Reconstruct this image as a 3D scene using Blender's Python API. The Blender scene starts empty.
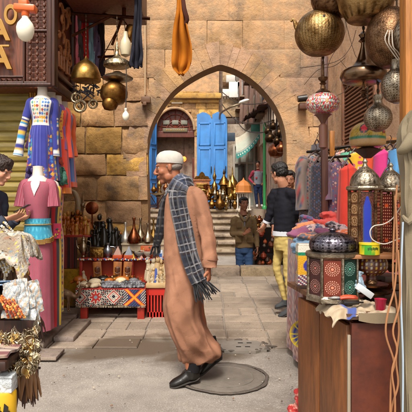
import bpy, bmesh, math, random
import numpy as np
from mathutils import Vector, Matrix, noise
random.seed(7)
R = math.radians
PI = math.pi
scene = bpy.context.scene
COL = scene.collection
# ------------------------------------------------------------------ camera
H = 1.306
cam_d = bpy.data.cameras.new('camera')
cam = bpy.data.objects.new('camera', cam_d)
COL.objects.link(cam)
cam.location = (0, 0, H)
cam.rotation_euler = (R(90), 0, 0)
cam_d.sensor_width = 36
cam_d.sensor_fit = 'HORIZONTAL'
cam_d.lens = 36 * 500 / 412
cam_d.shift_y = -5 / 412
cam_d.clip_start = 0.05
cam_d.clip_end = 600
scene.camera = cam
# ------------------------------------------------------------------ world, sun, exposure
SUN_EL, SUN_AZ = R(54), R(188)          # azimuth measured from +Y clockwise (behind the viewer, to the left)
world = bpy.data.worlds.new('World')
scene.world = world
world.use_nodes = True
wn = world.node_tree.nodes
wl = world.node_tree.links
wn.clear()
wo = wn.new('ShaderNodeOutputWorld')
bg = wn.new('ShaderNodeBackground')
sk = wn.new('ShaderNodeTexSky')
sk.sky_type = 'NISHITA'
sk.sun_disc = False
sk.sun_elevation = SUN_EL
sk.sun_rotation = SUN_AZ
sk.air_density = 1.0
sk.dust_density = 4.0
hs = wn.new('ShaderNodeHueSaturation')
hs.inputs['Saturation'].default_value = 0.35
tintn = wn.new('ShaderNodeMix'); tintn.data_type = 'RGBA'; tintn.blend_type = 'MULTIPLY'
tintn.inputs[0].default_value = 1.0
tintn.inputs[7].default_value = (1.04, 1.0, 0.94, 1)
wl.new(sk.outputs[0], hs.inputs['Color'])
wl.new(hs.outputs[0], tintn.inputs[6])
wl.new(tintn.outputs[2], bg.inputs[0])
bg.inputs[1].default_value = 0.15
wl.new(bg.outputs[0], wo.inputs[0])
sun_d = bpy.data.lights.new('sun', 'SUN')
sun_d.energy = 2.5
sun_d.angle = R(12)
sun_d.color = (1.0, 0.94, 0.85)
sun = bpy.data.objects.new('sun', sun_d)
COL.objects.link(sun)
_sd = Vector((math.sin(SUN_AZ) * math.cos(SUN_EL), math.cos(SUN_AZ) * math.cos(SUN_EL), math.sin(SUN_EL)))
sun.rotation_euler = (-_sd).to_track_quat('-Z', 'Y').to_euler()
sun.location = _sd * 30
vs = scene.view_settings
vs.view_transform = 'Standard'
vs.look = 'None'
vs.gamma = 1
vs.use_curve_mapping = False
vs.exposure = 0.66
scene.cycles.max_bounces = 8
scene.cycles.diffuse_bounces = 4
scene.cycles.glossy_bounces = 4
scene.cycles.use_denoising = True
# ------------------------------------------------------------------ helpers
def P(px, py, Y):
 """photo pixel at a real distance Y -> world point"""
 return Vector(((px - 206) / 500 * Y, Y, H - (py - 201) / 500 * Y))
def lin(c):
 return c / 12.92 if c <= 0.04045 else ((c + 0.055) / 1.055) ** 2.4
def hx(s, k=1.0):
 s = s.lstrip('#')
 return tuple(min(1.0, lin(int(s[i:i + 2], 16) / 255) * k) for i in (0, 2, 4)) + (1.0,)
def nz(x, y=0.0, z=0.0):
 return noise.noise(Vector((x, y, z)))
def mixc(a, b, t):
 t = max(0, min(1, t))
 return tuple(a[i] * (1 - t) + b[i] * t for i in range(3)) + (1.0,)
WHITE = (1, 1, 1, 1)
class MB:
 def __init__(self):
  self.v = []; self.f = []; self.c = []; self.uv = []
 def grid(self, nu, nv, fn, col=None, closed=False, uvs=None):
  """fn(u,v)->point, u,v in 0..1; u closed when closed=True"""
  b = len(self.v)
  cu = nu if closed else nu + 1
  for j in range(nv + 1):
   for i in range(cu):
    u = i / nu; v = j / nv
    self.v.append(tuple(fn(u, v)))
    c = col(u, v) if callable(col) else (col or WHITE)
    self.c.append(c); self.uv.append((u, v))
  for j in range(nv):
   for i in range(nu):
    a = b + j * cu + i
    i2 = (i + 1) % cu if closed else i + 1
    d = b + j * cu + i2
    self.f.append((a, d, d + cu, a + cu))
  return self
 def sheet(self, nu, nv, fn, t, col=None):
  """a closed slab of thickness t round a grid surface: offset along -normal (numerical)"""
  def back(u, v):
   e = 1e-3
   p = Vector(fn(u, v))
   u1 = min(1, u + e); u0 = max(0, u - e); v1 = min(1, v + e); v0 = max(0, v - e)
   n = (Vector(fn(u1, v)) - Vector(fn(u0, v))).cross(Vector(fn(u, v1)) - Vector(fn(u, v0)))
   if n.length > 1e-12: n.normalize()
   return p - n * t
  b = len(self.v)
  self.grid(nu, nv, fn, col)
  b2 = len(self.v)
  self.grid(nu, nv, back, col)
  n = nu + 1
  # flip back
  nf = nu * nv
  for k in range(len(self.f) - nf, len(self.f)):
   self.f[k] = tuple(reversed(self.f[k]))
  for i in range(nu):
   a = i; self.f.append((b + a + 1, b + a, b2 + a, b2 + a + 1))
   a = nv * n + i; self.f.append((b + a, b + a + 1, b2 + a + 1, b2 + a))
  for j in range(nv):
   a = j * n; self.f.append((b + a, b + a + n, b2 + a + n, b2 + a))
   a = j * n + nu; self.f.append((b + a + n, b + a, b2 + a, b2 + a + n))
  return self
 def box(self, c, s, rot=None, col=None, bev=0.0):
  """centre, full size; bevelled when bev>0"""
  c = Vector(c); hx_, hy, hz = s[0] / 2, s[1] / 2, s[2] / 2
  M = rot if rot is not None else Matrix.Identity(3)
  col = col or WHITE
  b = len(self.v)
  if bev <= 0:
   pts = [(x * hx_, y * hy, z * hz) for z in (-1, 1) for y in (-1, 1) for x in (-1, 1)]
   fs = [(0, 2, 3, 1), (4, 5, 7, 6), (0, 1, 5, 4), (2, 6, 7, 3), (0, 4, 6, 2), (1, 3, 7, 5)]
   for p in pts:
    self.v.append(tuple(c + M @ Vector(p))); self.c.append(col); self.uv.append((0, 0))
   for f in fs: self.f.append(tuple(b + k for k in f))
   return self
  bev = min(bev, hx_ * .49, hy * .49, hz * .49)
  bm = bmesh.new()
  bmesh.ops.create_cube(bm, size=1.0)
  for v in bm.verts: v.co = Vector((v.co.x * 2 * hx_, v.co.y * 2 * hy, v.co.z * 2 * hz))
  bmesh.ops.bevel(bm, geom=list(bm.edges), offset=bev, segments=2, affect='EDGES', profile=0.5)
  self._bm(bm, c, M, col)
  return self
 def _bm(self, bm, c, M, col):
  b = len(self.v)
  bm.verts.ensure_lookup_table()
  for v in bm.verts:
   self.v.append(tuple(Vector(c) + M @ v.co)); self.c.append(col); self.uv.append((0, 0))
  bm.verts.index_update()
  for f in bm.faces: self.f.append(tuple(b + v.index for v in f.verts))
  bm.free()
 def lathe(self, prof, c=(0, 0, 0), seg=24, rot=None, col=None, sx=1.0, sy=1.0):
  """prof: [(r,z)...] bottom to top; col may be fn(u,v) with v along the profile"""
  M = rot if rot is not None else Matrix.Identity(3)
  c = Vector(c); n = len(prof) - 1
  b = len(self.v)
  for j, (r, z) in enumerate(prof):
   for i in range(seg):
    a = 2 * PI * i / seg
    p = Vector((r * math.cos(a) * sx, r * math.sin(a) * sy, z))
    self.v.append(tuple(c + M @ p))
    self.c.append(col(i / seg, j / n) if callable(col) else (col or WHITE))
    self.uv.append((i / seg, j / n))
  for j in range(n):
   for i in range(seg):
    a = b + j * seg + i; d = b + j * seg + (i + 1) % seg
    self.f.append((a, d, d + seg, a + seg))
  if prof[0][0] > 1e-5: self.f.append(tuple(b + i for i in reversed(range(seg))))
  if prof[-1][0] > 1e-5: self.f.append(tuple(b + n * seg + i for i in range(seg)))
  return self
 def ell(self, c, r, rot=None, col=None, nu=16, nv=10):
  M = rot if rot is not None else Matrix.Identity(3)
  c = Vector(c)
  if not hasattr(r, '__len__'): r = (r, r, r)
  prof = [(math.sin(PI * j / nv), -math.cos(PI * j / nv)) for j in range(nv + 1)]
  prof[0] = (1e-6, -1); prof[-1] = (1e-6, 1)
  b = len(self.v)
  for j, (rr, z) in enumerate(prof):
   for i in range(nu):
    a = 2 * PI * i / nu
    p = Vector((rr * math.cos(a) * r[0], rr * math.sin(a) * r[1], z * r[2]))
    self.v.append(tuple(c + M @ p))
    self.c.append(col(i / nu, j / nv) if callable(col) else (col or WHITE)); self.uv.append((i / nu, j / nv))
  for j in range(nv):
   for i in range(nu):
    a = b + j * nu + i; d = b + j * nu + (i + 1) % nu
    self.f.append((a, d, d + nu, a + nu))
  return self
 def tube(self, pts, rad, n=8, up=None, sub=1, col=None, cap=True, fold=None):
  """loft along pts; rad: number, or list of r or (ra, rb); ra lies along the side axis (up x tangent), rb along up.
  fold(angle, t) multiplies the radius."""
  pts = [Vector(p) for p in pts]
  if not hasattr(rad, '__len__'): rad = [rad] * len(pts)
  rad = [(r, r) if not hasattr(r, '__len__') else tuple(r) for r in rad]
  if sub > 1 and len(pts) > 2:
   np_, nr = [], []
   m = len(pts)
   for k in range(m - 1):
    p0 = pts[max(0, k - 1)]; p1 = pts[k]; p2 = pts[k + 1]; p3 = pts[min(m - 1, k + 2)]
    r0 = rad[max(0, k - 1)]; r1 = rad[k]; r2 = rad[k + 1]; r3 = rad[min(m - 1, k + 2)]
    for s in range(sub):
     t = s / sub
     h = lambda a, b_, c_, d: 0.5 * ((2 * b_) + (c_ - a) * t + (2 * a - 5 * b_ + 4 * c_ - d) * t * t + (-a + 3 * b_ - 3 * c_ + d) * t ** 3)
     np_.append(h(p0, p1, p2, p3))
     nr.append((max(1e-4, h(r0[0], r1[0], r2[0], r3[0])), max(1e-4, h(r0[1], r1[1], r2[1], r3[1]))))
   np_.append(pts[-1]); nr.append(rad[-1])
   pts, rad = np_, nr
  m = len(pts)
  T = []
  for k in range(m):
   t = pts[min(m - 1, k + 1)] - pts[max(0, k - 1)]
   if t.length < 1e-9: t = Vector((0, 0, 1))
   T.append(t.normalized())
  fixed = up is not None
  if up is None:
   up = Vector((0, 0, 1)) if abs(T[0].z) < 0.9 else Vector((0, 1, 0))
  up = Vector(up)
  b = len(self.v)
  cur = up
  for k in range(m):
   t = T[k]
   u = (up if fixed else cur) - t * (up if fixed else cur).dot(t)
   if u.length < 1e-6: u = t.orthogonal()
   u.normalize(); cur = u
   s = u.cross(t)
   for i in range(n):
    a = 2 * PI * i / n
    f = fold(a, k / (m - 1)) if fold else 1.0
    p = pts[k] + s * (math.cos(a) * rad[k][0] * f) + u * (math.sin(a) * rad[k][1] * f)
    self.v.append(tuple(p))
    self.c.append(col(i / n, k / (m - 1)) if callable(col) else (col or WHITE)); self.uv.append((i / n, k / (m - 1)))
  for k in range(m - 1):
   for i in range(n):
    a = b + k * n + i; d = b + k * n + (i + 1) % n
    self.f.append((a, a + n, d + n, d))
  if cap:
   self.f.append(tuple(b + i for i in range(n)))
   self.f.append(tuple(b + (m - 1) * n + i for i in reversed(range(n))))
  return self
 def prism(self, poly, depth, origin=(0, 0, 0), M=None, col=None):
  """poly in local xy, extruded along local z by depth (0..depth)"""
  M = M if M is not None else Matrix.Identity(3)
  o = Vector(origin); b = len(self.v); n = len(poly); col = col or WHITE
  for z in (0, depth):
   for (x, y) in poly:
    self.v.append(tuple(o + M @ Vector((x, y, z)))); self.c.append(col); self.uv.append((x, y))
  self.f.append(tuple(b + i for i in reversed(range(n))))
  self.f.append(tuple(b + n + i for i in range(n)))
  for i in range(n):
   j = (i + 1) % n
   self.f.append((b + i, b + j, b + n + j, b + n + i))
  return self
 def build(self, name, mat=None, parent=None, org=None, smooth=True, ang=40, fixn=False):
  """ONE mesh object. Vertices were given in world space when org or a parent at world loc is set."""
  off = Vector((0, 0, 0))
  pp = parent
  while pp is not None:
   off += Vector(pp.location); pp = pp.parent
  base = Vector(org) if org is not None else off
  me = bpy.data.meshes.new(name)
  vv = [(x - base[0], y - base[1], z - base[2]) for x, y, z in self.v]
  me.from_pydata(vv, [], self.f)
  ca = me.color_attributes.new('Col', 'FLOAT_COLOR', 'POINT')
  ca.data.foreach_set('color', np.array(self.c, dtype=np.float32).ravel())
  uvl = me.uv_layers.new(name='UVMap')
  li = np.zeros(len(me.loops), dtype=np.int32)
  me.loops.foreach_get('vertex_index', li)
  uvl.data.foreach_set('uv', np.array(self.uv, dtype=np.float32)[li].ravel())
  if fixn:
   bm = bmesh.new(); bm.from_mesh(me)
   bmesh.ops.recalc_face_normals(bm, faces=bm.faces[:])
   bm.to_mesh(me); bm.free()
  if smooth:
   me.shade_smooth()
   me.set_sharp_from_angle(angle=R(ang))
  me.update()
  o = bpy.data.objects.new(name, me)
  if mat is not None: me.materials.append(mat)
  COL.objects.link(o)
  o.location = base - off
  if parent is not None: o.parent = parent
  return o
def remesh(mb, name, mat, parent=None, org=None, voxel=0.008, smooth=3, disp=None, colfn=None):
 """union of the closed shapes in mb as one continuous skin"""
 o = mb.build(name, mat, parent, org, smooth=False)
 m = o.modifiers.new('r', 'REMESH'); m.mode = 'VOXEL'; m.voxel_size = voxel
 if smooth:
  s = o.modifiers.new('s', 'SMOOTH'); s.factor = 0.5; s.iterations = smooth
 dg = bpy.context.evaluated_depsgraph_get()
 ev = o.evaluated_get(dg)
 me = bpy.data.meshes.new_from_object(ev)
 o.modifiers.clear()
 old = o.data; o.data = me; bpy.data.meshes.remove(old)
 n = len(me.vertices)
 wm = o.matrix_world if parent is None else None
 off = Vector(o.location)
 pp = parent
 while pp is not None: off += Vector(pp.location); pp = pp.parent
 if disp is not None:
  nr = [v.normal.copy() for v in me.vertices]
  for v in me.vertices:
   v.co = v.co + nr[v.index] * disp(v.co + off, nr[v.index])
 if 'Col' in me.color_attributes: me.color_attributes.remove(me.color_attributes['Col'])
 ca = me.color_attributes.new('Col', 'FLOAT_COLOR', 'POINT')
 if colfn is None: arr = np.ones((n, 4), dtype=np.float32)
 else: arr = np.array([colfn(v.co + off, v.normal) for v in me.vertices], dtype=np.float32)
 ca.data.foreach_set('color', arr.ravel())
 if not me.materials: me.materials.append(mat)
 else: me.materials[0] = mat
 me.shade_smooth()
 return o
def empty(name, loc):
 o = bpy.data.objects.new(name, None)
 COL.objects.link(o); o.location = loc; o.empty_display_size = 0.1
 return o
def tag(o, label=None, cat=None, group=None, kind=None):
 if label: o['label'] = label
 if cat: o['category'] = cat
 if group: o['group'] = group
 if kind: o['kind'] = kind
 return o
def thing(name, label, cat, loc, group=None):
 return tag(empty(name, loc), label, cat, group)
def dup(o, loc=None, rot=None, scale=None, label=None, group=None, parent=None, mats=None):
 c = o.copy(); COL.objects.link(c)
 if parent is not None: c.parent = parent
 if loc is not None: c.location = loc
 if rot is not None: c.rotation_euler = rot
 if scale is not None: c.scale = scale if hasattr(scale, '__len__') else (scale,) * 3
 if label: c['label'] = label
 if group: c['group'] = group
 for ch in [k for k in KIDS.get(o.name, [])]:
  dup(ch, parent=c)
 return c
class _Kids(dict):
 def get(self, k, d=None):
  return [o for o in bpy.data.objects if o.parent is not None and o.parent.name == k]
KIDS = _Kids()
# ------------------------------------------------------------------ materials
def nodes(m):
 m.use_nodes = True
 nt = m.node_tree; nt.nodes.clear()
 out = nt.nodes.new('ShaderNodeOutputMaterial')
 p = nt.nodes.new('ShaderNodeBsdfPrincipled')
 nt.links.new(p.outputs[0], out.inputs[0])
 return nt, p
_cache = {}
def mat(name, col, rough=0.6, metal=0.0, var=0.25, scale=8.0, bump=0.2, bscale=60.0, bdist=0.002, attr=False, col2=None, island=0.0,
  spec=0.5, sheen=0.0, trans=0.0, stretch=(1, 1, 1), alpha=1.0, emis=None, rvar=0.15, mixs=None, coat=0.0, thr=None, ior=1.45):
 """principled with noise-driven variation of colour, roughness and height. col2: second colour mixed in by noise."""
 if name in _cache: return _cache[name]
 m = bpy.data.materials.new(name); _cache[name] = m
 nt, p = nodes(m); N = nt.nodes; L = nt.links
 tc = N.new('ShaderNodeTexCoord')
 mp = N.new('ShaderNodeMapping'); mp.inputs['Scale'].default_value = stretch
 L.new(tc.outputs['Object'], mp.inputs[0])
 n1 = N.new('ShaderNodeTexNoise'); n1.inputs['Scale'].default_value = scale; n1.inputs['Detail'].default_value = 6; n1.inputs['Roughness'].default_value = 0.62
 L.new(mp.outputs[0], n1.inputs['Vector'])
 base = N.new('ShaderNodeMix'); base.data_type = 'RGBA'
 c = tuple(col) if len(col) == 4 else tuple(col) + (1,)
 c2 = col2 if col2 is not None else tuple(x * 0.55 for x in c[:3]) + (1,)
 rmp = N.new('ShaderNodeMapRange')
 lo, hi = thr if thr else (0.35, 0.65)
 rmp.inputs['From Min'].default_value = lo; rmp.inputs['From Max'].default_value = hi
 rmp.inputs['To Max'].default_value = var if col2 is None else 1.0
 L.new(n1.outputs[0], rmp.inputs[0])
 L.new(rmp.outputs[0], base.inputs[0])
 base.inputs[6].default_value = c; base.inputs[7].default_value = c2
 last = base.outputs[2]
 if island > 0:
  g = N.new('ShaderNodeNewGeometry')
  h = N.new('ShaderNodeHueSaturation')
  a = N.new('ShaderNodeMapRange'); a.inputs['To Min'].default_value = 1 - island; a.inputs['To Max'].default_value = 1 + island
  L.new(g.outputs['Random Per Island'], a.inputs[0]); L.new(a.outputs[0], h.inputs['Value'])
  wn_ = N.new('ShaderNodeTexWhiteNoise'); wn_.noise_dimensions = '1D'
  L.new(g.outputs['Random Per Island'], wn_.inputs['W'])
  a2 = N.new('ShaderNodeMapRange'); a2.inputs['To Min'].default_value = 0.5 - 0.03 * island * 3; a2.inputs['To Max'].default_value = 0.5 + 0.02 * island * 3
  L.new(wn_.outputs[0], a2.inputs[0]); L.new(a2.outputs[0], h.inputs['Hue'])
  L.new(last, h.inputs['Color']); last = h.outputs[0]
 if attr:
  at = N.new('ShaderNodeVertexColor'); at.layer_name = 'Col'
  mu = N.new('ShaderNodeMix'); mu.data_type = 'RGBA'; mu.blend_type = 'MULTIPLY'; mu.inputs[0].default_value = 1
  L.new(last, mu.inputs[6]); L.new(at.outputs[0], mu.inputs[7]); last = mu.outputs[2]
 L.new(last, p.inputs['Base Color'])
 n2 = N.new('ShaderNodeTexNoise'); n2.inputs['Scale'].default_value = bscale; n2.inputs['Detail'].default_value = 5
 L.new(mp.outputs[0], n2.inputs['Vector'])
 rr = N.new('ShaderNodeMapRange'); rr.inputs['To Min'].default_value = max(0.02, rough - rvar); rr.inputs['To Max'].default_value = min(1, rough + rvar)
 L.new(n1.outputs[0], rr.inputs[0]); L.new(rr.outputs[0], p.inputs['Roughness'])
 if bump > 0:
  bn = N.new('ShaderNodeBump'); bn.inputs['Strength'].default_value = bump; bn.inputs['Distance'].default_value = bdist
  ad = N.new('ShaderNodeMath'); ad.operation = 'ADD'
  L.new(n1.outputs[0], ad.inputs[0]); L.new(n2.outputs[0], ad.inputs[1])
  L.new(ad.outputs[0], bn.inputs['Height']); L.new(bn.outputs[0], p.inputs['Normal'])
 p.inputs['Metallic'].default_value = metal
 p.inputs['Specular IOR Level'].default_value = spec
 if sheen: p.inputs['Sheen Weight'].default_value = sheen
 if trans: p.inputs['Transmission Weight'].default_value = trans; p.inputs['IOR'].default_value = ior
 if coat: p.inputs['Coat Weight'].default_value = coat; p.inputs['Coat Roughness'].default_value = 0.15
 if alpha < 1: p.inputs['Alpha'].default_value = alpha
 if emis:
  p.inputs['Emission Color'].default_value = emis[0]; p.inputs['Emission Strength'].default_value = emis[1]
 return m
def fabric(name, col, **k):
 d = dict(rough=0.85, var=0.3, scale=10, bump=0.35, bscale=220, bdist=0.0015, sheen=0.0, spec=0.15)
 d.update(k)
 return mat(name, col, **d)
def stripes(name, c1, c2, freq, width=0.5, axis='X', rough=0.8, wob=0.1):
 """woven stripes in UV (axis X = around u, Y = along v)"""
 if name in _cache: return _cache[name]
 m = bpy.data.materials.new(name); _cache[name] = m
 nt, p = nodes(m); N = nt.nodes; L = nt.links
 uv = N.new('ShaderNodeUVMap'); sp = N.new('ShaderNodeSeparateXYZ'); L.new(uv.outputs[0], sp.inputs[0])
 mu = N.new('ShaderNodeMath'); mu.operation = 'MULTIPLY'; mu.inputs[1].default_value = freq
 L.new(sp.outputs[0 if axis == 'X' else 1], mu.inputs[0])
 fr = N.new('ShaderNodeMath'); fr.operation = 'FRACT'; L.new(mu.outputs[0], fr.inputs[0])
 gt = N.new('ShaderNodeMath'); gt.operation = 'GREATER_THAN'; gt.inputs[1].default_value = width; L.new(fr.outputs[0], gt.inputs[0])
 mx = N.new('ShaderNodeMix'); mx.data_type = 'RGBA'; mx.inputs[6].default_value = c1; mx.inputs[7].default_value = c2
 L.new(gt.outputs[0], mx.inputs[0])
 no = N.new('ShaderNodeTexNoise'); no.inputs['Scale'].default_value = 9
 tc = N.new('ShaderNodeTexCoord'); L.new(tc.outputs['Object'], no.inputs[0])
 h = N.new('ShaderNodeHueSaturation'); r = N.new('ShaderNodeMapRange'); r.inputs['To Min'].default_value = 0.75; r.inputs['To Max'].default_value = 1.2
 L.new(no.outputs[0], r.inputs[0]); L.new(r.outputs[0], h.inputs['Value']); L.new(mx.outputs[2], h.inputs['Color'])
 L.new(h.outputs[0], p.inputs['Base Color']); p.inputs['Roughness'].default_value = rough
 n2 = N.new('ShaderNodeTexNoise'); n2.inputs['Scale'].default_value = 200; L.new(tc.outputs['Object'], n2.inputs[0])
 bn = N.new('ShaderNodeBump'); bn.inputs['Strength'].default_value = .3; bn.inputs['Distance'].default_value = .002
 L.new(n2.outputs[0], bn.inputs['Height']); L.new(bn.outputs[0], p.inputs['Normal'])
 return m
# stone and ground -------------------------------------------------
def stone_mat(name, c1, c2, c3, island=0.18, pit=0.6, plaster=None):
 if name in _cache: return _cache[name]
 m = bpy.data.materials.new(name); _cache[name] = m
 nt, p = nodes(m); N = nt.nodes; L = nt.links
 tc = N.new('ShaderNodeTexCoord')
 def noi(s, d=8, r=0.6):
  n = N.new('ShaderNodeTexNoise'); n.inputs['Scale'].default_value = s; n.inputs['Detail'].default_value = d; n.inputs['Roughness'].default_value = r
  L.new(tc.outputs['Object'], n.inputs['Vector']); return n.outputs[0]
 def rng(x, a, b, c=0.0, d=1.0):
  n = N.new('ShaderNodeMapRange'); n.inputs['From Min'].default_value = a; n.inputs['From Max'].default_value = b
  n.inputs['To Min'].default_value = c; n.inputs['To Max'].default_value = d; L.new(x, n.inputs[0]); return n.outputs[0]
 def mix(f, a, b):
  n = N.new('ShaderNodeMix'); n.data_type = 'RGBA'
  L.new(f, n.inputs[0])
  for k, x in ((6, a), (7, b)):
   if isinstance(x, tuple): n.inputs[k].default_value = x
   else: L.new(x, n.inputs[k])
  return n.outputs[2]
 big = noi(1.3); mid = noi(5.0); fine = noi(28, 10, 0.7)
 c = mix(rng(big, .4, .62), c1, c2)
 c = mix(rng(mid, .5, .68, 0, .8), c, c3)
 g = N.new('ShaderNodeNewGeometry')
 h = N.new('ShaderNodeHueSaturation')
 L.new(rng(g.outputs['Random Per Island'], 0, 1, 1 - island, 1 + island), h.inputs['Value'])
 wn_ = N.new('ShaderNodeTexWhiteNoise'); wn_.noise_dimensions = '1D'; L.new(g.outputs['Random Per Island'], wn_.inputs['W'])
 L.new(rng(wn_.outputs[0], 0, 1, .49, .508), h.inputs['Hue'])
 L.new(rng(wn_.outputs[0], 0, 1, .85, 1.12), h.inputs['Saturation'])
 L.new(c, h.inputs['Color']); c = h.outputs[0]
 c = mix(rng(fine, .30, .42, pit, 0), c, tuple(x * .45 for x in c3[:3]) + (1,))
 if plaster:
  pm = rng(noi(0.55, 7, .62), .47, .53)
  pc = mix(rng(mid, .4, .6), plaster[0], plaster[1])
  c = mix(pm, c, pc)
 sc_ = tuple(c3[0] * x for x in (.72, .60, .48)) + (1,)
 c = mix(rng(noi(.8, 10, .70), .53, .64, 0, .7), c, sc_)
 c = mix(rng(noi(3.1, 10, .75), .57, .66, 0, .55), c, sc_)
 c = mix(rng(noi(11, 8, .75), .60, .70, 0, .5), c, tuple(x * .6 for x in sc_[:3]) + (1,))
 L.new(c, p.inputs['Base Color'])
 p.inputs['Roughness'].default_value = 0.92; p.inputs['Specular IOR Level'].default_value = .2
 ad = N.new('ShaderNodeMath'); ad.operation = 'ADD'; L.new(mid, ad.inputs[0]); L.new(fine, ad.inputs[1])
 bn = N.new('ShaderNodeBump'); bn.inputs['Strength'].default_value = .8; bn.inputs['Distance'].default_value = .02
 L.new(ad.outputs[0], bn.inputs['Height']); L.new(bn.outputs[0], p.inputs['Normal'])
 return m
def ground_mat(name, c1, c2, speck, wet, island=0.0, band=4.6):
 m = bpy.data.materials.new(name)
 nt, p = nodes(m); N = nt.nodes; L = nt.links
 tc = N.new('ShaderNodeTexCoord')
 def noi(s, d=8, r=0.6, dist=0):
  n = N.new('ShaderNodeTexNoise'); n.inputs['Scale'].default_value = s; n.inputs['Detail'].default_value = d; n.inputs['Roughness'].default_value = r; n.inputs['Distortion'].default_value = dist
  L.new(tc.outputs['Object'], n.inputs['Vector']); return n.outputs[0]
 def rng(x, a, b, c=0.0, d=1.0):
  n = N.new('ShaderNodeMapRange'); n.inputs['From Min'].default_value = a; n.inputs['From Max'].default_value = b
  n.inputs['To Min'].default_value = c; n.inputs['To Max'].default_value = d; L.new(x, n.inputs[0]); return n.outputs[0]
 def mix(f, a, b):
  n = N.new('ShaderNodeMix'); n.data_type = 'RGBA'; L.new(f, n.inputs[0])
  for k, x in ((6, a), (7, b)):
   if isinstance(x, tuple): n.inputs[k].default_value = x
   else: L.new(x, n.inputs[k])
  return n.outputs[2]
 big = noi(1.1, 6, .6, .6); mid = noi(6); fine = noi(110, 4, .8)
 c = mix(rng(big, .38, .62), c1, c2)
 c = mix(rng(mid, .45, .7, 0, .45), c, tuple(x * .55 for x in c1[:3]) + (1,))
 if island:
  g = N.new('ShaderNodeNewGeometry'); h = N.new('ShaderNodeHueSaturation')
  L.new(rng(g.outputs['Random Per Island'], 0, 1, 1 - island, 1 + island), h.inputs['Value'])
  L.new(c, h.inputs['Color']); c = h.outputs[0]
 c = mix(rng(fine, .56, .66, 0, .8), c, speck)
 c = mix(rng(fine, .43, .33, 0, .75), c, tuple(x * .35 for x in c1[:3]) + (1,))
 # old stains and cracks with shapes of their own
 sx = N.new('ShaderNodeSeparateXYZ'); L.new(tc.outputs['Object'], sx.inputs[0])
 bd = N.new('ShaderNodeMath'); bd.operation = 'SUBTRACT'; L.new(sx.outputs[1], bd.inputs[0]); bd.inputs[1].default_value = band
 ba = N.new('ShaderNodeMath'); ba.operation = 'ABSOLUTE'; L.new(bd.outputs[0], ba.inputs[0])
 bm_ = N.new('ShaderNodeMath'); bm_.operation = 'MULTIPLY'; L.new(rng(ba.outputs[0], .15, .75, 1, 0), bm_.inputs[0]); bm_.inputs[1].default_value = .16
 bs = N.new('ShaderNodeMath'); bs.operation = 'ADD'; L.new(noi(.9, 6, .55, .3), bs.inputs[0]); L.new(bm_.outputs[0], bs.inputs[1])
 w = rng(bs.outputs[0], .57, .68)
 c = mix(w, c, wet)
 vo = N.new('ShaderNodeTexVoronoi'); vo.feature = 'DISTANCE_TO_EDGE'; vo.inputs['Scale'].default_value = 1.1
 dn = N.new('ShaderNodeTexNoise'); dn.inputs['Scale'].default_value = 3
 L.new(tc.outputs['Object'], dn.inputs['Vector'])
 va = N.new('ShaderNodeMix'); va.data_type = 'VECTOR'; va.inputs[0].default_value = .35
 L.new(tc.outputs['Object'], va.inputs[4]); L.new(dn.outputs[1], va.inputs[5]); L.new(va.outputs[1], vo.inputs['Vector'])
 L.new(c, p.inputs['Base Color'])
 L.new(rng(w, 0, 1, .8, .55), p.inputs['Roughness'])
 p.inputs['Specular IOR Level'].default_value = .35
 ad = N.new('ShaderNodeMath'); ad.operation = 'ADD'; L.new(mid, ad.inputs[0]); L.new(fine, ad.inputs[1])
 bn = N.new('ShaderNodeBump'); bn.inputs['Strength'].default_value = .6; bn.inputs['Distance'].default_value = .006
 L.new(ad.outputs[0], bn.inputs['Height']); L.new(bn.outputs[0], p.inputs['Normal'])
 return m
def metal(name, col, rough=0.35, col2=None, bump=0.3, bscale=40, **k):
 return mat(name, col, rough=rough, metal=1.0, col2=col2, bump=bump, bscale=bscale, bdist=0.002, scale=k.pop('scale', 14), **k)
def wood(name, col, dark=None, rough=0.5, stretch=(14, 14, 1.2), **k):
 return mat(name, col, rough=rough, col2=dark or tuple(x * .4 for x in col[:3]) + (1,), stretch=stretch, scale=3, bscale=9, bump=.3, bdist=.003, **k)
# ================================================================== THE SETTING
YW = 7.2                       # the arch wall's face
st_low = stone_mat('rough_limestone', hx('#d0a468'), hx('#a07b4c'), hx('#6d5436'), island=.38, pit=.6)
st_high = stone_mat('plastered_limestone', hx('#b99470'), hx('#a0815f'), hx('#7a634c'), island=.20, pit=.4, plaster=(hx('#c59c73'), hx('#a98d6e')))
g_conc = ground_mat('worn_concrete', hx('#857d75'), hx('#958d84'), hx('#c9c3b8'), hx('#5e5245'))
g_pave = ground_mat('stone_paving', hx('#85776a'), hx('#998978'), hx('#b8ab9b'), hx('#5e5144'), island=.20)
g_dark = mat('dark_joint', hx('#5d5249'), rough=.9, bump=.5)
# ground: one sheet, street level in front, half a step down behind the kerb, terrain to the horizon
def ground_h(x, y):
 if y < 8.95: return 0.0
 if y < 9.0: return -0.3 * (y - 8.95) / .05
 return -0.3
mb = MB()
ys = [-200, -50, -10, 0] + [0.1 + i * .1 for i in range(89)] + [8.95, 9.0, 9.6, 12, 20, 60, 250]
xs = [-200, -40, -8, -4] + [-3 + i * .12 for i in range(51)] + [4, 8, 40, 200]
for y in ys:
 for x in xs:
  h = ground_h(x, y)
  if 0 < y < 5 and abs(x) < 3.2: h += nz(x * .9, y * .9) * .012 - .004
  mb.v.append((x, y, h - .012)); mb.c.append(WHITE); mb.uv.append((0, 0))
nx = len(xs)
for j in range(len(ys) - 1):
 for i in range(nx - 1):
  a = j * nx + i; mb.f.append((a, a + 1, a + nx + 1, a + nx))
tag(mb.build('ground', g_conc), kind='structure')
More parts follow.
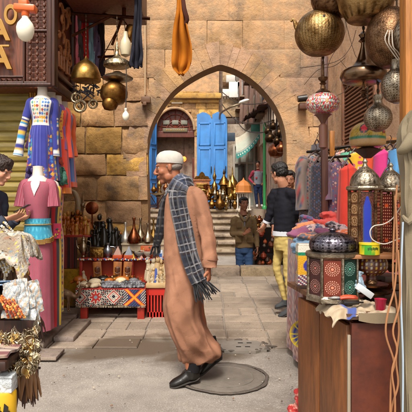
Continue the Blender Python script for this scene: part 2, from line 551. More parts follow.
# stone paving slabs from the concrete patch up to the kerb
rng_ = random.Random(3)
mb = MB()
y = 4.46
row = 0
def slab(x0, x1, y0, y1, h):
 b = len(mb.v)
 g = .006
 x0 += g; x1 -= g; y0 += g; y1 -= g
 nxn = 3; nyn = 2
 tx, ty = rng_.uniform(-.006, .006), rng_.uniform(-.006, .006)
 cx, cy = (x0 + x1) / 2, (y0 + y1) / 2
 for (xx0, yy0, xx1, yy1, z) in ((x0, y0, x1, y1, -.03), (x0, y0, x1, y1, -.004), (x0 + .008, y0 + .008, x1 - .008, y1 - .008, .003)):
  for (x, y) in ((xx0, yy0), (xx1, yy0), (xx1, yy1), (xx0, yy1)):
   mb.v.append((x, y, h + z + (0 if z < -.02 else (x - cx) * tx + (y - cy) * ty))); mb.c.append(WHITE); mb.uv.append((0, 0))
 for k in (0, 4):
  for i in range(4):
   j = (i + 1) % 4
   mb.f.append((b + k + i, b + k + j, b + k + 4 + j, b + k + 4 + i))
 mb.f.append((b + 8, b + 9, b + 10, b + 11))
while y < 8.66:
 d = rng_.choice([.30, .36, .42]) if y > 4.9 else .30
 y1 = min(y + d, 8.70)
 xcols = [-2.6 + .40 * i for i in range(14)]
 off = rng_.uniform(-.02, .02)
 for i, x in enumerate(xcols[:-1]):
  if y < 4.7 and (x < -.1 and rng_.random() < .0): continue
  if y < 4.72 and -1.0 < x < .05: continue
  if rng_.random() < .25 and y + d < 8.6:
   slab(x + off, x + .2 + off, y, y1, 0); slab(x + .2 + off, x + .4 + off, y, y1, 0)
  else:
   slab(x + off, x + .40 + off, y, y1, 0)
 y = y1
tag(mb.build('pavement', g_pave, smooth=False), kind='structure')
# kerb beyond the arch
mb = MB()
x = -2.4
while x < 2.4:
 w = rng_.uniform(.5, .8)
 mb.box((x + w / 2, 8.86, -.09), (w - .01, .26, .50), bev=.025, col=WHITE)
 x += w
kerb = tag(mb.build('kerb', stone_mat('kerb_stone', hx('#9a8873'), hx('#84735f'), hx('#5b4d3f'), .15)), kind='structure')
# stairs up to the terrace behind the arch
stp = stone_mat('step_stone', hx('#a99a86'), hx('#8f7c66'), hx('#6a5944'), .14)
mb = MB()
for k in range(7):
 z1 = -0.3 + (k + 1) * .1857
 y0 = 14.6 + k * .62
 xx = -3.6
 while xx < 1.5:
  w = rng_.uniform(.9, 1.5)
  w = min(w, 1.55 - xx)
  mb.box((xx + w / 2, y0 + .35, z1 - .045), (w - .012, .74, .09), bev=.018)
  mb.box((xx + w / 2, y0 + .40, z1 - .19), (w - .006, .70, .20), bev=.01)
  xx += w
tag(mb.build('steps', stp), kind='structure')
mb = MB()
mb.box((0, 18.92 + 20, .35), (24, 40, 1.3), bev=0)
mb.box((3.0, 16.6, .10), (2.8, 4.6, .80), bev=.02)
tag(mb.build('terrace', g_pave, smooth=False), kind='structure')
# arch curve (inner edge of the opening) as world x,z at the wall's face
AP = [(148, 330), (148, 260), (148, 200), (147, 165), (147, 148), (149.5, 132), (154.5, 119), (162, 106), (171, 94), (181, 85), (192, 77.5), (204, 71), (213, 67.3), (220, 65.2),
  (227, 66.8), (236, 70), (244, 74.5), (252, 80), (260.5, 87.5), (268.5, 96.5), (275.5, 106.5), (281, 118), (284.5, 130), (286.2, 144), (286.5, 165), (286.5, 200), (286.5, 260), (286.5, 330)]
AW = [(P(px, py, YW).x, P(px, py, YW).z) for px, py in AP]
AW = [(x, max(z, -.3)) for x, z in AW]
# finer arch samples
def crm(pts, sub):
 out = []
 m = len(pts)
 for k in range(m - 1):
  p0 = pts[max(0, k - 1)]; p1 = pts[k]; p2 = pts[k + 1]; p3 = pts[min(m - 1, k + 2)]
  for s in range(sub):
   t = s / sub
   out.append(tuple(0.5 * ((2 * p1[i]) + (p2[i] - p0[i]) * t + (2 * p0[i] - 5 * p1[i] + 4 * p2[i] - p3[i]) * t * t + (-p0[i] + 3 * p1[i] - 3 * p2[i] + p3[i]) * t ** 3) for i in range(len(p1))))
 out.append(pts[-1])
 return out
ARC = [AW[0]] + crm(AW[2:-2], 3) + [AW[-1]]
def in_open(x, z, grow=0.0):
 # distance-aware point in polygon
 inside = False
 n = len(ARC)
 for i in range(n):
  x1, z1 = ARC[i]; x2, z2 = ARC[(i + 1) % n]
  if (z1 > z) != (z2 > z) and x < (x2 - x1) * (z - z1) / (z2 - z1) + x1: inside = not inside
 if inside or grow <= 0: return inside
 for i in range(n - 1):
  x1, z1 = ARC[i]; x2, z2 = ARC[i + 1]
  dx, dz = x2 - x1, z2 - z1; L2 = dx * dx + dz * dz
  t = max(0, min(1, ((x - x1) * dx + (z - z1) * dz) / L2)) if L2 > 0 else 0
  if math.hypot(x - x1 - t * dx, z - z1 - t * dz) < grow: return True
 return False
WX0, WX1, WZ1 = -3.2, 3.6, 5.2
arch = thing('arch_wall', 'tall ochre limestone wall pierced by a big pointed archway', 'stone wall', (0, YW, 0))
# core of the wall, an outline with the opening cut into it
core = MB()
outer = [(WX0, -.3)] + ARC + [(WX1, -.3), (WX1, WZ1), (WX0, WZ1)]
M_xz = Matrix(((1, 0, 0), (0, 0, -1), (0, 1, 0)))        # local x,y,z -> world x,-z... y=-z
core.prism(outer, -.30, (0, YW + .02, 0), M_xz)
core.build('wall_core', mat('mortar', hx('#9c7a54'), rough=.95, bump=.8, bdist=.01, var=.6), arch, smooth=False, fixn=True)
def stone_block(mb, x0, x1, z0, z1, y, rough, proud, cell=.055, clip=None):
 nxn = max(3, int((x1 - x0) / cell)); nzn = max(3, int((z1 - z0) / cell))
 sd = random.random() * 50
 idx = {}
 def inset(t, w):   # edge roll-off
  d = min(t, 1 - t) * w
  return 0 if d > .03 else (1 - d / .03) ** 2 * (.012 + rough * .35)
 b0 = len(mb.v)
 for j in range(nzn + 1):
  for i in range(nxn + 1):
   u, v = i / nxn, j / nzn
   x = x0 + (x1 - x0) * u; z = z0 + (z1 - z0) * v
   e = max(inset(u, x1 - x0), inset(v, z1 - z0))
   jig = rough * .25
   yy = y - proud + e + nz(x * 4 + sd, z * 4, sd) * rough + nz(x * 14, z * 14, sd) * rough * .5
   mb.v.append((x + nz(z * 9, sd) * jig, yy, z + nz(x * 9, sd + 5) * jig)); mb.c.append(WHITE); mb.uv.append((u, v))
 for j in range(nzn):
  for i in range(nxn):
   xc = x0 + (x1 - x0) * (i + .5) / nxn; zc = z0 + (z1 - z0) * (j + .5) / nzn
   if clip and clip(xc, zc): continue
   a = b0 + j * (nxn + 1) + i
   mb.f.append((a, a + 1, a + nxn + 2, a + nxn + 1))
random.seed(11)
low, high = MB(), MB()
z = -.05
XSPL = -.84
while z < WZ1:
 hgt = random.uniform(.30, .40) if z < 3.0 else random.uniform(.34, .42)
 z1 = min(z + hgt, WZ1)
 x = WX0 - random.uniform(0, .4)
 while x < WX1:
  w = random.uniform(.40, .85)
  x1 = x + w
  isleft = (x + x1) / 2 < -.75 and z < 2.85
  g = .009
  if isleft:
   if x1 > -.84: x1 = -.83
   stone_block(low, x + g, x1 - g, z + g, z1 - g, YW, .048, random.uniform(.02, .055), clip=lambda a, b_: in_open(a, b_, .0))
  else:
   flat = nz(x * .7 + 4, z * .7) > -.05 and 2.2 < z < 4.3
   g2 = .001 if flat else .008
   stone_block(high, x + g2, x1 - g2, z + g2, z1 - g2, YW, .004 if flat else .014, .012 if flat else random.uniform(.004, .024), clip=lambda a, b_: in_open(a, b_, .12))
  x = x1
 z = z1
low.build('rough_stone_courses', st_low, arch, ang=70)
high.build('plastered_courses', st_high, arch, ang=70)
# voussoirs
vz = MB()
n = len(ARC)
def offs(k, d):
 x0, z0 = ARC[max(0, k - 1)]; x1, z1 = ARC[min(n - 1, k + 1)]
 tx, tz = x1 - x0, z1 - z0; L_ = math.hypot(tx, tz)
 return (ARC[k][0] - tz / L_ * d, ARC[k][1] + tx / L_ * d)
k = 0
ptsA = [i for i in range(n) if ARC[i][1] > 1.0]
i = ptsA[0]
while i < ptsA[-1]:
 j = min(i + random.choice([2, 3]), ptsA[-1])
 ins = [(ARC[q][0], ARC[q][1]) for q in range(i, j + 1)]
 depth_ = random.choice([.30, .34])
 out_ = [offs(q, depth_) for q in range(j, i - 1, -1)]
 poly = ins + out_
 cx = sum(a for a, _ in poly) / len(poly); cz = sum(b for _, b in poly) / len(poly)
 poly = [(cx + (a - cx) * .975, cz + (b - cz) * .985) for a, b in poly]
 vz.prism(poly, -.06, (0, YW - .019 - random.uniform(0, .004), 0), M_xz)
 i = j
# jamb stones below the springing
for side, xj in ((-1, ARC[0][0]), (1, ARC[-1][0])):
 z = -.02
 while z < 1.0:
  z1 = min(z + random.uniform(.30, .42), 1.03)
  x0, x1 = (xj - .32, xj) if side < 0 else (xj, xj + .34)
  vz.prism([(x0, z + .004), (x1, z + .004), (x1, z1 - .004), (x0, z1 - .004)], -.06, (0, YW - .019, 0), M_xz)
  z = z1
vz.build('voussoirs', st_high, arch, smooth=False, fixn=True)
# thin conduit and its box beside the arch
cd = thing('conduit', 'thin grey cable conduit running down the wall left of the arch', 'cable', (P(145, 100, 7.1).x, 7.12, 0))
mb = MB(); mb.tube([P(144.5, -20, 7.12), P(145.3, 50, 7.12), P(145, 95, 7.12)], .012, 6)
mb.build('pipe', mat('conduit_paint', hx('#b79b78'), bump=.1), cd)
mb = MB(); mb.box(P(146, 100, 7.1), (.13, .08, .09), bev=.008); mb.box(P(145, 104, 7.09), (.05, .1, .05), bev=.006)
mb.build('junction_box', mat('box_brown', hx('#6b4a32')), cd)
# the alley's right-hand building: plastered wall going towards the viewer
pl = stone_mat('pale_plaster', hx('#c9a57c'), hx('#bb936a'), hx('#9a7858'), .0, pit=.15)
rb = thing('shop_building', 'pale plastered shop building along the right side of the alley', 'building', (1.9, 4, 0))
XR = 1.73
mb = MB()
mb.grid(60, 60, lambda u, v: (XR + .012 * nz(u * 9, v * 9) + .006 * nz(u * 40, v * 40), 2.2 + u * 5.0, -.05 + v * 5.2))
mb.box((XR + 1.3, 4.7, 2.55), (2.5, 5.0, 5.2))
mb.build('wall', pl, rb, ang=80)
mb = MB()       # timber lintel, corner board, jambs
mb.box((XR - .03, 5.55, 1.80), (.12, 1.5, .10), bev=.01)
mb.build('timber_trim', wood('old_timber', hx('#9a6a3a')), rb)
# shuttered window
sh = MB()
wy0, wy1, wz0, wz1 = 5.0, 6.1, 1.92, 2.72
brw = wood('shutter_wood', hx('#8a5a3c'), rough=.7)
for (a, b_, c_, d_) in ((wy0 - .05, wy0, wz0 - .05, wz1 + .05), (wy1, wy1 + .05, wz0 - .05, wz1 + .05), (wy0, wy1, wz0 - .05, wz0), (wy0, wy1, wz1, wz1 + .05)):
 sh.box((XR - .03, (a + b_) / 2, (c_ + d_) / 2), (.07, b_ - a, d_ - c_), bev=.006)
frame = sh.build('window_shutter', brw, rb)
sl = MB()
nz_ = 18
for i in range(nz_):
 zc = wz0 + (i + .5) * (wz1 - wz0) / nz_
 sl.box((XR - .025, (wy0 + wy1) / 2, zc), (.012, wy1 - wy0, .05), rot=Matrix.Rotation(R(32), 3, 'Y'))
sl.build('slats', brw, frame)
# sill block and small wall lamp on the arch wall, right
wl_ = thing('security_camera', 'small black security camera bracketed to the wall right of the arch', 'camera', P(302, 104, 7.1))
mb = MB(); q = P(302, 99, 7.02)
mb.tube([q + Vector((-.06, 0, .0)), q + Vector((.07, 0, .015))], [.045, .05], 12)
mb.build('camera_body', mat('black_plastic', hx('#26221f'), rough=.4), wl_)
mb = MB(); mb.box(P(303, 106.5, 7.08), (.12, .14, .09), bev=.01); mb.build('bracket', mat('rust_brown', hx('#5a3522')), wl_)
# ------------------------------------------------------------- booth (upper left) and the shop under it
YB = 4.7
wd = wood('carved_wood', hx('#7a3f22'), hx('#4a2413'), rough=.45)
wd2 = wood('carved_wood_dark', hx('#4a2616'), hx('#2c140b'), rough=.5)
gold = mat('gold_paint', hx('#a87c34'), rough=.45, var=.4, metal=.3)
bx0, bx1, byf, byb = -3.0, P(53, 0, YB).x, YB, 5.4
bz0 = P(0, 87, YB).z; bz1 = 4.4
booth = thing('wooden_oriel', 'projecting carved brown wooden oriel above the roller shutter', 'oriel', (bx1, YB, bz0))
mb = MB()
mb.box(((bx0 + bx1) / 2, (byf + byb) / 2 + .03, (bz0 + bz1) / 2), (bx1 - bx0 - .02, byb - byf - .04, bz1 - bz0), bev=.0)
mb.build('body', wd, booth, smooth=False)
# front face framing
fr = MB()
def rail(x0, x1, z0, z1, y=YB, t=.05, mbx=fr):
 mbx.box(((x0 + x1) / 2, y - t / 2, (z0 + z1) / 2), (x1 - x0, t, z1 - z0), bev=.008)
xg = lambda px: (px - 206) / 500 * YB
zg = lambda py: H - (py - 201) / 500 * YB
rail(bx0, bx1, zg(87), zg(84.5), t=.07)
rail(bx0, xg(26), zg(78.5), zg(77), t=.05)
rail(xg(48.5), bx1, zg(84.5), bz1, t=.06)
rail(xg(24.5), xg(26.5), zg(84.5), bz1, t=.05)
rail(xg(26.5), xg(48.5), zg(33), zg(31), t=.05)
rail(bx0, xg(48.5), zg(84.5), zg(82.5), t=.05)
fr.build('frame', wd2, booth)
# lattice: turned-bobbin grilles
def bobbin(mbx, x0, x1, z0, z1, pitch=.052, y=YB, axis='x'):
 nx_ = max(1, int((x1 - x0) / pitch)); nz2 = max(1, int((z1 - z0) / pitch))
 px_, pz_ = (x1 - x0) / nx_, (z1 - z0) / nz2
 def q(a, d, z): return (a, y + d, z) if axis == 'x' else (y - d, a, z)
 for i in range(nx_):
  for j in range(nz2):
   cx, cz = x0 + (i + .5) * px_, z0 + (j + .5) * pz_
   mbx.ell(q(cx, -.012, cz), (.017, .017, .017), nu=6, nv=4)
 for i in range(nx_):
  cx = x0 + (i + .5) * px_
  mbx.box(q(cx, -.006, (z0 + z1) / 2), (.009, .009, z1 - z0))
 for j in range(nz2):
  cz = z0 + (j + .5) * pz_
  s = (x1 - x0, .009, .009) if axis == 'x' else (.009, x1 - x0, .009)
  mbx.box(q((x0 + x1) / 2, -.006, cz), s)
lt = MB()
bobbin(lt, xg(27), xg(48.3), zg(82.3), zg(33.3))
bobbin(lt, xg(27), xg(48.3), zg(30.7), zg(-14))
bobbin(lt, bx0 + 1.0, xg(25.8), zg(82.3), zg(79), pitch=.045)
lt.build('lattice', wood('lattice_wood', hx('#6b3a20'), hx('#3b1d0f')), booth)
# gold lettering on the front panel
def text_mesh(name, s, size, loc, rot, m, parent, ext=.012):
 cu = bpy.data.curves.new(name, 'FONT'); cu.body = s; cu.size = size; cu.extrude = ext; cu.bevel_depth = .003; cu.offset = .006
 cu.align_x = 'CENTER'
 to = bpy.data.objects.new(name + '_t', cu); COL.objects.link(to)
 dg = bpy.context.evaluated_depsgraph_get()
 me = bpy.data.meshes.new_from_object(to.evaluated_get(dg))
 bpy.data.objects.remove(to)
 me.materials.clear(); me.materials.append(m)
 o = bpy.data.objects.new(name, me); COL.objects.link(o)
 o.rotation_euler = rot
 off = Vector((0, 0, 0)); pp = parent
 while pp is not None: off += Vector(pp.location); pp = pp.parent
 o.parent = parent; o.location = Vector(loc) - off
 return o
o_ = text_mesh('letter', 'O', .25, P(11, 24, YB - .015), (R(90), 0, 0), gold, booth); o_.scale = (.62, 1, 1)
text_mesh('letter', 'A', .27, P(0, 40, YB - .015), (R(90), 0, 0), gold, booth)
text_mesh('letter', 'A', .30, P(0.5, 68.5, YB - .015), (R(90), 0, 0), gold, booth)
mb = MB(); mb.box(P(2.5, 46, YB - .012), (.13, .02, .02), bev=.005); mb.build('letter_bar', gold, booth)
# carved side panel (facing the alley)
sd = MB()
xs_ = bx1
def srail(y0, y1, z0, z1, t=.04): sd.box((xs_ + t / 2 - .01, (y0 + y1) / 2, (z0 + z1) / 2), (t, y1 - y0, z1 - z0), bev=.008)
srail(YB - .05, YB + .06, bz0, bz1); srail(byb - .08, byb, bz0, bz1); srail(YB + .06, byb - .08, bz0, bz0 + .07); srail(YB + .06, byb - .08, bz0 + .12, bz0 + .16)
srail(YB + .06, byb - .08, bz0 + .95, bz0 + 1.0)
sd.build('side_frame', wd2, booth)
cv = MB(); rr_ = random.Random(5)
for k in range(26):
 yc = rr_.uniform(YB + .12, byb - .14); zc = bz0 + rr_.uniform(.40, .92) + (0 if k < 18 else .75)
 a0 = rr_.uniform(0, 6.28); rr0 = rr_.uniform(.035, .085); aa = rr_.uniform(2.2, 4.6)
 pts = [(xs_ + .012, yc + math.cos(a0 + aa * t) * rr0 * (1 - .45 * t), zc + math.sin(a0 + aa * t) * rr0 * (1 - .45 * t) * 1.2) for t in [i / 9 for i in range(10)]]
 cv.tube(pts, [.009 + .009 * math.sin(PI * (i + .4) / 10) for i in range(10)], 6)
for k, yy in enumerate([YB + .13, YB + .22, YB + .31, YB + .42, YB + .5]):
 zz = bz0 + .24
 cv.box((xs_ + .01, yy, zz + .06), (.03, .025, .15), bev=.005)
 if k != 2: cv.box((xs_ + .01, yy + .03, zz), (.03, .06, .025), bev=.005)
 if k in (1, 3): cv.box((xs_ + .01, yy + .03, zz + .09), (.03, .06, .025), bev=.005)
cv.build('carving', wood('carving_wood', hx('#a5683a'), hx('#6d3d20')), booth)
# shop front under the oriel: roller shutter, posts, inner wall
shop = thing('roller_shutter_shop', 'shop front with ochre green roller shutter under the oriel', 'shop front', (-2.3, 5.0, 0))
mb = MB()
sx0, sx1 = -3.2, P(29, 0, 5.0).x
zz = 0.0; prof = []
while zz < 3.0:
 prof += [(zz, 0), (zz + .012, -.018), (zz + .05, -.028), (zz + .085, -.02), (zz + .095, 0)]
 zz += .10
b = len(mb.v)
for (z_, d_) in prof:
 for x_ in (sx0, sx1):
  mb.v.append((x_, 5.02 + d_, z_)); mb.c.append(WHITE); mb.uv.append((0, 0))
for i in range(len(prof) - 1):
 mb.f.append((b + 2 * i, b + 2 * i + 1, b + 2 * i + 3, b + 2 * i + 2))
mb.build('shutter', mat('shutter_paint', hx('#94813a'), rough=.5, col2=hx('#6d5c26'), scale=3, stretch=(1, 1, 6), bump=.15), shop, ang=20)
mb = MB()
for i, (px, c_) in enumerate([(30.5, '#c08a2a'), (33, '#8a5a1c'), (35, '#b9832c')]):
 x_ = P(px, 0, 4.96).x
 mb.tube([(x_, 4.96 + .01 * i, 0), (x_ + .004, 4.965, 1.5), (x_, 4.96, 2.5)], [.011, .012, .011], 8, col=hx(c_))
mb.build('cane_posts', mat('cane', WHITE, attr=True, rough=.4), shop)
mb = MB()
mb.grid(30, 40, lambda u, v: (-2.12 + .03 * nz(u * 8, v * 12), 5.04 + u * 2.2, v * 4.4))
mb.box((-3.3, 6.1, 2.2), (2.2, 2.1, 4.4)); mb.box((-1.98, 5.06, 1.2), (.70, .03, 2.4))
mb.build('side_wall', st_low, shop, ang=80)
# raised stone threshold in front of the shop
th = MB()
x0 = -2.6
for (x0, x1, y0, y1, z1) in ((-2.7, -2.02, 4.35, 5.0, .055), (-2.02, -1.42, 4.38, 4.98, .06), (-1.42, -1.22, 4.62, 5.35, .05), (-2.7, -1.85, 4.98, 5.6, .06), (-1.85, -1.42, 5.0, 5.6, .055)):
 th.box(((x0 + x1) / 2, (y0 + y1) / 2, z1 / 2), (x1 - x0 - .01, y1 - y0 - .01, z1), bev=.012)
for (x0, x1, y0, y1, z1) in ((-1.62, -1.22, 4.08, 4.34, .03), (-2.3, -1.62, 4.02, 4.34, .035)):
 th.box(((x0 + x1) / 2, (y0 + y1) / 2, z1 / 2), (x1 - x0 - .01, y1 - y0 - .01, z1), bev=.01)
tag(th.build('threshold', stone_mat('threshold_stone', hx('#94857a'), hx('#7e7064'), hx('#564a40'), .15)), kind='structure')
# overhanging eave with steel brackets over the left stalls
eav = thing('timber_eave', 'dark red painted eave board jutting out above the hanging brass', 'eave', P(106, 5, 5.0))
mb = MB(); mb.box((P(106, 0, 5.0).x, 5.1, P(0, 3, 5.0).z + .10), (.70, .8, .30), bev=.01)
mb.build('board', wood('eave_wood', hx('#6b3a26'), hx('#4a2418')), eav)
brk = thing('steel_bracket', 'rusty steel bracket arms carrying the hanging brass lamps', 'bracket', P(75, 15, 5.0))
mb = MB()
def bar(p, q, r=.018): mb.tube([p, q], r, 4)
bar(P(72, 13.5, 5.0), P(150, 18.5, 5.0), .017); bar(P(72, 36, 5.05), P(112, 15.5, 5.0), .016)
bar(P(86, 8, 5.3), P(122, 20, 5.0), .012); bar(P(122, 18, 4.98), P(112, 45, 4.98), .014); bar(P(122, 18, 5.0), P(137, 38, 5.2), .008)
bar(P(98, 57, 5.3), P(120, 56, 5.2), .014)
bar(P(124, 16, 5.0), P(124, 8, 5.0), .02)
bar(P(100, 62, 5.2), P(118, 28, 5.1), .006)
mb.build('arms', metal('rusty_steel', hx('#5b3322'), .6, hx('#3a241a')), brk, smooth=False)
# drain plate and manhole cover set into the concrete
mh = thing('manhole_cover', 'round worn manhole cover with cracked rim in the concrete', 'manhole cover', (.13, 3.70, 0))
mb = MB()
c0 = Vector((.135, 3.72, 0))
def rim(r, wob, rad, hz):
 pts = [c0 + Vector(((r + wob * nz(a * 1.3, r * 9)) * math.cos(a), (r + wob * nz(a * 1.3, r * 9)) * math.sin(a) * 1.0, hz)) for a in [2 * PI * i / 60 for i in range(61)]]
 mb.tube(pts, [(.013 + .011 * nz(i * .9, 3), .007 + .006 * nz(i * .5, 7)) for i in range(61)], 6, up=(0, 0, 1))
rim(.32, .025, .02, -.003)
mb.build('rim', mat('crumbled_rim', hx('#5a5048'), rough=.95, bump=1, bdist=.01, var=.8), mh)
mb = MB()
mb.lathe([(.30, -.03), (.30, -.002), (.29, .001), (.0001, .001)], c0, 48)
mb.tube([c0 + Vector((.22 * math.cos(a), .22 * math.sin(a), .001)) for a in [2 * PI * i / 40 for i in range(41)]], .005, 5)
mb.build('lid', mat('lid_concrete', hx('#6f675e'), rough=.85, var=.6, scale=9, bump=.9, bscale=120, bdist=.004), mh)
dp = thing('drain_plate', 'broken cast drain plate with two slots beside the manhole', 'drain plate', (.33, 4.6, 0))
mb = MB()
poly = [(-.17, -.17), (.10, -.18), (.15, -.13), (.20, -.14), (.22, -.06), (.15, -.02), (.18, .08), (.14, .15), (-.10, .16), (-.18, .10), (-.20, -.02)]
mb.prism([(a * 1.0, b_ * 1.0) for a, b_ in poly], .022, (.33, 4.50, -.014))
mb.build('plate', mat('pale_cast', hx('#7d756c'), rough=.7, var=.5, bump=.6), dp, smooth=False)
mb = MB()
for dx in (-.03, .05):
 for dy in (-.05, .07): mb = MB(); mb.box((.33 + dx + dy * .2, 4.5 + dy, .0095), (.045, .018, .004)); mb.build('slot', mat('slot_dark', hx('#1d1a18')), dp, smooth=False)
mb = MB()
for k in range(14):
 a = random.uniform(0, 6.28); r0 = random.uniform(.19, .25)
 mb.ell((.33 + r0 * math.cos(a) * 1.1, 4.5 + r0 * math.sin(a) * .8, .004), (random.uniform(.015, .05), random.uniform(.01, .03), .010), nu=7, nv=4)
mb.build('broken_edge', mat('crumb', hx('#4b433b'), rough=.95), dp)
# ================================================================== BEYOND THE ARCH
blue = mat('blue_door_paint', hx('#3f86cc'), rough=.5, col2=hx('#3a72ae'), scale=2.5, bump=.15)
YS = 20.0
sp = 'antique shop'
ash = thing('antique_shop', 'ochre stone antique shop with arched carved doorway behind the arch', 'building', (-1.5, YS, 1.0))
mb = MB()
dxc = P(175, 0, YS).x; dw = .78
dtop = P(0, 108, YS).z; spr = P(0, 130, YS).z
arc = [(dxc - dw, 1.0), (dxc - dw, spr)] + [(dxc - dw * math.cos(a), spr + (dtop - spr) * math.sin(a)) for a in [PI * i / 16 for i in range(1, 16)]] + [(dxc + dw, spr), (dxc + dw, 1.0)]
xr = P(219, 0, YS).x
outl = [(-6, 1.0)] + arc + [(xr, 1.0), (xr, 7.8), (-6, 7.8)]
mb.prism(outl, -.6, (0, YS, 0), M_xz)
mb.build('wall', st_high, ash, smooth=False, fixn=True)
mb = MB()
random.seed(4)
z = 3.9
while z < 5.35:
 x = -5; z1 = z + .36
 while x < xr:
  x1 = min(x + random.uniform(.4, .8), xr)
  stone_block(mb, x + .01, x1 - .01, z + .01, z1 - .01, YS, .03, .05, cell=.12, clip=lambda a, b_: (abs(a - dxc) < dw + .06 and b_ < spr + .02) or ((a - dxc) ** 2 / (dw + .06) ** 2 + max(0, b_ - spr) ** 2 / (dtop - spr + .06) ** 2 < 1 and b_ >= spr - .1))
  x = x1
 z = z1
mb.build('stone_courses', st_low, ash, ang=70)
mb = MB()
mb.box(((-6 + xr) / 2 + .05, YS - .12, P(0, 97, YS).z), (xr + 6.1, .34, .22), bev=.05)
mb.box(((-6 + xr) / 2, YS - .05, P(0, 97, YS).z - .18), (xr + 6.0, .16, .14), bev=.03)
mb.build('cornice', stone_mat('cornice_stone', hx('#c9a268'), hx('#b38b58'), hx('#8a6a45'), .0), ash)
# arch trim
mb = MB(); mb.tube([(a, YS - .04, b_) for a, b_ in arc[1:-1]], .055, 8, sub=2); mb.build('door_surround', st_high, ash)
# carved timber doorway
dcar = MB()
yd = YS + .22
dcar.prism([(a, b_) for a, b_ in arc if b_ >= spr - .01], -.1, (0, yd, 0), M_xz)
dcar.box((dxc, yd + .05, spr - .14), (2 * dw, .16, .26), bev=.02)
for s_ in (-1, 1): dcar.box((dxc + s_ * (dw - .05), yd + .02, 1.9), (.10, .12, 2.3), bev=.01)
dd = dcar.build('carved_doorway', wood('red_timber', hx('#6e2f1c'), hx('#3f180d')), ash, smooth=False, fixn=True)
mb = MB()
for k in range(7):
 a = PI * (k + .5) / 7
 mb.tube([(dxc, yd - .02, spr + .1), (dxc - math.cos(a) * dw * .92, yd - .02, spr + math.sin(a) * (dtop - spr) * .92)], .018, 4)
for rr in (.45, .75):
 mb.tube([(dxc - math.cos(a) * dw * rr, yd - .03, spr + math.sin(a) * (dtop - spr) * rr) for a in [PI * i / 14 for i in range(15)]], .022, 5)
mb.build('fanlight_tracery', wood('red_timber2', hx('#84391f'), hx('#4a1c10')), dd)
mb = MB()
for k in (-1, 0, 1): mb.box((dxc + k * .36, yd - .045, spr + .33), (.26, .03, .17), bev=.04)
mb.build('fanlight_pane', mat('dusty_glass', hx('#7b7a6c'), rough=.2), dd)
mb = MB(); mb.box((dxc, yd - .06, spr + .02), (.98, .04, .15), bev=.01); mb.build('name_board', mat('board_olive', hx('#6a6248'), rough=.5), dd)
text_mesh('board_writing', 'Khan Antiques', .11, (dxc, yd - .085, spr - .015), (R(90), 0, 0), gold, dd, ext=.003) if False else None
mb = MB()
for k in range(9): mb.box((dxc - .34 + k * .085, yd - .083, spr + .02), (random.uniform(.03, .06), .008, random.uniform(.03, .06)), bev=.004)
mb.build('board_lettering', gold, dd)
# shop interior: dark box with shelves and warm lamps
mb = MB()
mb.box((dxc, YS + 1.6, 2.2), (2.6, .05, 2.6)); mb.box((dxc - 1.2, YS + .95, 2.2), (.05, 1.3, 2.6)); mb.box((dxc + 1.2, YS + .95, 2.2), (.05, 1.3, 2.6))
for k in range(5): mb.box((dxc, YS + 1.35, 1.3 + k * .45), (2.2, .3, .03))
mb.build('interior', mat('dark_interior', hx('#3a1d14'), rough=.8), ash, smooth=False)
mb = MB()
for k in range(60):
 mb.ell((dxc + random.uniform(-.7, .7), YS + 1.2, 1.32 + random.randrange(5) * .45 + .1), (random.uniform(.03, .08), .05, random.uniform(.06, .14)), nu=7, nv=5, col=hx(random.choice(['#8a5a2a', '#5a2a1a', '#b98a3a', '#6a3a5a', '#2e3a4a', '#a04a2a'])))
mb.build('shelf_goods', mat('shelf_goods', WHITE, attr=True, rough=.4), ash)
def glow_lamp(px, py, Y, r=.07):
 o = thing('glowing_lamp', 'small lit orange lamp hanging inside the antique shop doorway', 'lamp', P(px, py, Y))
 m1 = MB(); m1.ell(P(px, py, Y), (r, r, r * 1.1), nu=12, nv=8); m1.build('shade', mat('glow_orange', hx('#ff8a3a'), emis=(hx('#ff7a2a'), 1.6)), o)
 m1 = MB(); m1.tube([P(px, py, Y) + Vector((0, 0, r)), P(px, py, Y) + Vector((0, 0, .9))], .008, 4); m1.build('cord', mat('cordblack', hx('#221a16')), o)
glow_lamp(184, 159, YS + .7, .10)
sgn = MB(); q = P(177, 101.5, YS - .1); sgn.box(q, (.44, .05, .17), bev=.02)
tag(sgn.build('wall_sign', mat('sign_white', hx('#cfc3ac')), org=q), 'small cream plaque on the stone above the arched carved doorway', 'plaque')
mb = MB()
for q_ in ((184, 131), (184.5, 152)): pass
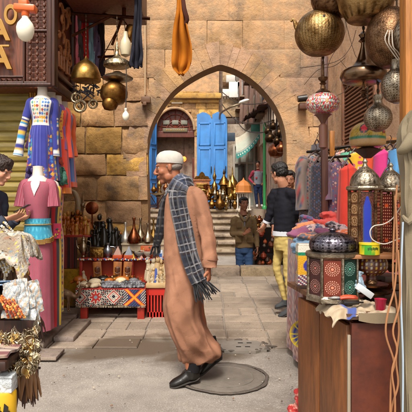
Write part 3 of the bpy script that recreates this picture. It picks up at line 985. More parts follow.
def shutter_leaf(hx0, hy0, ang, w, label):
 """panelled blue leaf hinged at hx0,hy0, opening direction ang from +x"""
 t = thing('blue_door', label, 'door leaf', (hx0, hy0, 1.05), 'blue folding door leaves of the antique shop')
 Rz = Matrix.Rotation(ang, 3, 'Z')
 h = P(0, 113, YS).z - 1.05
 def at(x, y, z): return Vector((hx0, hy0, 1.05)) + Rz @ Vector((x, y, z))
 m1 = MB()
 top = [(0, 0), (w, 0), (w, h - .34), (w * .85, h - .14), (w * .6, h - .03), (w * .35, h), (0, h - .1)]
 Mx = Rz @ Matrix(((1, 0, 0), (0, 0, -1), (0, 1, 0)))
 m1.prism(top, .05, at(0, 0, 0), Mx)
 m1.build('leaf', blue, t, smooth=False, fixn=True)
 m1 = MB()
 for (z0, z1) in ((.12, 1.0), (1.10, 2.35), (2.45, h - .42)):
  for sy in (-1, 1):
   for (a, b_, c_, d_) in ((.07, .13, z0, z1), (w - .13, w - .07, z0, z1), (.07, w - .07, z0, z0 + .06), (.07, w - .07, z1 - .06, z1)):
    m1.box(at((a + b_) / 2, -.025 + sy * .035, (c_ + d_) / 2), (b_ - a, .03, d_ - c_), rot=Rz, bev=.006)
 m1.build('panel_moulding', mat('blue_door_paint2', hx('#387cc0'), rough=.45), t)
 m1 = MB(); m1.box(at(w - .05, -.09, 1.5), (.03, .05, .25), rot=Rz, bev=.01); m1.build('handle', metal('dark_iron', hx('#3a3330')), t)
 return t
shutter_leaf(P(197, 0, 19.9).x, 19.86, R(-3), .62, 'blue panelled door leaf right beside the arched doorway, inner one')
shutter_leaf(P(212.5, 0, 19.9).x, 19.84, R(-14), .60, 'blue panelled door leaf at the right end, outer one of the pair')
shutter_leaf(P(157, 0, 19.9).x, 19.86, R(250), .62, 'blue door leaf folded nearly edge on, left of the arched doorway')
# wooden terrace counters with brassware in front of the shop
brass = metal('aged_brass', hx('#a98748'), .36, hx('#6b4d26'), bump=.35)
brassd = metal('dark_brass', hx('#8a6230'), .38, hx('#4d3216'), bump=.5)
silver = metal('tarnished_silver', hx('#b5a891'), .32, hx('#75664f'), bump=.4)
copper = metal('old_copper', hx('#9a5a38'), .35, hx('#5d3220'))
darkwood = wood('dark_wood', hx('#3d2218'), hx('#20110b'))
def counter(px0, px1, Y, ztop, zb, label):
 a, b_ = P(px0, 0, Y).x, P(px1, 0, Y).x
 t = thing('display_counter', label, 'counter', ((a + b_) / 2, Y, zb))
 m1 = MB(); m1.box(((a + b_) / 2, Y, ztop - .02), (b_ - a, .5, .04), bev=.01); m1.build('top', darkwood, t)
 m1 = MB()
 n_ = max(2, int((b_ - a) / .42))
 for k in range(n_ + 1): m1.box((a + .03 + (b_ - a - .06) * k / n_, Y - .2, (ztop + zb) / 2), (.05, .05, ztop - zb - .04), bev=.006)
 for k in range(n_):
  xa = a + .03 + (b_ - a - .06) * k / n_; xb = a + .03 + (b_ - a - .06) * (k + 1) / n_
  m1.tube([(xa, Y - .2, ztop - .08), ((xa + xb) / 2, Y - .2, zb + .12), (xb, Y - .2, ztop - .08)], .018, 4)
 m1.box(((a + b_) / 2, Y - .15, zb + .12), (b_ - a, .3, .03))
 m1.build('carved_front', wood('cfront', hx('#5a3320'), hx('#2f180f')), t)
counter(150, 178, 19.0, 1.62, 1.0, 'dark wooden counter with brassware, left of the steps behind the old man')
counter(203, 222, 18.95, 1.36, 1.0, 'low dark counter at the top of the steps under the brass lanterns')
counter(222.5, 238, 19.0, 1.38, 1.0, 'low dark counter at the top of the steps, right of the brass lanterns')
def turned(mbx, c, h, r, kind, seg=14):
 """brass shapes by profile"""
 K = {
  'finial': [(.5, 0), (.55, .04), (.25, .08), (.18, .16), (.5, .24), (.62, .34), (.5, .44), (.2, .50), (.16, .56), (.34, .62), (.36, .68), (.14, .76), (.08, .9), (.02, 1)],
  'vase': [(.42, 0), (.45, .03), (.3, .08), (.75, .25), (1, .42), (.85, .6), (.4, .72), (.28, .85), (.5, .97), (.52, 1)],
  'teapot': [(.5, 0), (.55, .04), (.4, .1), (.9, .3), (1, .45), (.8, .6), (.45, .68), (.4, .74), (.6, .78), (.4, .88), (.12, .93), (.12, 1)],
  'lantern': [(.7, 0), (.75, .04), (.55, .06), (.6, .45), (.85, .48), (.8, .52), (.5, .66), (.2, .76), (.12, .82), (.2, .86), (.03, 1)],
  'bowl': [(.4, 0), (.42, .1), (.25, .2), (.6, .45), (.95, .8), (1, 1)],
  'bottle': [(.8, 0), (1, .08), (.95, .25), (.5, .45), (.22, .6), (.15, .85), (.25, .97), (.2, 1)],
  'onion': [(.3, 0), (.9, .14), (1, .3), (.8, .48), (.35, .62), (.14, .72), (.1, .9), (.02, 1)],
 }[kind]
 mbx.lathe([(max(1e-4, a * r), z * h) for a, z in K], c, seg)
 return mbx
ware = [(197, 199, 19.0, .95, .32, 'shrine', 'carved gilt wooden chest'), (203, 178, 19, .0, 0, '', '')]
def onbase(px, Y, z, kind, h, r, m, label, cat='brass ware', nm='brass_lantern', group=None, handle=False, spout=False):
 x = P(px, 0, Y).x
 t = thing(nm, label, cat, (x, Y, z), group)
 m1 = MB(); turned(m1, (x, Y, z), h, r, kind); m1.build('body', m, t)
 if handle:
  m1 = MB(); m1.tube([(x + r * .5, Y, z + h * .75), (x + r * 1.5, Y, z + h * .7), (x + r * 1.5, Y, z + h * .35), (x + r * .8, Y, z + h * .2)], r * .1, 6, sub=3); m1.build('handle', m, t)
 if spout:
  m1 = MB(); m1.tube([(x - r * .8, Y, z + h * .35), (x - r * 1.4, Y, z + h * .5), (x - r * 1.6, Y, z + h * .78)], [r * .22, r * .14, r * .08], 6, sub=3); m1.build('spout', m, t)
 return t
zc1 = 1.36
# gilt chest / cabinet
t = thing('gilt_chest', 'carved orange gilt wooden chest with peaked crest among brassware', 'chest', (P(202, 0, 18.8).x, 18.8, zc1))
x = P(202, 0, 18.8).x
m1 = MB(); m1.box((x, 18.8, zc1 + .35), (.58, .35, .70), bev=.02); m1.box((x, 18.8, zc1 + .72), (.68, .4, .06), bev=.02)
m1.build('cabinet', wood('giltwood', hx('#9a5a2e'), hx('#6b3517')), t)
m1 = MB(); m1.prism([(-.3, 0), (.3, 0), (.24, .12), (.12, .14), (.08, .24), (0, .3), (-.08, .24), (-.12, .14), (-.24, .12)], -.08, (x, 18.75, zc1 + .75), M_xz); m1.build('crest', brassd, t, smooth=False, fixn=True)
m1 = MB(); m1.box((x, 18.61, zc1 + .36), (.42, .03, .5), bev=.01)
for k in range(5): m1.tube([(x - .2, 18.59, zc1 + .15 + k * .1), (x + .2, 18.59, zc1 + .15 + k * .1)], .018, 5)
m1.build('door_panel', brass, t)
lab2 = 'at the top of the steps'
onbase(214.5, 18.75, zc1, 'finial', 1.30, .20, brass, 'tall gold finial lamp in front of the middle blue door leaf')
onbase(209, 18.7, zc1, 'vase', .55, .2, brass, 'rounded gold vase on the counter left of the tall finial lamp', nm='brass_vase')
onbase(232.5, 18.8, zc1 + .1, 'onion', 1.15, .24, brass, 'big gold onion shaped lamp right of the blue doors')
onbase(230, 18.6, zc1, 'lantern', .95, .17, brass, 'slim gold lantern just left of the big onion lamp')
onbase(235, 18.6, zc1, 'teapot', .5, .16, brass, 'squat gold pot under the big onion lamp', nm='brass_pot')
onbase(224, 18.8, zc1, 'lantern', 1.15, .26, brassd, 'dark pagoda lantern with orange cap between two gold lamps')
onbase(220, 18.6, zc1, 'teapot', .42, .13, silver, 'small grey teapot on the low counter under the pagoda lantern', nm='teapot', handle=True, spout=True)
onbase(217.5, 18.55, zc1, 'vase', .36, .1, brassd, 'small brown vase right of the finial lamp base', nm='vase')
onbase(199, 18.5, zc1 + .02, 'teapot', .45, .17, brass, 'gold teapot before the gilt chest', nm='teapot', handle=True, spout=True)
onbase(208, 18.5, zc1, 'bottle', .5, .11, copper, 'copper bottle beside the gilt chest', nm='bottle')
onbase(159.5, 18.6, 1.62, 'finial', .85, .15, brass, 'gold finial vase on the counter left of the old man\'s face', nm='brass_vase')
onbase(158, 18.4, 1.45, 'bowl', .16, .28, silver, 'wide silver dish under the gold finial vase at left', nm='dish')
onbase(154, 18.6, 1.62, 'onion', .35, .12, brassd, 'small dark pot at the left end of the left counter', nm='pot')
onbase(166, 18.6, 1.62, 'vase', .4, .12, copper, 'copper vase on the left counter right of the finial vase', nm='vase')
onbase(212, 18.4, 1.02, 'vase', .4, .15, brassd, 'brown pot on the terrace floor under the low counter', nm='pot')
onbase(220, 18.3, 1.0, 'onion', .62, .2, brassd, 'pointed brown lamp standing at the top of the steps', nm='floor_lamp')
onbase(226, 18.3, 1.0, 'finial', .5, .1, brass, 'small gold finial ornament on the top step', nm='ornament')
for k in range(26):
 px = random.uniform(195, 237); r_ = random.uniform(.05, .13)
 onbase(px, random.uniform(18.3, 18.85), random.choice([zc1, zc1, 1.0]), random.choice(['finial', 'vase', 'teapot', 'bottle', 'onion', 'lantern', 'bowl']), r_ * random.uniform(2.5, 5), r_, random.choice([brass, brassd, copper, silver, brassd]), 'small brass or copper vessel crowded among the brassware at the top of the steps', nm='brass_vessel', group='small vessels at the top of the steps')
# striped kiosk lamp with orange roof (white slats)
t = thing('slatted_lantern', 'white slatted lantern with pointed orange roof right of the steps', 'lantern', (P(243, 0, 18.5).x, 18.5, 1.0))
x = P(243.5, 0, 18.5).x
m1 = MB()
for k in range(6):
 a = x - .22 + k * .088; m1.box((a, 18.42, 1.28), (.045, .03, .62), bev=.006)
m1.box((x, 18.5, .985), (.56, .3, .05), bev=.01); m1.box((x, 18.5, 1.60), (.56, .3, .05), bev=.01); m1.build('slats', mat('white_slat', hx('#cfc8bd')), t)
m1 = MB(); m1.lathe([(.34, 0), (.3, .05), (.28, .25), (.18, .38), (.05, .46), (.03, .5), (.001, .56)], (x, 18.5, 1.62), 8); m1.build('roof', mat('orange_roof', hx('#b06a2c')), t, smooth=False)
# ---------------------------------------------------------------- street beyond
pinkw = stone_mat('rose_plaster', hx('#d6ab90'), hx('#c49a80'), hx('#a07c66'), 0, pit=.1)
palew = stone_mat('pale_concrete', hx('#c9bba6'), hx('#b3a28c'), hx('#877766'), 0, pit=.2)
greyw = stone_mat('grey_plaster', hx('#a08b76'), hx('#8a7563'), hx('#66564a'), 0, pit=.3)
XQ = 2.35
bdn = thing('rose_building', 'tall rose plastered building along the right of the far street', 'building', (XQ, 28, 1.0))
mb = MB(); mb.box((XQ + 3, 28.5, 5), (6, 29, 10)); mb.build('wall', pinkw, bdn, smooth=False)
mb = MB()
for k, (y_, z_) in enumerate([(20.5, 5.6), (23.5, 5.6), (27, 5.6), (31, 5.6), (23.5, 8.5), (27, 8.5), (31, 8.5), (35, 8.5), (20.5, 8.5)]):
 w = MB(); w.box((XQ - .02, y_, z_), (.12, 1.0, 1.5), bev=.01); wo_ = w.build('window', wood('winwood', hx('#6b4a38')), bdn)
 w = MB(); w.box((XQ - .09, y_, z_), (.03, .8, 1.3)); w.build('pane', mat('window_dark', hx('#2c2826'), rough=.2), wo_)
 w = MB(); w.box((XQ - .14, y_, z_ - .8), (.3, 1.1, .08), bev=.01); w.build('sill', greyw, wo_)
# balustrade of pale posts at first floor
mb = MB()
for k in range(11): mb.box((XQ - .06, 14.6 + k * .6, 4.1), (.12, .22, .9), bev=.01)
mb.box((XQ - .06, 17.6, 3.62), (.16, 6.6, .10), bev=.02)
mb.build('balustrade', mat('rail_cream', hx('#c9b6a0')), bdn)
# dark torn awning over it
aw = thing('dark_awning', 'ragged dark brown awning over the far street shops', 'awning', (XQ - .8, 20, 5.2))
mb = MB()
mb.sheet(40, 6, lambda u, v: (XQ - .6 * v, 16.6 + u * 7.4, 4.62 + .75 * u - .10 * v - .30 * v * abs(nz(u * 14, 2)) - .08 * nz(u * 6, v * 4)), .03)
mb.build('cloth', fabric('awning_dark', hx('#3f2c24')), aw)
# shop row on the right: glass doors, green pole, turquoise scalloped awning
sr = thing('glass_shop', 'grey framed glass shop front behind the man in the red sleeved top', 'shop front', (1.6, 22, 1.0))
mb = MB()
mb.box((1.9, 23.2, 2.9), (2.2, .3, 3.9)); mb.build('wall', palew, sr, smooth=False)
mb = MB()
for px in (234, 239.5, 247, 254.5, 262): mb.box((P(px, 0, 22.9).x, 22.95, 2.4), (.10, .12, 2.9), bev=.01)
for z_ in (1.05, 3.05, 3.85): mb.box((P(248, 0, 22.9).x, 22.96, z_), (1.35, .12, .10), bev=.01)
mb.build('frame', mat('frame_grey', hx('#b5ada0'), rough=.4), sr)
mb = MB(); mb.box((P(248, 0, 22.9).x, 23.03, 2.4), (1.3, .03, 2.8)); mb.build('glass', mat('shop_glass', hx('#a8aca2'), rough=.15, var=.5), sr, smooth=False)  # reflected daylight is put into the pale colour of the glass
mb = MB(); mb.box((P(241.5, 0, 22.8).x, 22.85, 2.0), (.30, .05, 1.9), bev=.02); mb.build('door_panel', mat('paneldark', hx('#4a4038'), rough=.3), sr)
ta = thing('turquoise_awning', 'curved white and turquoise shop awning hung across the far street', 'awning', P(248, 145, 21.5))
mb = MB()
def awf(u, v):
 a = P(236.5 + 26 * u, 150 - 24 * u ** 1.7, 21.6 - .3 * u)
 return a + Vector((0, -.55 * v + .75, (.0 if False else 0) + .62 - .62 * v - .08 * v * v))
mb.sheet(28, 8, awf, .02, col=lambda u, v: hx('#d6d2c6') if v < .45 else hx('#cfd8d0'))
mb.build('canopy', mat('awning_cloth', hx('#e6e2d8'), attr=True), ta)
mb = MB()
mb.sheet(60, 3, lambda u, v: awf(u, 1) + Vector((0, -.01, -.24 * v - (.05 * abs(math.sin(u * 22)) * v))), .015, col=lambda u, v: hx('#3f9f98') if (.15 < v) else hx('#d8d8d0'))
mb.build('valance', mat('awning_teal', WHITE, attr=True), ta)
mb = MB()
for k in range(11): mb.box(awf(.08 + k * .085, 1) + Vector((0, -.03, -.14)), (.05, .01, .07))
mb.build('valance_lettering', mat('lettering_white', hx('#d9ead8')), ta, smooth=False)
gp = MB(); x = P(264.5, 0, 18.6).x
gp.tube([(x, 18.6, 1.0), (x, 18.6, 4.2)], .055, 10); gp.lathe([(.09, 0), (.09, .1), (.055, .14)], (x, 18.6, 1.0), 10)
tag(gp.build('green_pole', mat('green_paint', hx('#2f8a4a'), rough=.4), org=(x, 18.6, 1)), 'bright green painted pole left of the dark haired man', 'pole')
# concrete balcony block at the back
bk = thing('back_building', 'shabby beige block with laundry balconies closing the far street', 'building', (1.0, 36, 1))
mb = MB(); mb.box((.6, 40, 7), (7.5, 6, 14)); mb.build('wall', palew, bk, smooth=False)
for k, (px0, px1, py0, py1) in enumerate([(219, 243, 99, 117), (221, 246, 128, 143), (221, 238, 70, 82)]):
 a, b_ = P(px0, py0, 35.5), P(px1, py1, 35.5)
 w = MB(); w.box(((a.x + b_.x) / 2, 36.3, (a.z + b_.z) / 2), (b_.x - a.x, 1.6, a.z - b_.z), bev=.03); bo = w.build('balcony', stone_mat('balc', hx('#b59b7c'), hx('#9c8266'), hx('#705b48'), .1), bk)
 w = MB()
 for j in range(8): w.tube([(a.x + .1 + j * (b_.x - a.x - .2) / 7, 35.5, a.z), (a.x + .1 + j * (b_.x - a.x - .2) / 7, 35.5, a.z + .5)], .03, 4)
 w.tube([(a.x, 35.5, a.z + .5), (b_.x, 35.5, a.z + .5)], .04, 4); w.build('railing', metal('rail_grey', hx('#7a7068')), bo)
for k, (px, py, w_, h_, c_) in enumerate([(236, 90, 1.0, 1.1, '#e0ded8'), (231, 79, .7, .5, '#b8b4ac'), (241, 76, .9, .8, '#6b6258'), (226, 93, .5, .5, '#d7d0c8'), (240, 88, .4, 1.0, '#8a8078'), (228, 122, 1.1, .5, '#4a3c32'), (238, 122, .5, .6, '#51453a')]):
 w = MB(); w.box(P(px, py, 35.3), (w_, .3, h_), bev=.03); w.build('window' if k > 3 else 'balcony_panel', mat('bp%d' % k, hx(c_)), bk)
an = MB()
for k, px in enumerate((234, 238, 243)):
 m1 = MB(); q = P(px, 74, 36.6); m1.box(q, (.5, .5, .36), bev=.04); m1.ell(q + Vector((0, -.26, 0)), (.14, .03, .14))
 tag(m1.build('air_conditioner', mat('ac_white', hx('#cfcac0')), org=q), ['grey white air conditioner high on the far block, left one', 'grey white air conditioner high on the far block, middle one', 'grey white air conditioner high on the far block, right one'][k], 'air conditioner', 'air conditioners on the far block')
# street lamp
sl_ = thing('street_lamp', 'curved arm street lamp with white head in the archway', 'street lamp', P(222, 150, 15))
mb = MB(); mb.tube([P(220, 112, 19.9), P(219.5, 119, 18), P(221, 113, 16), P(230, 107.5, 15), P(240, 104, 15)], .03, 8, sub=4); mb.build('arm', metal('lamp_arm', hx('#8a7a66'), .5), sl_)
mb = MB(); mb.ell(P(244, 101.3, 15), (.17, .10, .055), rot=Matrix.Rotation(R(-18), 3, 'Y')); mb.build('head', mat('lamp_white', hx('#e2ddd2'), rough=.3), sl_)
# far building on the left of the street closes the gap
mb = MB(); mb.box((-8.5, 30, 4), (18.4, 18, 8));
tag(mb.build('rear_building', greyw, smooth=False, org=(-8, 30, 0)), 'plain brown building rising behind the antique shop', 'building')
mb = MB(); mb.box((-6.2, 13, 1), (7.6, 10, 3));
tag(mb.build('side_building', greyw, smooth=False, org=(-6, 13, 0)), 'plain stone building left of the stairs behind the wall', 'building')
mb = MB(); mb.box((6.0, 13.5, 1.7), (7.4, 9, 4.6));
tag(mb.build('corner_building', greyw, smooth=False, org=(6, 13.5, 0)), 'brown stone building right of the stairs behind the wall', 'building')
# hanging dark brass goods at the right inside the arch
random.seed(21)
brassk = metal('blackened_brass', hx('#4a3826'), .4, hx('#241a12'), bump=.5)
spots = [(276, 150, 12.0, .20), (270, 138, 12.5, .14), (279, 133, 12, .13), (273, 126, 13, .12), (281, 148, 11.5, .12), (268, 131, 13.5, .11), (277, 141, 11.8, .10), (282, 125, 12, .1)]
for k, (px, py, Y, r) in enumerate(spots):
 q = P(px, py, Y)
 t = thing('hanging_pot', ['round dark copper pot hanging inside the arch above the dark haired man', 'small dark pot in the cluster hanging inside the arch'][min(k, 1)], 'hanging pot', q, 'dark pots hanging inside the right of the arch')
 m1 = MB(); m1.lathe([(.05 * r, -r), (.7 * r, -.8 * r), (r, -.2 * r), (.85 * r, .4 * r), (.35 * r, .8 * r), (.3 * r, 1.2 * r), (.45 * r, 1.3 * r)], q, 14); m1.build('body', copper if k in (0, 4) else brassk, t)
 m1 = MB(); m1.tube([q + Vector((0, 0, 1.2 * r)), q + Vector((.02, 0, 3.92 + .2 - q.z))], .012, 4); m1.build('chain', metal('dark_iron', hx('#3a3330')), t)
mb = MB(); mb.tube([(1.1, 12.0, 4.05), (2.5, 12.6, 4.1)], .04, 6); mb.tube([(1.35, 11.2, 4.0), (1.6, 14.0, 4.15)], .03, 6); mb.tube([(1.8, 11.2, 4.0), (2.0, 14.0, 4.15)], .03, 6)
tag(mb.build('hanging_rail', metal('dark_iron', hx('#3a3330')), org=(1.8, 12, 4)), 'dark rail inside the arch carrying hanging pots', 'rail')
# ================================================================== PEOPLE
def skin(name, c):
 m = mat(name, hx(c), rough=.5, var=.25, scale=25, bump=.4, bscale=200, bdist=.0012, attr=True, spec=.35)
 m.node_tree.nodes['Principled BSDF'].inputs['Subsurface Weight'].default_value = .08
 return m
sk_tan = skin('skin_tan', '#9c6245')
sk_brown = skin('skin_brown', '#96634a')
sk_pale = skin('skin_light', '#bd876a')
hair_m = mat('black_hair', hx('#15100e'), rough=.45, var=.5, scale=60, bump=1.0, bscale=180, bdist=.006, stretch=(1, 1, .3))
hair_b = mat('brown_hair', hx('#2c1a12'), rough=.4, var=.5, scale=60, bump=1.0, bscale=180, bdist=.006, stretch=(1, 1, .3))
eye_w = mat('eye_white', hx('#857468'), rough=.5, bump=0)
eye_d = mat('eye_dark', hx('#1c120d'), rough=.15)
class Head:
 def __init__(s, c, f, u, k=1.0):
  s.c = Vector(c); s.f = Vector(f).normalized(); s.u = (Vector(u) - s.f * Vector(u).dot(s.f)).normalized(); s.s = s.u.cross(s.f)
  s.k = k; s.M = Matrix((s.f, s.s, s.u)).transposed()
 def p(s, a, b, c): return s.c + (s.f * a + s.s * b + s.u * c) * s.k
 def ell(s, mb, c, r, nu=20, nv=14): mb.ell(s.p(*c), tuple(x * s.k for x in r), rot=s.M, nu=nu, nv=nv)
 def build(s, mb, neck_to, nr=.055, old=False):
  E = s.ell
  E(mb, (-.012, 0, .040), (.097, .076, .080))
  E(mb, (.022, 0, -.015), (.066, .062, .092))
  E(mb, (.010, 0, -.045), (.070, .058, .055))
  E(mb, (.062, 0, -.092), (.026, .028, .022))
  for q in (-1, 1):
   E(mb, (.052, q * .040, -.022), (.028, .022, .026))
   E(mb, (.012, q * .048, -.065), (.035, .018, .030))
   E(mb, (-.008, q * .075, -.004), (.016, .009, .027), 12, 10)
   E(mb, (-.012, q * .082, .002), (.009, .005, .022), 10, 8)
   E(mb, (.082, q * .030, .029), (.013, .024, .010), 10, 8)
   E(mb, (.078, q * .030, .003), (.009, .020, .005), 10, 8)
   E(mb, (.098, q * .012, -.030), (.010, .009, .008), 8, 6)
  mb.tube([s.p(.086, 0, .022), s.p(.100, 0, .0), s.p(.112, 0, -.024)], [.008 * s.k, .010 * s.k, .013 * s.k], 10, sub=2)
  E(mb, (.106, 0, -.028), (.014, .012, .010), 10, 8)
  E(mb, (.088, 0, -.052), (.013, .024, .006), 12, 8)
  E(mb, (.085, 0, -.063), (.013, .021, .007), 12, 8)
  mb.tube([s.p(-.028, 0, -.02), s.p(-.026, 0, -.085), neck_to], [nr * .95 * s.k, nr * s.k, nr * 1.15 * s.k], 16, sub=3)
 def eyes(s, parent):
  for q in (-1, 1):
   m = MB(); m.ell(s.p(.0735, q * .030, .012), .0118 * s.k, nu=10, nv=8); e = m.build('eye', eye_w, parent)
   m = MB(); m.ell(s.p(.0800, q * .030, .010), .0062 * s.k, nu=8, nv=6); m.build('iris', eye_d, e)
   m = MB(); m.tube([s.p(.086, q * .014, .034), s.p(.090, q * .030, .039), s.p(.074, q * .048, .033)], [.0025 * s.k, .0038 * s.k, .002 * s.k], 6, sub=2); m.build('eyebrow', hair_m, parent)
 def hair(s, parent, m, full=1.0, fringe=.0, vox=.006, long_=0):
  mb = MB()
  E = s.ell
  E(mb, (-.022, 0, .052), (.104 * full, .085 * full, .086 * full))
  E(mb, (-.045, 0, .010), (.078, .082, .070))
  E(mb, (.045, 0, .095), (.045, .055, .032 + fringe))
  for q in (-1, 1): E(mb, (.012, q * .066, .035), (.026, .016, .030))
  if long_:
   E(mb, (-.05, 0, -.05), (.075, .095, .11));
   for q in (-1, 1): E(mb, (.00, q * .07, -.03), (.055, .028, .10))
  remesh(mb, 'hair', m, parent, voxel=vox, smooth=1, disp=lambda p, n: .007 * nz(p.x * 60, p.y * 60, p.z * 60) + .005 * nz(p.x * 140, p.y * 140, p.z * 90))
def hand(mb, wr, d, pn, th, curl=.5, k=1.0, spread=1.0):
 """wr wrist point, d along the hand, pn palm normal (fingers curl towards it), th side where the thumb is"""
 d = Vector(d).normalized(); pn = (Vector(pn) - d * Vector(pn).dot(d)).normalized()
 s = d.cross(pn)
 if s.dot(Vector(th)) < 0: s = -s
 W = Vector(wr)
 mb.tube([W - d * .02 * k, W + d * .02 * k, W + d * .055 * k, W + d * .085 * k], [(.017 * k, .024 * k), (.014 * k, .031 * k), (.0125 * k, .037 * k), (.010 * k, .036 * k)], 12, up=s, sub=2)
 for i, (o, L, r) in enumerate([(.030, .068, .0080), (.0105, .078, .0083), (-.010, .073, .0079), (-.029, .056, .0070)]):
  b = W + d * (.082 - abs(o) * .12) * k + s * o * k * 1.02
  pts = [b - d * .02 * k, b]
  a = curl * (.6 + .12 * i)
  dirv = d + s * o * 3.2 * spread
  ang = 0; cur = b
  for sg in (.42, .32, .26):
   ang += a
   v = (dirv.normalized() * math.cos(ang) + pn * math.sin(ang))
   cur = cur + v * L * sg * k * 1.0
   pts.append(cur)
  mb.tube(pts, [r * k, r * k, r * .96 * k, r * .9 * k, r * .72 * k], 8, sub=2)
 tb = W + d * .025 * k + s * .024 * k
 t1 = tb + (d * .5 + s * .75 + pn * .35).normalized() * .032 * k
 t2 = t1 + (d * .85 + s * .35 + pn * .45).normalized() * .030 * k
 t3 = t2 + (d * .9 + s * .05 + pn * .5).normalized() * .024 * k
 mb.tube([tb - s * .012 * k, tb, t1, t2, t3], [.013 * k, .0125 * k, .0105 * k, .0095 * k, .0075 * k], 8, sub=2)
def limb(mb, a, b, c, r0, r1, r2, n=14, fold=None, over=.0):
 a, b, c = Vector(a), Vector(b), Vector(c)
 mb.tube([a, a.lerp(b, .5), b, b.lerp(c, .35), c], [r0, (r0 * .55 + r1 * .5), r1, (r1 * .75 + r2 * .32), r2], n, sub=4, fold=fold)
def shoe(parent, ank, toe, m, k=1.0, sole=None, name='shoe'):
 ank = Vector(ank); toe = Vector(toe)
 d = (toe - ank); dxy = d.normalized()
 mb = MB()
 heel = ank - dxy * .055 * k - Vector((0, 0, .045 * k)) + Vector((0, 0, 0))
 f0 = heel
 L = (toe - heel)
 pts = [f0 + L * t for t in (0, .12, .35, .6, .85, 1.0)]
 lift = [.012, .018, .022, .012, .004, .0]
 rad = [(.026, .020), (.036, .036), (.038, .040), (.043, .030), (.042, .024), (.022, .012)]
 pts = [p + Vector((0, 0, l * k)) for p, l in zip(pts, lift)]
 mb.tube(pts, [(a * k, b * k) for a, b in rad], 16, up=(0, 0, 1), sub=3)
 mb.tube([ank + Vector((0, 0, .03 * k)), ank - Vector((0, 0, .03 * k))], [.043 * k, .046 * k], 14)
 o = remesh(mb, name, m, parent, voxel=.006, smooth=2)
 if sole:
  mb = MB(); mb.tube([p - Vector((0, 0, (b * .8) * k)) for p, (a, b) in zip(pts, rad)], [(a * 1.07 * k, .010 * k) for a, b in rad], 16, up=(0, 0, 1), sub=3)
  mb.build('sole', sole, o)
 return o
def folds(amp, fx=9, fz=22, fy=9, seed=0):
 return lambda p, n: amp * nz(p.x * fx + seed, p.y * fy, p.z * fz) + amp * .5 * nz(p.x * fx * 2.7, p.y * fy * 2.7 + seed, p.z * fz * 1.6)
# ------------------------------------------------------------------ the old man walking past
Y1 = 3.65
def q1(px, py, dy=0.0): return P(px, py, Y1) + Vector((0, dy, 0))
man = thing('person', 'old man in white cap and tan robe striding left with a plaid scarf', 'person', (q1(192, 380).x, Y1, 0))
hd = Head(q1(169.0, 168.3, -.01), (-1, -.05, -.17), (-.18, 0, 1), .97)
bm_ = MB()
hd.build(bm_, q1(185, 194, 0), .056)
# torso, legs and arms inside the clothes keep the body one figure
bm_.tube([q1(186, 190), q1(188, 205), q1(187, 230), q1(186, 255)], [(.06, .09), (.11, .16), (.10, .14), (.10, .14)], 16, up=(0, 1, 0), sub=3)
limb(bm_, q1(197, 203, -.15), q1(204.5, 232, -.20), q1(208, 262, -.21), .034, .030, .026)
hand(bm_, q1(208.5, 264, -.21), (.02, -.05, -1), (-1, .3, 0), (-.35, -1, 0), .75, 1.02)
limb(bm_, q1(190, 202, .16), q1(188, 232, .20), q1(182, 258, .19), .045, .036, .027)
hand(bm_, q1(181.5, 260, .19), (-.15, 0, -1), (0, -1, 0), (-1, 0, 0), .6, 1.0)
limb(bm_, q1(184, 252, -.08), q1(184, 312, -.07), q1(191, 366, -.07), .080, .055, .036)
limb(bm_, q1(188, 252, .08), q1(196, 312, .08), q1(205, 358, .07), .085, .06, .040)
def facecol(p, n):
 l = p - hd.c
 a, c = l.dot(hd.f), l.dot(hd.u)
 if a > .035 and c < -.032 and l.length < .16: return (.72, .70, .70, 1)       # grey stubble
 return WHITE
remesh(bm_, 'body', sk_tan, man, voxel=.0055, smooth=2, colfn=facecol)
hd.eyes(man)
mb = MB(); hd.ell(mb, (-.040, 0, .004), (.066, .0745, .040)); hd.ell(mb, (.008, 0, .012), (.016, .0765, .030))
remesh(mb, 'hair', mat('grey_hair', hx('#7d736a'), rough=.7, bump=1, bdist=.004, bscale=160), man, voxel=.006, smooth=1)
# knitted cap
mb = MB()
prof = [(.099, .0), (.101, .012), (.100, .035), (.092, .058), (.074, .078), (.045, .090), (.001, .095)]
Mc = Head((0, 0, 0), (-1, -.05, .04), (.12, 0, 1)).M
mb.lathe([(.094, .0)] + prof, hd.p(-.012, 0, .034), 40, rot=Mc, sy=.82, sx=1.0)
capm = bpy.data.materials.new('knit_white'); nt, pp = nodes(capm)
mb.build('cap', mat('knitted_cap', hx('#b5b1a8'), rough=.95, var=.2, scale=50, bump=.6, bscale=260, bdist=.002), man, ang=80)
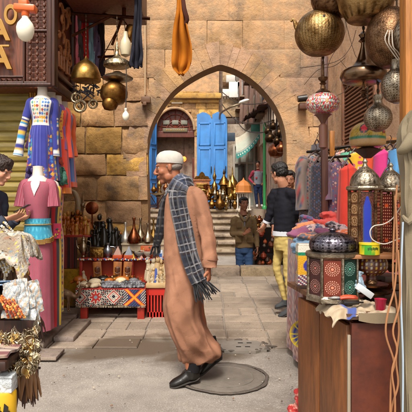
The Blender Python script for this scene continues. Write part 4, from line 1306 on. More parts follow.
# robe
rb_m = mat('tan_cotton', hx('#a1745c'), rough=.92, var=.30, scale=7, bump=.6, bscale=300, bdist=.003, spec=.12, attr=True, stretch=(1, 1, .6))
sec = [(184.5, 174, 193, .085, 0), (189, 169, 201, .14, 0), (195, 166, 206, .185, 0), (204, 164.5, 209, .20, 0), (218, 163.5, 210, .195, 0), (240, 163.5, 209, .19, 0), (260, 164.5, 207, .19, 0), (277, 166.5, 204, .20, 0),
  (290, 164.5, 202, .20, 0), (304, 164, 201, .205, 0), (318, 166, 202, .20, 0), (329, 170, 208, .19, 0), (338, 173, 213.5, .18, .0), (346, 176.5, 219.5, .165, 0), (352, 178.5, 221.5, .15, 0), (357, 179.5, 219, .13, 0), (360.5, 180.5, 212, .10, 0)]
S = crm([tuple(float(x) for x in s_) for s_ in sec], 6)
rb_ = MB(); nn = 72; base = 0
rows = []
for k, (py, xl, xr_, dp_, _) in enumerate(S):
 c = q1((xl + xr_) / 2, py); rx = (xr_ - xl) / 2 / 500 * Y1
 t = k / (len(S) - 1)
 row = []
 for i in range(nn):
  a = 2 * PI * i / nn
  ca, sa = math.cos(a), math.sin(a)
  # folds grow towards the hem and run slightly diagonal
  am = .003 + .024 * max(0, t - .30)
  fo = am * (math.sin(a * 7 + 5 * t + 1.5 * nz(t * 5, 1)) * .6 + math.sin(a * 11 - 9 * t) * .45 + nz(a * 2.2, t * 9) * .8)
  fo += .008 * math.sin(3 * a + t * 26) * (1 if .35 < t < .8 else .4)
  # diagonal pull folds across the thigh
  fo += .009 * math.sin((ca * 5 + t * 34)) * math.exp(-((t - .62) / .16) ** 2) * (1 if sa < 0 else .3)
  e = .80
  xx = math.copysign(abs(ca) ** e, ca) * (rx + fo * .35); yy = math.copysign(abs(sa) ** e, sa) * (dp_ + fo)
  row.append(c + Vector((xx, yy, nz(a * 3, 4) * .006 * t)))
 rows.append(row)
def rf(u, v):
 k = min(len(rows) - 1, int(round(v * (len(rows) - 1)))); return rows[k][int(round(u * nn)) % nn]
nb = len(rb_.v)
rb_.grid(nn, len(rows) - 1, rf, closed=True)
rb_.f.append(tuple(nb + i for i in reversed(range(nn)))); L0 = nb + (len(rows) - 1) * nn
rb_.f.append(tuple(L0 + i for i in range(nn)))
def slfold(a, t): return 1 + .07 * math.sin(t * 30 + 2 * math.sin(a)) * (t > .35) + .06 * math.sin(a * 5 + t * 7)
# near sleeve, upper arm to the wide cuff
rb_.tube([q1(194, 193, -.10), q1(199.5, 200, -.155), q1(204, 218, -.185), q1(207.5, 236, -.205), q1(209, 252, -.21), q1(209.3, 263.5, -.21)],
   [(.052, .055), (.060, .068), (.058, .060), (.056, .055), (.056, .054), (.059, .054)], 24, sub=6, fold=slfold)
rb_.tube([q1(186, 194, .10), q1(190, 202, .15), q1(188, 220, .19), q1(186, 238, .20), q1(183, 258, .19)],
   [(.060, .060), (.070, .074), (.064, .064), (.056, .056), (.052, .052)], 24, sub=5, fold=slfold)
# yoke over the back of the shoulders
rb_.ell(q1(194, 196, 0), (.085, .17, .055), nu=20, nv=12)
def rdisp(p, n):
 ridge = lambda a, b_, c_: 1 - abs(2 * nz(a, b_, c_))
 hem_t = max(0, min(1, (1.25 - p.z) / 1.0))
 if p.y < -.125 and p.z > .80 and p.x > q1(196, 0).x:
  return .006 * ridge(p.x * 5 + p.z * 5, p.y * 4, p.z * 20 - p.x * 10) - .003
 a = .010 * hem_t * ridge((p.x + .30 * p.z) * 12, p.y * 7, (p.z - .3 * p.x) * 1.1)
 b_ = .005 * ridge((p.x * .6 - .8 * p.z) * 9 + 3, p.y * 6, p.z * 1.5 + p.x * 2) * math.exp(-((p.z - .72) / .28) ** 2)
 return a + b_ - .006
remesh(rb_, 'robe', rb_m, man, voxel=.0065, smooth=2, disp=rdisp, colfn=lambda p, n: tuple((1 - .22 * max(0, min(1, .5 + 2 * nz(p.x * 3, p.y * 3, p.z * 2.2))) - .25 * max(0, .32 - p.z + .1 * nz(p.x * 9, p.y * 9)) / .2 - .10 * (nz(p.x * 22, p.y * 22, p.z * 22) > .2)) * k_ for k_ in (1, .985, .97)) + (1,))
mb = MB(); mb.tube([q1(171.5, 187.5, -.05), q1(176, 189, -.085), q1(184, 186.5, -.10)], [(.010, .018)] * 3, 8, sub=4, up=(0, 0, 1)); mb.build('collar', rb_m, man)
mb = MB(); mb.tube([q1(209.2, 256, -.21) + Vector((.060 * math.cos(a), .056 * math.sin(a), .004 * math.sin(a * 2))) for a in [2 * PI * k / 30 for k in range(31)]], .0022, 5); mb.build('cuff_seam', fabric('seam_brown', hx('#6e4c3a')), man)
# scarf
def plaid(u, v, L=19, W=5):
 base_ = hx('#15151b'); wh = hx('#a09da0'); br = hx('#3d2c2a')
 a = (v * L) % 1; b_ = (u * W) % 1
 c = base_
 if a < .30: c = mixc(c, hx('#2f323e'), .7)
 if b_ < .30: c = mixc(c, hx('#2f323e'), .55)
 if .55 < a < .64: c = mixc(c, wh, .6)
 if .60 < b_ < .70: c = mixc(c, wh, .5)
 if .8 < a < .86: c = mixc(c, br, .6)
 if v < .2: c = mixc(c, hx('#6f80a0'), .28 * (1 - v / .2) + .05)
 return c
scm = mat('scarf_wool', WHITE, attr=True, rough=.95, bump=.7, bscale=260, bdist=.003, sheen=.3, spec=.1)
sc_pts = [(186, 181, .02, .065), (182, 184, -.12, .068), (179, 193, -.20, .068), (180, 206, -.225, .066), (183, 220, -.225, .064), (186.5, 236, -.235, .06), (190.5, 252, -.25, .055), (196, 267, -.262, .054), (200, 276, -.268, .055)]
SP = crm([tuple(float(x) for x in s_) for s_ in sc_pts], 6)
def scf(u, v):
 k = v * (len(SP) - 1); i = min(len(SP) - 2, int(k)); f = k - i
 a = [SP[i][j] * (1 - f) + SP[i + 1][j] * f for j in range(4)]
 c = q1(a[0], a[1], a[2])
 tn = (q1(SP[i + 1][0], SP[i + 1][1]) - q1(SP[i][0], SP[i][1])).normalized()
 sd_ = Vector((tn.z, 0, -tn.x)); sd_ = -sd_ if sd_.x < 0 else sd_
 w = (u - .5) * 2 * a[3]
 return c + sd_ * w * .92 + Vector((0, .030 * (u - .5) ** 2 * 4 * (1 if True else 0) - .014 * math.sin(u * 15 + v * 9) - .008 * math.sin(u * 26 - v * 6), 0))
sc = MB()
sc.sheet(40, 140, scf, .010, col=lambda u, v: plaid(u, v))
# wrap round the neck
sc.tube([q1(178, 186, -.10), q1(186, 182, -.09), q1(190, 185, 0), q1(186, 183, .09), q1(175, 189, .10), q1(169, 194, .02), q1(171, 193, -.06), q1(178, 186, -.10)],
  [(.030, .045)] * 8, 60, sub=20, up=(0, 0, 1), col=lambda u, v: plaid(u, v, 13, 4), fold=lambda a, t: 1 + .13 * math.sin(a * 5 + t * 12) + .06 * math.sin(a * 11 - t * 20))
for k in range(26):       # fringe
 u = k / 25
 p0 = scf(u, 1.0)
 L_ = random.uniform(.10, .15)
 e = p0 + Vector((.02 + random.uniform(-.02, .05) + .04 * u, random.uniform(-.01, .01), -L_ * (1 - .3 * u)))
 sc.tube([p0, p0.lerp(e, .5) + Vector((.01 * random.uniform(-1, 1), 0, 0)), e], [.006, .0055, .004], 5, sub=2, col=hx('#17171b'))
# far end hanging in front of his chest
sp2 = [(172, 190, .04, .045), (165.5, 200, .06, .045), (162, 214, .07, .045), (160.5, 228, .07, .045), (157.5, 240, .07, .04), (155.5, 247, .07, .035)]
SP2 = crm([tuple(float(x) for x in s_) for s_ in sp2], 5)
def scf2(u, v):
 k = v * (len(SP2) - 1); i = min(len(SP2) - 2, int(k)); f = k - i
 a = [SP2[i][j] * (1 - f) + SP2[i + 1][j] * f for j in range(4)]
 return q1(a[0], a[1], a[2]) + Vector(((u - .5) * 1.5 * a[3], (u - .5) * 1.2 * a[3] + .008 * math.sin(u * 12 + v * 5), 0))
sc.sheet(14, 40, scf2, .008, col=lambda u, v: mixc(plaid(u, v, 8, 3), hx('#141317'), .65))
for k in range(14):
 p0 = scf2(k / 13, 1.0); e = p0 + Vector((random.uniform(-.03, .01), 0, -random.uniform(.05, .10)))
 sc.tube([p0, e], [.005, .003], 5, col=hx('#141316'))
sc.build('scarf', scm, man, ang=70)
blk = mat('black_leather', hx('#17130f'), rough=.38, var=.5, scale=30, bump=.4, bscale=70)
sole_ = mat('sole_rubber', hx('#241d18'), rough=.8)
shoe(man, q1(192, 370, -.07), q1(170.5, 380.5, -.09), blk, 1.12, sole_)
shoe(man, q1(216, 356, .03), q1(199, 375, .03), blk, 1.12, sole_)
mb = MB(); mb.tube([q1(196, 345, -.06), q1(193, 368, -.07)], [.06, .05], 14); mb.tube([q1(208, 340, .04), q1(213, 356, .03)], [.06, .05], 14); mb.build('trouser_leg', fabric('dark_trousers', hx('#1c1a1c')), man)
# ------------------------------------------------------------------ generic dressed figure
def figure(label, loc, head, neck, J, skin_m, top, top_m, leg_m, shoe_m, hair_m_, hands, vox=.010, k=1.0, torso_w=(.17, .11), hairkw={}, topfold=.005, collar=None, bottom=None, legk=1.0, nm='person', eyes=True, hem=None, shoes=None, uphem=None):
 t = thing(nm, label, 'person', loc)
 mb = MB()
 head.build(mb, neck, .056)
 pel, ch = Vector(J['pel']), Vector(J['ch'])
 sh = (Vector(J['sr']) - Vector(J['sl'])); shn = sh.normalized()
 tw, td = torso_w
 mb.tube([pel, pel.lerp(ch, .45), ch, ch.lerp(neck, .7)], [(tw * .82, td * .88), (tw * .78, td * .85), (tw * .88, td * .88), (.07, .06)], 18, up=shn.cross(Vector((0, 0, 1))), sub=3)
 for s_ in 'lr':
  limb(mb, J['s' + s_], J['e' + s_], J['w' + s_], .044, .036, .026)
  limb(mb, J['h' + s_], J['k' + s_], J['a' + s_], .072 * legk, .046 * legk, .034)
 for (w, d, pn, th, cu) in hands: hand(mb, w, d, pn, th, cu, 1.0)
 remesh(mb, 'body', skin_m, t, voxel=vox * .75, smooth=2)
 if eyes: head.eyes(t)
 head.hair(t, hair_m_, **hairkw)
 # top garment
 mb = MB()
 hemp = Vector(J.get('hem', pel))
 mb.tube([hemp, hemp.lerp(ch, .35), hemp.lerp(ch, .75), ch, ch.lerp(neck, .55), ch.lerp(neck, .92)],
   [(tw * 1.02, td * 1.12), (tw * .98, td * 1.08), (tw * 1.0, td * 1.10), (tw * 1.02, td * 1.05), (tw * .72, td * .80), (.066, .062)], 28, up=shn.cross(Vector((0, 0, 1))), sub=4,
   fold=lambda a, t_: 1 + .025 * math.sin(a * 5 + t_ * 8))
 for s_ in 'lr':
  S_, E_, W_ = Vector(J['s' + s_]), Vector(J['e' + s_]), Vector(J['w' + s_])
  mb.tube([S_.lerp(ch, .35), S_, S_.lerp(E_, .5), E_, E_.lerp(W_, .5), E_.lerp(W_, .93)], [.062, .068, .060, .052, .047, .043], 18, sub=5,
    fold=lambda a, t_: 1 + .05 * math.sin(t_ * 40 + 1.5 * math.sin(a)) * (t_ > .3))
 tp = remesh(mb, top, top_m, t, voxel=vox, smooth=2, disp=folds(topfold))
 # trousers
 mb = MB()
 mb.tube([pel + Vector((0, 0, .08)), pel, Vector(J['hl']).lerp(Vector(J['hr']), .5) - Vector((0, 0, .06))], [(tw * .86, td * .98), (tw * .92, td * 1.05), (tw * .80, td * .95)], 22, up=shn.cross(Vector((0, 0, 1))), sub=3)
 for s_ in 'lr':
  S_, E_, W_ = Vector(J['h' + s_]), Vector(J['k' + s_]), Vector(J['a' + s_])
  mb.tube([S_ + Vector((0, 0, .05)), S_, S_.lerp(E_, .5), E_, E_.lerp(W_, .4), E_.lerp(W_, .97)], [.088 * legk, .092 * legk, .082 * legk, .066 * legk, .062 * legk, .052 * legk], 20, sub=5,
    fold=lambda a, t_: 1 + .035 * math.sin(t_ * 44 + 2 * math.sin(a)) * (t_ > .35))
 remesh(mb, bottom or 'trousers', leg_m, t, voxel=vox, smooth=2, disp=folds(.006, 11, 26, 11, 5))
 if shoes:
  for (a, b_) in shoes: shoe(t, a, b_, shoe_m, 1.05, sole_)
 return t, tp
# man in a black sweater and yellow trousers, seen from behind
Y2 = 5.7
def q2(px, py, dy=0.0): return P(px, py, Y2) + Vector((0, dy, 0))
h2 = Head(q2(279, 173.5), (-.60, .80, -.14), (-.05, 0, 1), .97)
J = dict(pel=q2(284, 239), ch=q2(284.5, 204), sl=q2(276.5, 193, .08), sr=q2(290.5, 193, -.09), el=q2(272.5, 211, .10), wl=q2(267.5, 223, .12), er=q2(296, 214, -.04), wr=q2(288, 226, .16),
   hl=q2(280, 245, .07), hr=q2(287.5, 245, -.07), kl=q2(277.5, 269, .07), kr=q2(286.5, 272, -.05), al=q2(287.5, 304, .07), ar=q2(291, 306, -.05), hem=q2(284, 232))
knit = fabric('black_knit', hx('#1b1b22'), bump=.6, bscale=160)
yel = fabric('mustard_cotton', hx('#bca564'), var=.35)
gsh = mat('grey_suede', hx('#343638'), rough=.85)
m2, tp2 = figure('young man from behind in black sweater and yellow trousers, standing on the paving', (q2(288, 313).x, Y2, 0), h2, q2(283.5, 186), J, sk_pale, 'sweater', knit, yel, gsh, hair_m,
  [(q2(267, 223.5, .12), (-.5, 0, -.8), (-.5, .6, .2), (-.3, 1, 0), .5), (q2(287.5, 226.5, .17), (-.8, 0, -.4), (0, .3, -1), (-.2, 1, 0), .5)],
  vox=.0085, torso_w=(.128, .10), legk=.67, shoes=[(q2(286.5, 303.5, .07), q2(275.8, 308.5, .07)), (q2(292, 306.5, -.05), q2(277.5, 315.3, -.06))], hairkw=dict(full=1.0, fringe=.006))
mb = MB()
mb.tube([q2(284, 235.6), q2(284, 231)], [(.137, .112), (.135, .110)], 26, up=(.5, .8, 0)); mb.build('shirt_hem', fabric('white_shirt', hx('#c9cdd4')), m2)
mb = MB(); mb.tube([q2(268.3, 221.3, .115), q2(267.4, 223.4, .12)], [.046, .045], 16); mb.build('white_cuff', fabric('white_shirt', hx('#c9cdd4')), m2)
# man facing us behind him, black jacket and jeans, phone in hand
Y3 = 6.75
def q3(px, py, dy=0.0): return P(px, py, Y3) + Vector((0, dy, 0))
h3 = Head(q3(289.5, 180), (-.25, -1, -.12), (0, 0, 1), 1.0)
J = dict(pel=q3(288, 232), ch=q3(284.5, 205), sl=q3(297, 196.5, 0), sr=q3(272.5, 196.5, 0), el=q3(300.5, 212, -.05), wl=q3(297.5, 208, -.26), er=q3(270, 214, 0), wr=q3(272, 226, -.15),
   hl=q3(294, 235, 0), hr=q3(286, 235, 0), kl=q3(297.5, 262, -.12), kr=q3(288, 264, -.05), al=q3(291.5, 291, .08), ar=q3(287, 294, .05), hem=q3(287, 229))
denim = fabric('blue_denim', hx('#3b5378'), var=.4, scale=14)
jkb = fabric('black_jacket', hx('#1a1a1d'), rough=.6)
m3, tp3 = figure('man in open black jacket and jeans facing us, right behind the man in yellow trousers', (q3(289, 300).x, Y3, 0), h3, q3(288.5, 194), J, sk_brown, 'jacket', jkb, denim, gsh, hair_m,
  [(q3(297.3, 207, -.27), (-.1, -.1, 1), (-.6, -.6, 0), (-1, 0, 0), 1.0), (q3(272.2, 227, -.16), (0, -.3, -1), (0, 1, 0), (1, 0, 0), .4)], vox=.010, torso_w=(.165, .11), hairkw=dict(full=.97),
  shoes=[(q3(291.5, 291, .08), q3(289, 297.5, -.10)), (q3(287, 294, .05), q3(284, 300, -.14))])
mb = MB(); mb.box(q3(296.5, 203.5, -.31), (.075, .012, .15), rot=Matrix.Rotation(R(20), 3, 'Z'), bev=.006)
tag(mb.build('phone', mat('phone_dark', hx('#22211f'), rough=.2), org=q3(296.5, 203.5, -.31)), 'dark phone held up by the man in the black jacket', 'phone')
mb = MB(); mb.tube([q3(287, 199, -.10), q3(287.5, 228, -.115)], [(.035, .02), (.045, .02)], 10, up=(0, 1, 0)); mb.build('shirt_front', fabric('grey_shirt', hx('#77797c')), m3)
# man in a tan field jacket below the steps
Y4 = 9.35
def q4(px, py, dy=0.0): return P(px, py, Y4) + Vector((0, dy, 0))
h4 = Head(q4(243.8, 204), (.28, -1, -.05), (.02, 0, 1), 1.03)
J = dict(pel=q4(244, 247), ch=q4(243.5, 225), sl=q4(252.5, 219.5), sr=q4(234.5, 219.5), el=q4(256.5, 234, .04), wl=q4(257, 248, -.06), er=q4(232.5, 234, -.02), wr=q4(243.5, 233, -.26),
   hl=q4(248, 250), hr=q4(240, 250), kl=q4(249, 270, -.06), kr=q4(240, 270, .02), al=q4(249, 282), ar=q4(240, 282), hem=q4(244.3, 247.5))
khaki = fabric('khaki_canvas', hx('#7c6547'), rough=.8, var=.35)
m4, tp4 = figure('man in tan field jacket and jeans gesturing at the foot of the steps', (q4(244, 290).x, Y4, -.3), h4, q4(243.8, 216), J, sk_brown, 'jacket', khaki, denim, gsh, hair_m,
  [(q4(244, 232.6, -.27), (.7, -.3, .6), (-.2, -.9, 0), (0, 0, 1), .3), (q4(257, 249, -.07), (0, -.1, -1), (-1, 0, 0), (0, -1, 0), .4)], vox=.011, torso_w=(.17, .12), hairkw=dict(full=.96),
  shoes=[(q4(249, 284), q4(249, 288.5, -.2)), (q4(240, 284), q4(240, 288.5, -.2))])
mb = MB()
for (px, py, w_, h_) in [(238.5, 224.5, .10, .11), (248.5, 224.5, .10, .11), (238, 238.5, .12, .13), (249.5, 238.5, .12, .13)]:
 mb = MB(); mb.box(q4(px, py, -.140), (w_, .03, h_), bev=.012); mb.build('pocket', fabric('khaki_dark', hx('#6c563b')), m4)
mb = MB(); mb.tube([q4(239.5, 214.5, .02), q4(241.5, 217.5, -.10), q4(243.8, 221, -.14)], [.022, .026, .02], 8, sub=3); mb.tube([q4(249, 214.5, .02), q4(247, 217.5, -.10), q4(244.5, 221, -.14)], [.022, .026, .02], 8, sub=3); mb.tube([q4(239.5, 214, .03), q4(244, 212.5, .09), q4(249, 214, .03)], [.02, .024, .02], 8, sub=3)
mb.build('collar', khaki, m4)
mb = MB(); mb.tube([q4(244, 217, -.105), q4(244, 226, -.136)], [(.025, .012), (.008, .008)], 8); mb.build('shirt', fabric('grey_shirt', hx('#77797c')), m4)
# man at the top of the steps
Y5 = 19.3
def q5(px, py, dy=0.0): return P(px, py, Y5) + Vector((0, dy, 0))
h5 = Head(q5(257.8, 164.3), (-.25, -1, -.05), (0, 0, 1), 1.0)
J = dict(pel=q5(258, 184), ch=q5(258.3, 175), sl=q5(263.3, 172), sr=q5(253.2, 172), el=q5(267, 178.5, .1), wl=q5(263.6, 183.5, -.08), er=q5(249.6, 178.5, .1), wr=q5(253, 183.5, -.08),
   hl=q5(260.3, 186), hr=q5(255.8, 186), kl=q5(260.8, 195.5), kr=q5(256, 195.5), al=q5(261.6, 205), ar=q5(257, 205), hem=q5(258, 184.5))
grh = fabric('grey_hoodie', hx('#63656b'))
m5, tp5 = figure('man in grey hoodie with dark red sleeves at the top of the steps', (q5(258, 207).x, Y5, 1.0), h5, q5(258, 169.5), J, sk_brown, 'hoodie', mat('hoodie', WHITE, attr=True, rough=.9, bump=.4), fabric('dark_denim', hx('#26324f')), mat('white_trainer', hx('#c8c4be')), hair_m,
  [(q5(263.5, 183.6, -.09), (-1, -.2, -.5), (0, 1, 0), (0, 0, 1), .6), (q5(253.1, 183.6, -.09), (1, -.2, -.5), (0, 1, 0), (0, 0, 1), .6)], vox=.016, torso_w=(.17, .12),
  shoes=[(q5(261.6, 204.6), q5(262.3, 206.6, -.2)), (q5(257, 204.6), q5(256.5, 206.6, -.2))], eyes=False)
xc5 = q5(258.3, 0).x
ca = tp5.data.color_attributes['Col']; off5 = Vector(m5.location)
arr = np.array([hx('#8a2438') if abs(v.co.x + off5.x - xc5) > .165 + .0 * v.co.z or (v.co.z + off5.z) > J['sl'].z + .03 else hx('#70747c') for v in tp5.data.vertices], dtype=np.float32)
ca.data.foreach_set('color', arr.ravel())
mb = MB(); mb.box(q5(256, 178, -.14), (.07, .02, .07), bev=.01); mb.build('emblem', mat('emblem_red', hx('#a0242c')), m5)
# woman reading her phone at the left edge
Y6 = 4.3
def q6(px, py, dy=0.0): return P(px, py, Y6) + Vector((0, dy, 0))
h6 = Head(q6(-.5, 171), (1, -.18, -.42), (.30, 0, 1), 1.0)
J = dict(pel=q6(-16, 262), ch=q6(-13, 212), sl=q6(-8, 197, .16), sr=q6(-8, 198, -.16), el=q6(-6, 232, .18), wl=q6(14, 219, .08), er=q6(-8, 232, -.20), wr=q6(12, 218, -.12),
   hl=q6(-16, 268, .08), hr=q6(-16, 268, -.08), kl=q6(-14, 308, .08), kr=q6(-13, 308, -.08), al=q6(-16, 345, .08), ar=q6(-15, 345, -.08), hem=q6(-16, 258))
m6, tp6 = figure('woman with short brown hair looking down at her phone, cut by the left edge', (q6(-16, 350).x, Y6, 0), h6, q6(-9, 190), J, sk_pale, 'top', fabric('slate_cotton', hx('#3c4250')), denim, gsh, hair_b,
  [(q6(14, 218, -.12), (.85, .1, .25), (0, .6, .9), (0, .8, .6), .55), (q6(15.5, 219, .08), (.9, -.1, .2), (0, -.6, .9), (0, -.7, .7), .7)], vox=.009, torso_w=(.165, .11), hairkw=dict(full=1.06, fringe=.01, long_=0),
  shoes=[(q6(-16, 346, .08), q6(-2, 354, .08)), (q6(-15, 346, -.08), q6(-1, 354, -.08))])
mb = MB(); mb.tube([q6(6.0, 222, -.14), q6(11.5, 218.5, -.12)], [.040, .036], 16); mb.tube([q6(7, 221, -.14), q6(8.5, 220, -.135)], [.043, .043], 16)
mb.build('bracelet', mat('black_knitband', hx('#141414'), rough=.8, bump=1, bdist=.006, bscale=90), m6)
mb = MB(); mb.box(q6(23.5, 208.5, -.03), (.14, .075, .010), rot=Matrix.Rotation(R(-28), 3, 'Y'), bev=.005)
tag(mb.build('phone', mat('phone_dark', hx('#22211f'), rough=.2), org=q6(23, 208.5, -.03)), 'dark phone in the hand of the woman at the left edge', 'phone')
# ================================================================== LEFT SIDE: HANGING BRASS, MANNEQUINS, STALL, TRINKETS
def Wd(px, Y): return px / 500 * Y
def rosette(x, y, n=8, k=1.0):
 r = math.hypot(x, y); a = math.atan2(y, x)
 return r * (1 + .25 * math.cos(n * a)) / k
# ---------- hanging brass lamps
ornate = mat('chased_brass', hx('#b08a48'), rough=.34, metal=1, col2=hx('#5a3d1a'), scale=30, bump=.9, bscale=90, bdist=.004, thr=(.42, .6))
ornsil = mat('chased_silver', hx('#b3a386'), rough=.33, metal=1, col2=hx('#5f5138'), scale=34, bump=.9, bscale=90, bdist=.004, thr=(.42, .62))
wire = metal('thin_wire', hx('#4a3c30'), .5)
def hang(name, label, px, py, Y, prof, m, cat='hanging lamp', seg=28, top=None, group=None, sx=1.0, extra=None, col=None, chain=True, chaincol=None):
 """prof in metres (r, z) round the point; hangs on a rod from top"""
 q = P(px, py, Y)
 t = thing(name, label, cat, q, group)
 m1 = MB(); m1.lathe(prof, q, seg, col=col); m1.build('body', m, t, ang=50)
 ztop = prof[-1][1]
 if chain:
  tz = (top if top is not None else P(0, -25, Y).z) - q.z
  m1 = MB()
  m1.tube([q + Vector((0, 0, ztop)), q + Vector((.002, 0, (ztop + tz) / 2)), q + Vector((0, 0, tz))], .004, 5)
  n_ = int(max(2, (tz - ztop) / .04))
  for k in range(n_): m1.ell(q + Vector((0, 0, ztop + (tz - ztop) * (k + .5) / n_)), (.008, .004, .014), nu=6, nv=4)
  m1.build('chain', chaincol or wire, t)
 return t, q
s5 = 5 / 500
hang('brass_dome_lamp', 'domed golden brass lamp shade with pointed tip, leftmost of the hanging brass', 86, 80, 4.9,
  [(.13, -.015), (.142, -.01), (.145, 0), (.140, .06), (.115, .125), (.07, .17), (.03, .195), (.012, .22), (.001, .24)], brass, top=P(0, 14, 4.9).z)
hang('pointed_lid_lamp', 'silver brass lamp with tall spike and wide chased lid, topmost of the stacked pots', 117, 66, 4.8,
  [(.115, -.01), (.13, .0), (.125, .035), (.09, .06), (.05, .075), (.025, .10), (.018, .16), (.008, .22), (.001, .24)], ornsil, top=P(0, 16, 4.8).z)
hang('wide_rim_lamp', 'flat wide rimmed silver brass bowl lamp, middle of the stacked pots', 117.5, 79, 4.78,
  [(.05, -.035), (.10, -.02), (.145, .0), (.15, .008), (.12, .03), (.06, .05), (.03, .07)], silver, chain=False)
hang('round_brass_pot', 'round dark golden brass pot under the wide rimmed bowl lamp', 114, 94, 4.75,
  [(.03, -.105), (.09, -.09), (.127, -.03), (.13, .02), (.115, .07), (.07, .10), (.05, .115)], brassd, chain=False)
hang('tilted_brass_pot', 'small dark brass pot at the bottom left of the stacked pots', 110, 104, 4.7,
  [(.02, -.06), (.055, -.05), (.075, -.01), (.07, .03), (.045, .055), (.035, .08)], brassd, chain=False)
for (px, py, r, lb) in [(80, 106, .055, 'small round brass ring lamp under the dome, beside the dresses'), (76, 98, .045, 'small tarnished ring pot just right of the oriel corner'), (93, 104, .04, 'tiny brass cup hanging below the domed lamp')]:
 q = P(px, py, 5.0); t = thing('ring_pot', lb, 'hanging pot', q)
 m1 = MB(); m1.tube([q + Vector((r * math.cos(a), 0, r * math.sin(a))) for a in [2 * PI * i / 20 for i in range(21)]], r * .28, 8); m1.ell(q, (r * .5, r * .4, r * .5), nu=10, nv=8); m1.build('body', ornsil, t)
 m1 = MB(); m1.tube([q + Vector((0, 0, r)), q + Vector((0, .02, .35))], .004, 4); m1.build('wire', wire, t)
# bulbs
def bulb(px, py, Y, s, label, sock, cordtop, hgt=1.0, glass=None):
 q = P(px, py, Y); t = thing('light_bulb', label, 'light bulb', q)
 m1 = MB(); m1.lathe([(.001, -1.45), (.35, -1.38), (.72, -1.05), (.92, -.5), (.95, 0), (.82, .45), (.55, .8), (.36, 1.05), (.34, 1.3)], q, 24, rot=Matrix.Scale(s, 3)); m1.build('glass', glass, t)
 m1 = MB(); m1.lathe([(.38 * s, 1.25 * s), (.42 * s, 1.3 * s), (.42 * s, 1.9 * s), (.25 * s, 2.0 * s)], q, 16); m1.build('cap', mat('cap_white', hx('#d8d2c6')) if sock is None else sock, t)
 m1 = MB(); m1.tube([q + Vector((0, 0, 1.9 * s)), q + Vector((.005, .01, (1.9 * s + cordtop) / 2)), q + Vector((0, .02, cordtop))], .005, 5); m1.build('cord', mat('cord_dark', hx('#30261f')), t)
 return t
milk = mat('milk_glass', hx('#e6e0cc'), rough=.15, var=.06, bump=0)
t = bulb(25.3, 28, 2.7, .050, 'large milky white bulb in an orange holder, top left corner', mat('orange_socket', hx('#d9642c'), rough=.35), .35, glass=milk)
m1 = MB(); m1.box(P(25.5, 8.5, 2.7), (.115, .06, .035), rot=Matrix.Rotation(R(4), 3, 'Y'), bev=.008); m1.box(P(24, 4, 2.7), (.05, .05, .05), bev=.01); m1.build('holder', mat('orange_socket', hx('#d9642c')), t)
bulb(125.8, 115.5, 4.6, .034, 'small white pear shaped bulb hanging under the brass pots', None, .45, glass=milk)
q = P(125.5, 46, 4.9); t = thing('glass_lamp', 'cream glass teardrop lamp hanging from the bracket beside the black cloth', 'hanging lamp', q)
m1 = MB(); m1.lathe([(.002, -.11), (.045, -.09), (.06, -.02), (.05, .04), (.025, .09), (.02, .14)], q, 18); m1.build('body', mat('cream_glass', hx('#c8bb9c'), rough=.2), t)
m1 = MB(); m1.tube([q + Vector((0, 0, .13)), P(124, 18, 4.95)], .005, 5); m1.build('cord', wire, t)
q = P(131, 33, 5.0); t = thing('copper_cup', 'dull green brown metal cup hanging behind the cream glass lamp', 'hanging pot', q)
m1 = MB(); m1.lathe([(.03, -.09), (.06, -.06), (.065, .05), (.05, .07)], q, 16, rot=Matrix.Rotation(R(18), 3, 'Y')); m1.build('body', brassd, t)
# ---------- hanging cloths
def cloth_strip(name, label, pts, m, cat, waves=5, amp=.02, thick=.012, colfn=None, nu=26, nv=40, seed=0, group=None, org=None):
 """pts: (px, py, Y, halfwidth_px)"""
 S_ = crm([tuple(float(x) for x in p) for p in pts], 6)
 def f(u, v):
  k = v * (len(S_) - 1); i = min(len(S_) - 2, int(k)); fr_ = k - i
  a = [S_[i][j] * (1 - fr_) + S_[i + 1][j] * fr_ for j in range(4)]
  c = P(a[0], a[1], a[2]); w = Wd(a[3], a[2])
  return c + Vector(((u - .5) * 2 * w + .3 * amp * nz(v * 4, seed), amp * math.sin(u * waves * 2 * PI * .5 + seed + v * 2) + amp * nz(u * 3, v * 5, seed), .2 * amp * math.sin(u * 9) * v))
 m1 = MB(); m1.sheet(nu, nv, f, thick, col=colfn)
 o = m1.build(name, m, org=f(.5, 0), ang=70)
 return tag(o, label, cat, group)
cloth_strip('hanging_cloth', 'narrow black cloth hanging from the eave board', [(138, -12, 4.8, 3.5), (138, 20, 4.8, 3.8), (137, 45, 4.8, 5), (136, 62, 4.8, 6), (136, 68, 4.8, 5)], fabric('black_cloth', hx('#26262f')), 'cloth', amp=.03, seed=1)
t = cloth_strip('hanging_garment', 'orange ochre garment dangling from above in front of the arch wall', [(180, -14, 4.4, 2), (180.5, 10, 4.4, 3), (181.5, 25, 4.4, 6), (182.5, 45, 4.4, 9), (182.5, 62, 4.4, 9.5), (181, 70, 4.4, 7.5), (181, 75, 4.4, 3)],
    fabric('orange_cloth', hx('#a05c10'), sheen=0), 'garment', waves=4, amp=.035, seed=3, nu=34)
m1 = MB(); m1.tube([P(182, -14, 4.38), P(184, 8, 4.36), P(187, 20, 4.38), P(183, 26, 4.4)], [.012, .02, .02, .012], 8, sub=3); m1.build('sash', fabric('maroon_cloth', hx('#4a2a22')), t, org=None) if False else tag(m1.build('cloth_scrap', fabric('maroon_cloth', hx('#4a2a22')), org=P(182, -14, 4.38)), 'dark brown sash tied over the orange garment', 'cloth')
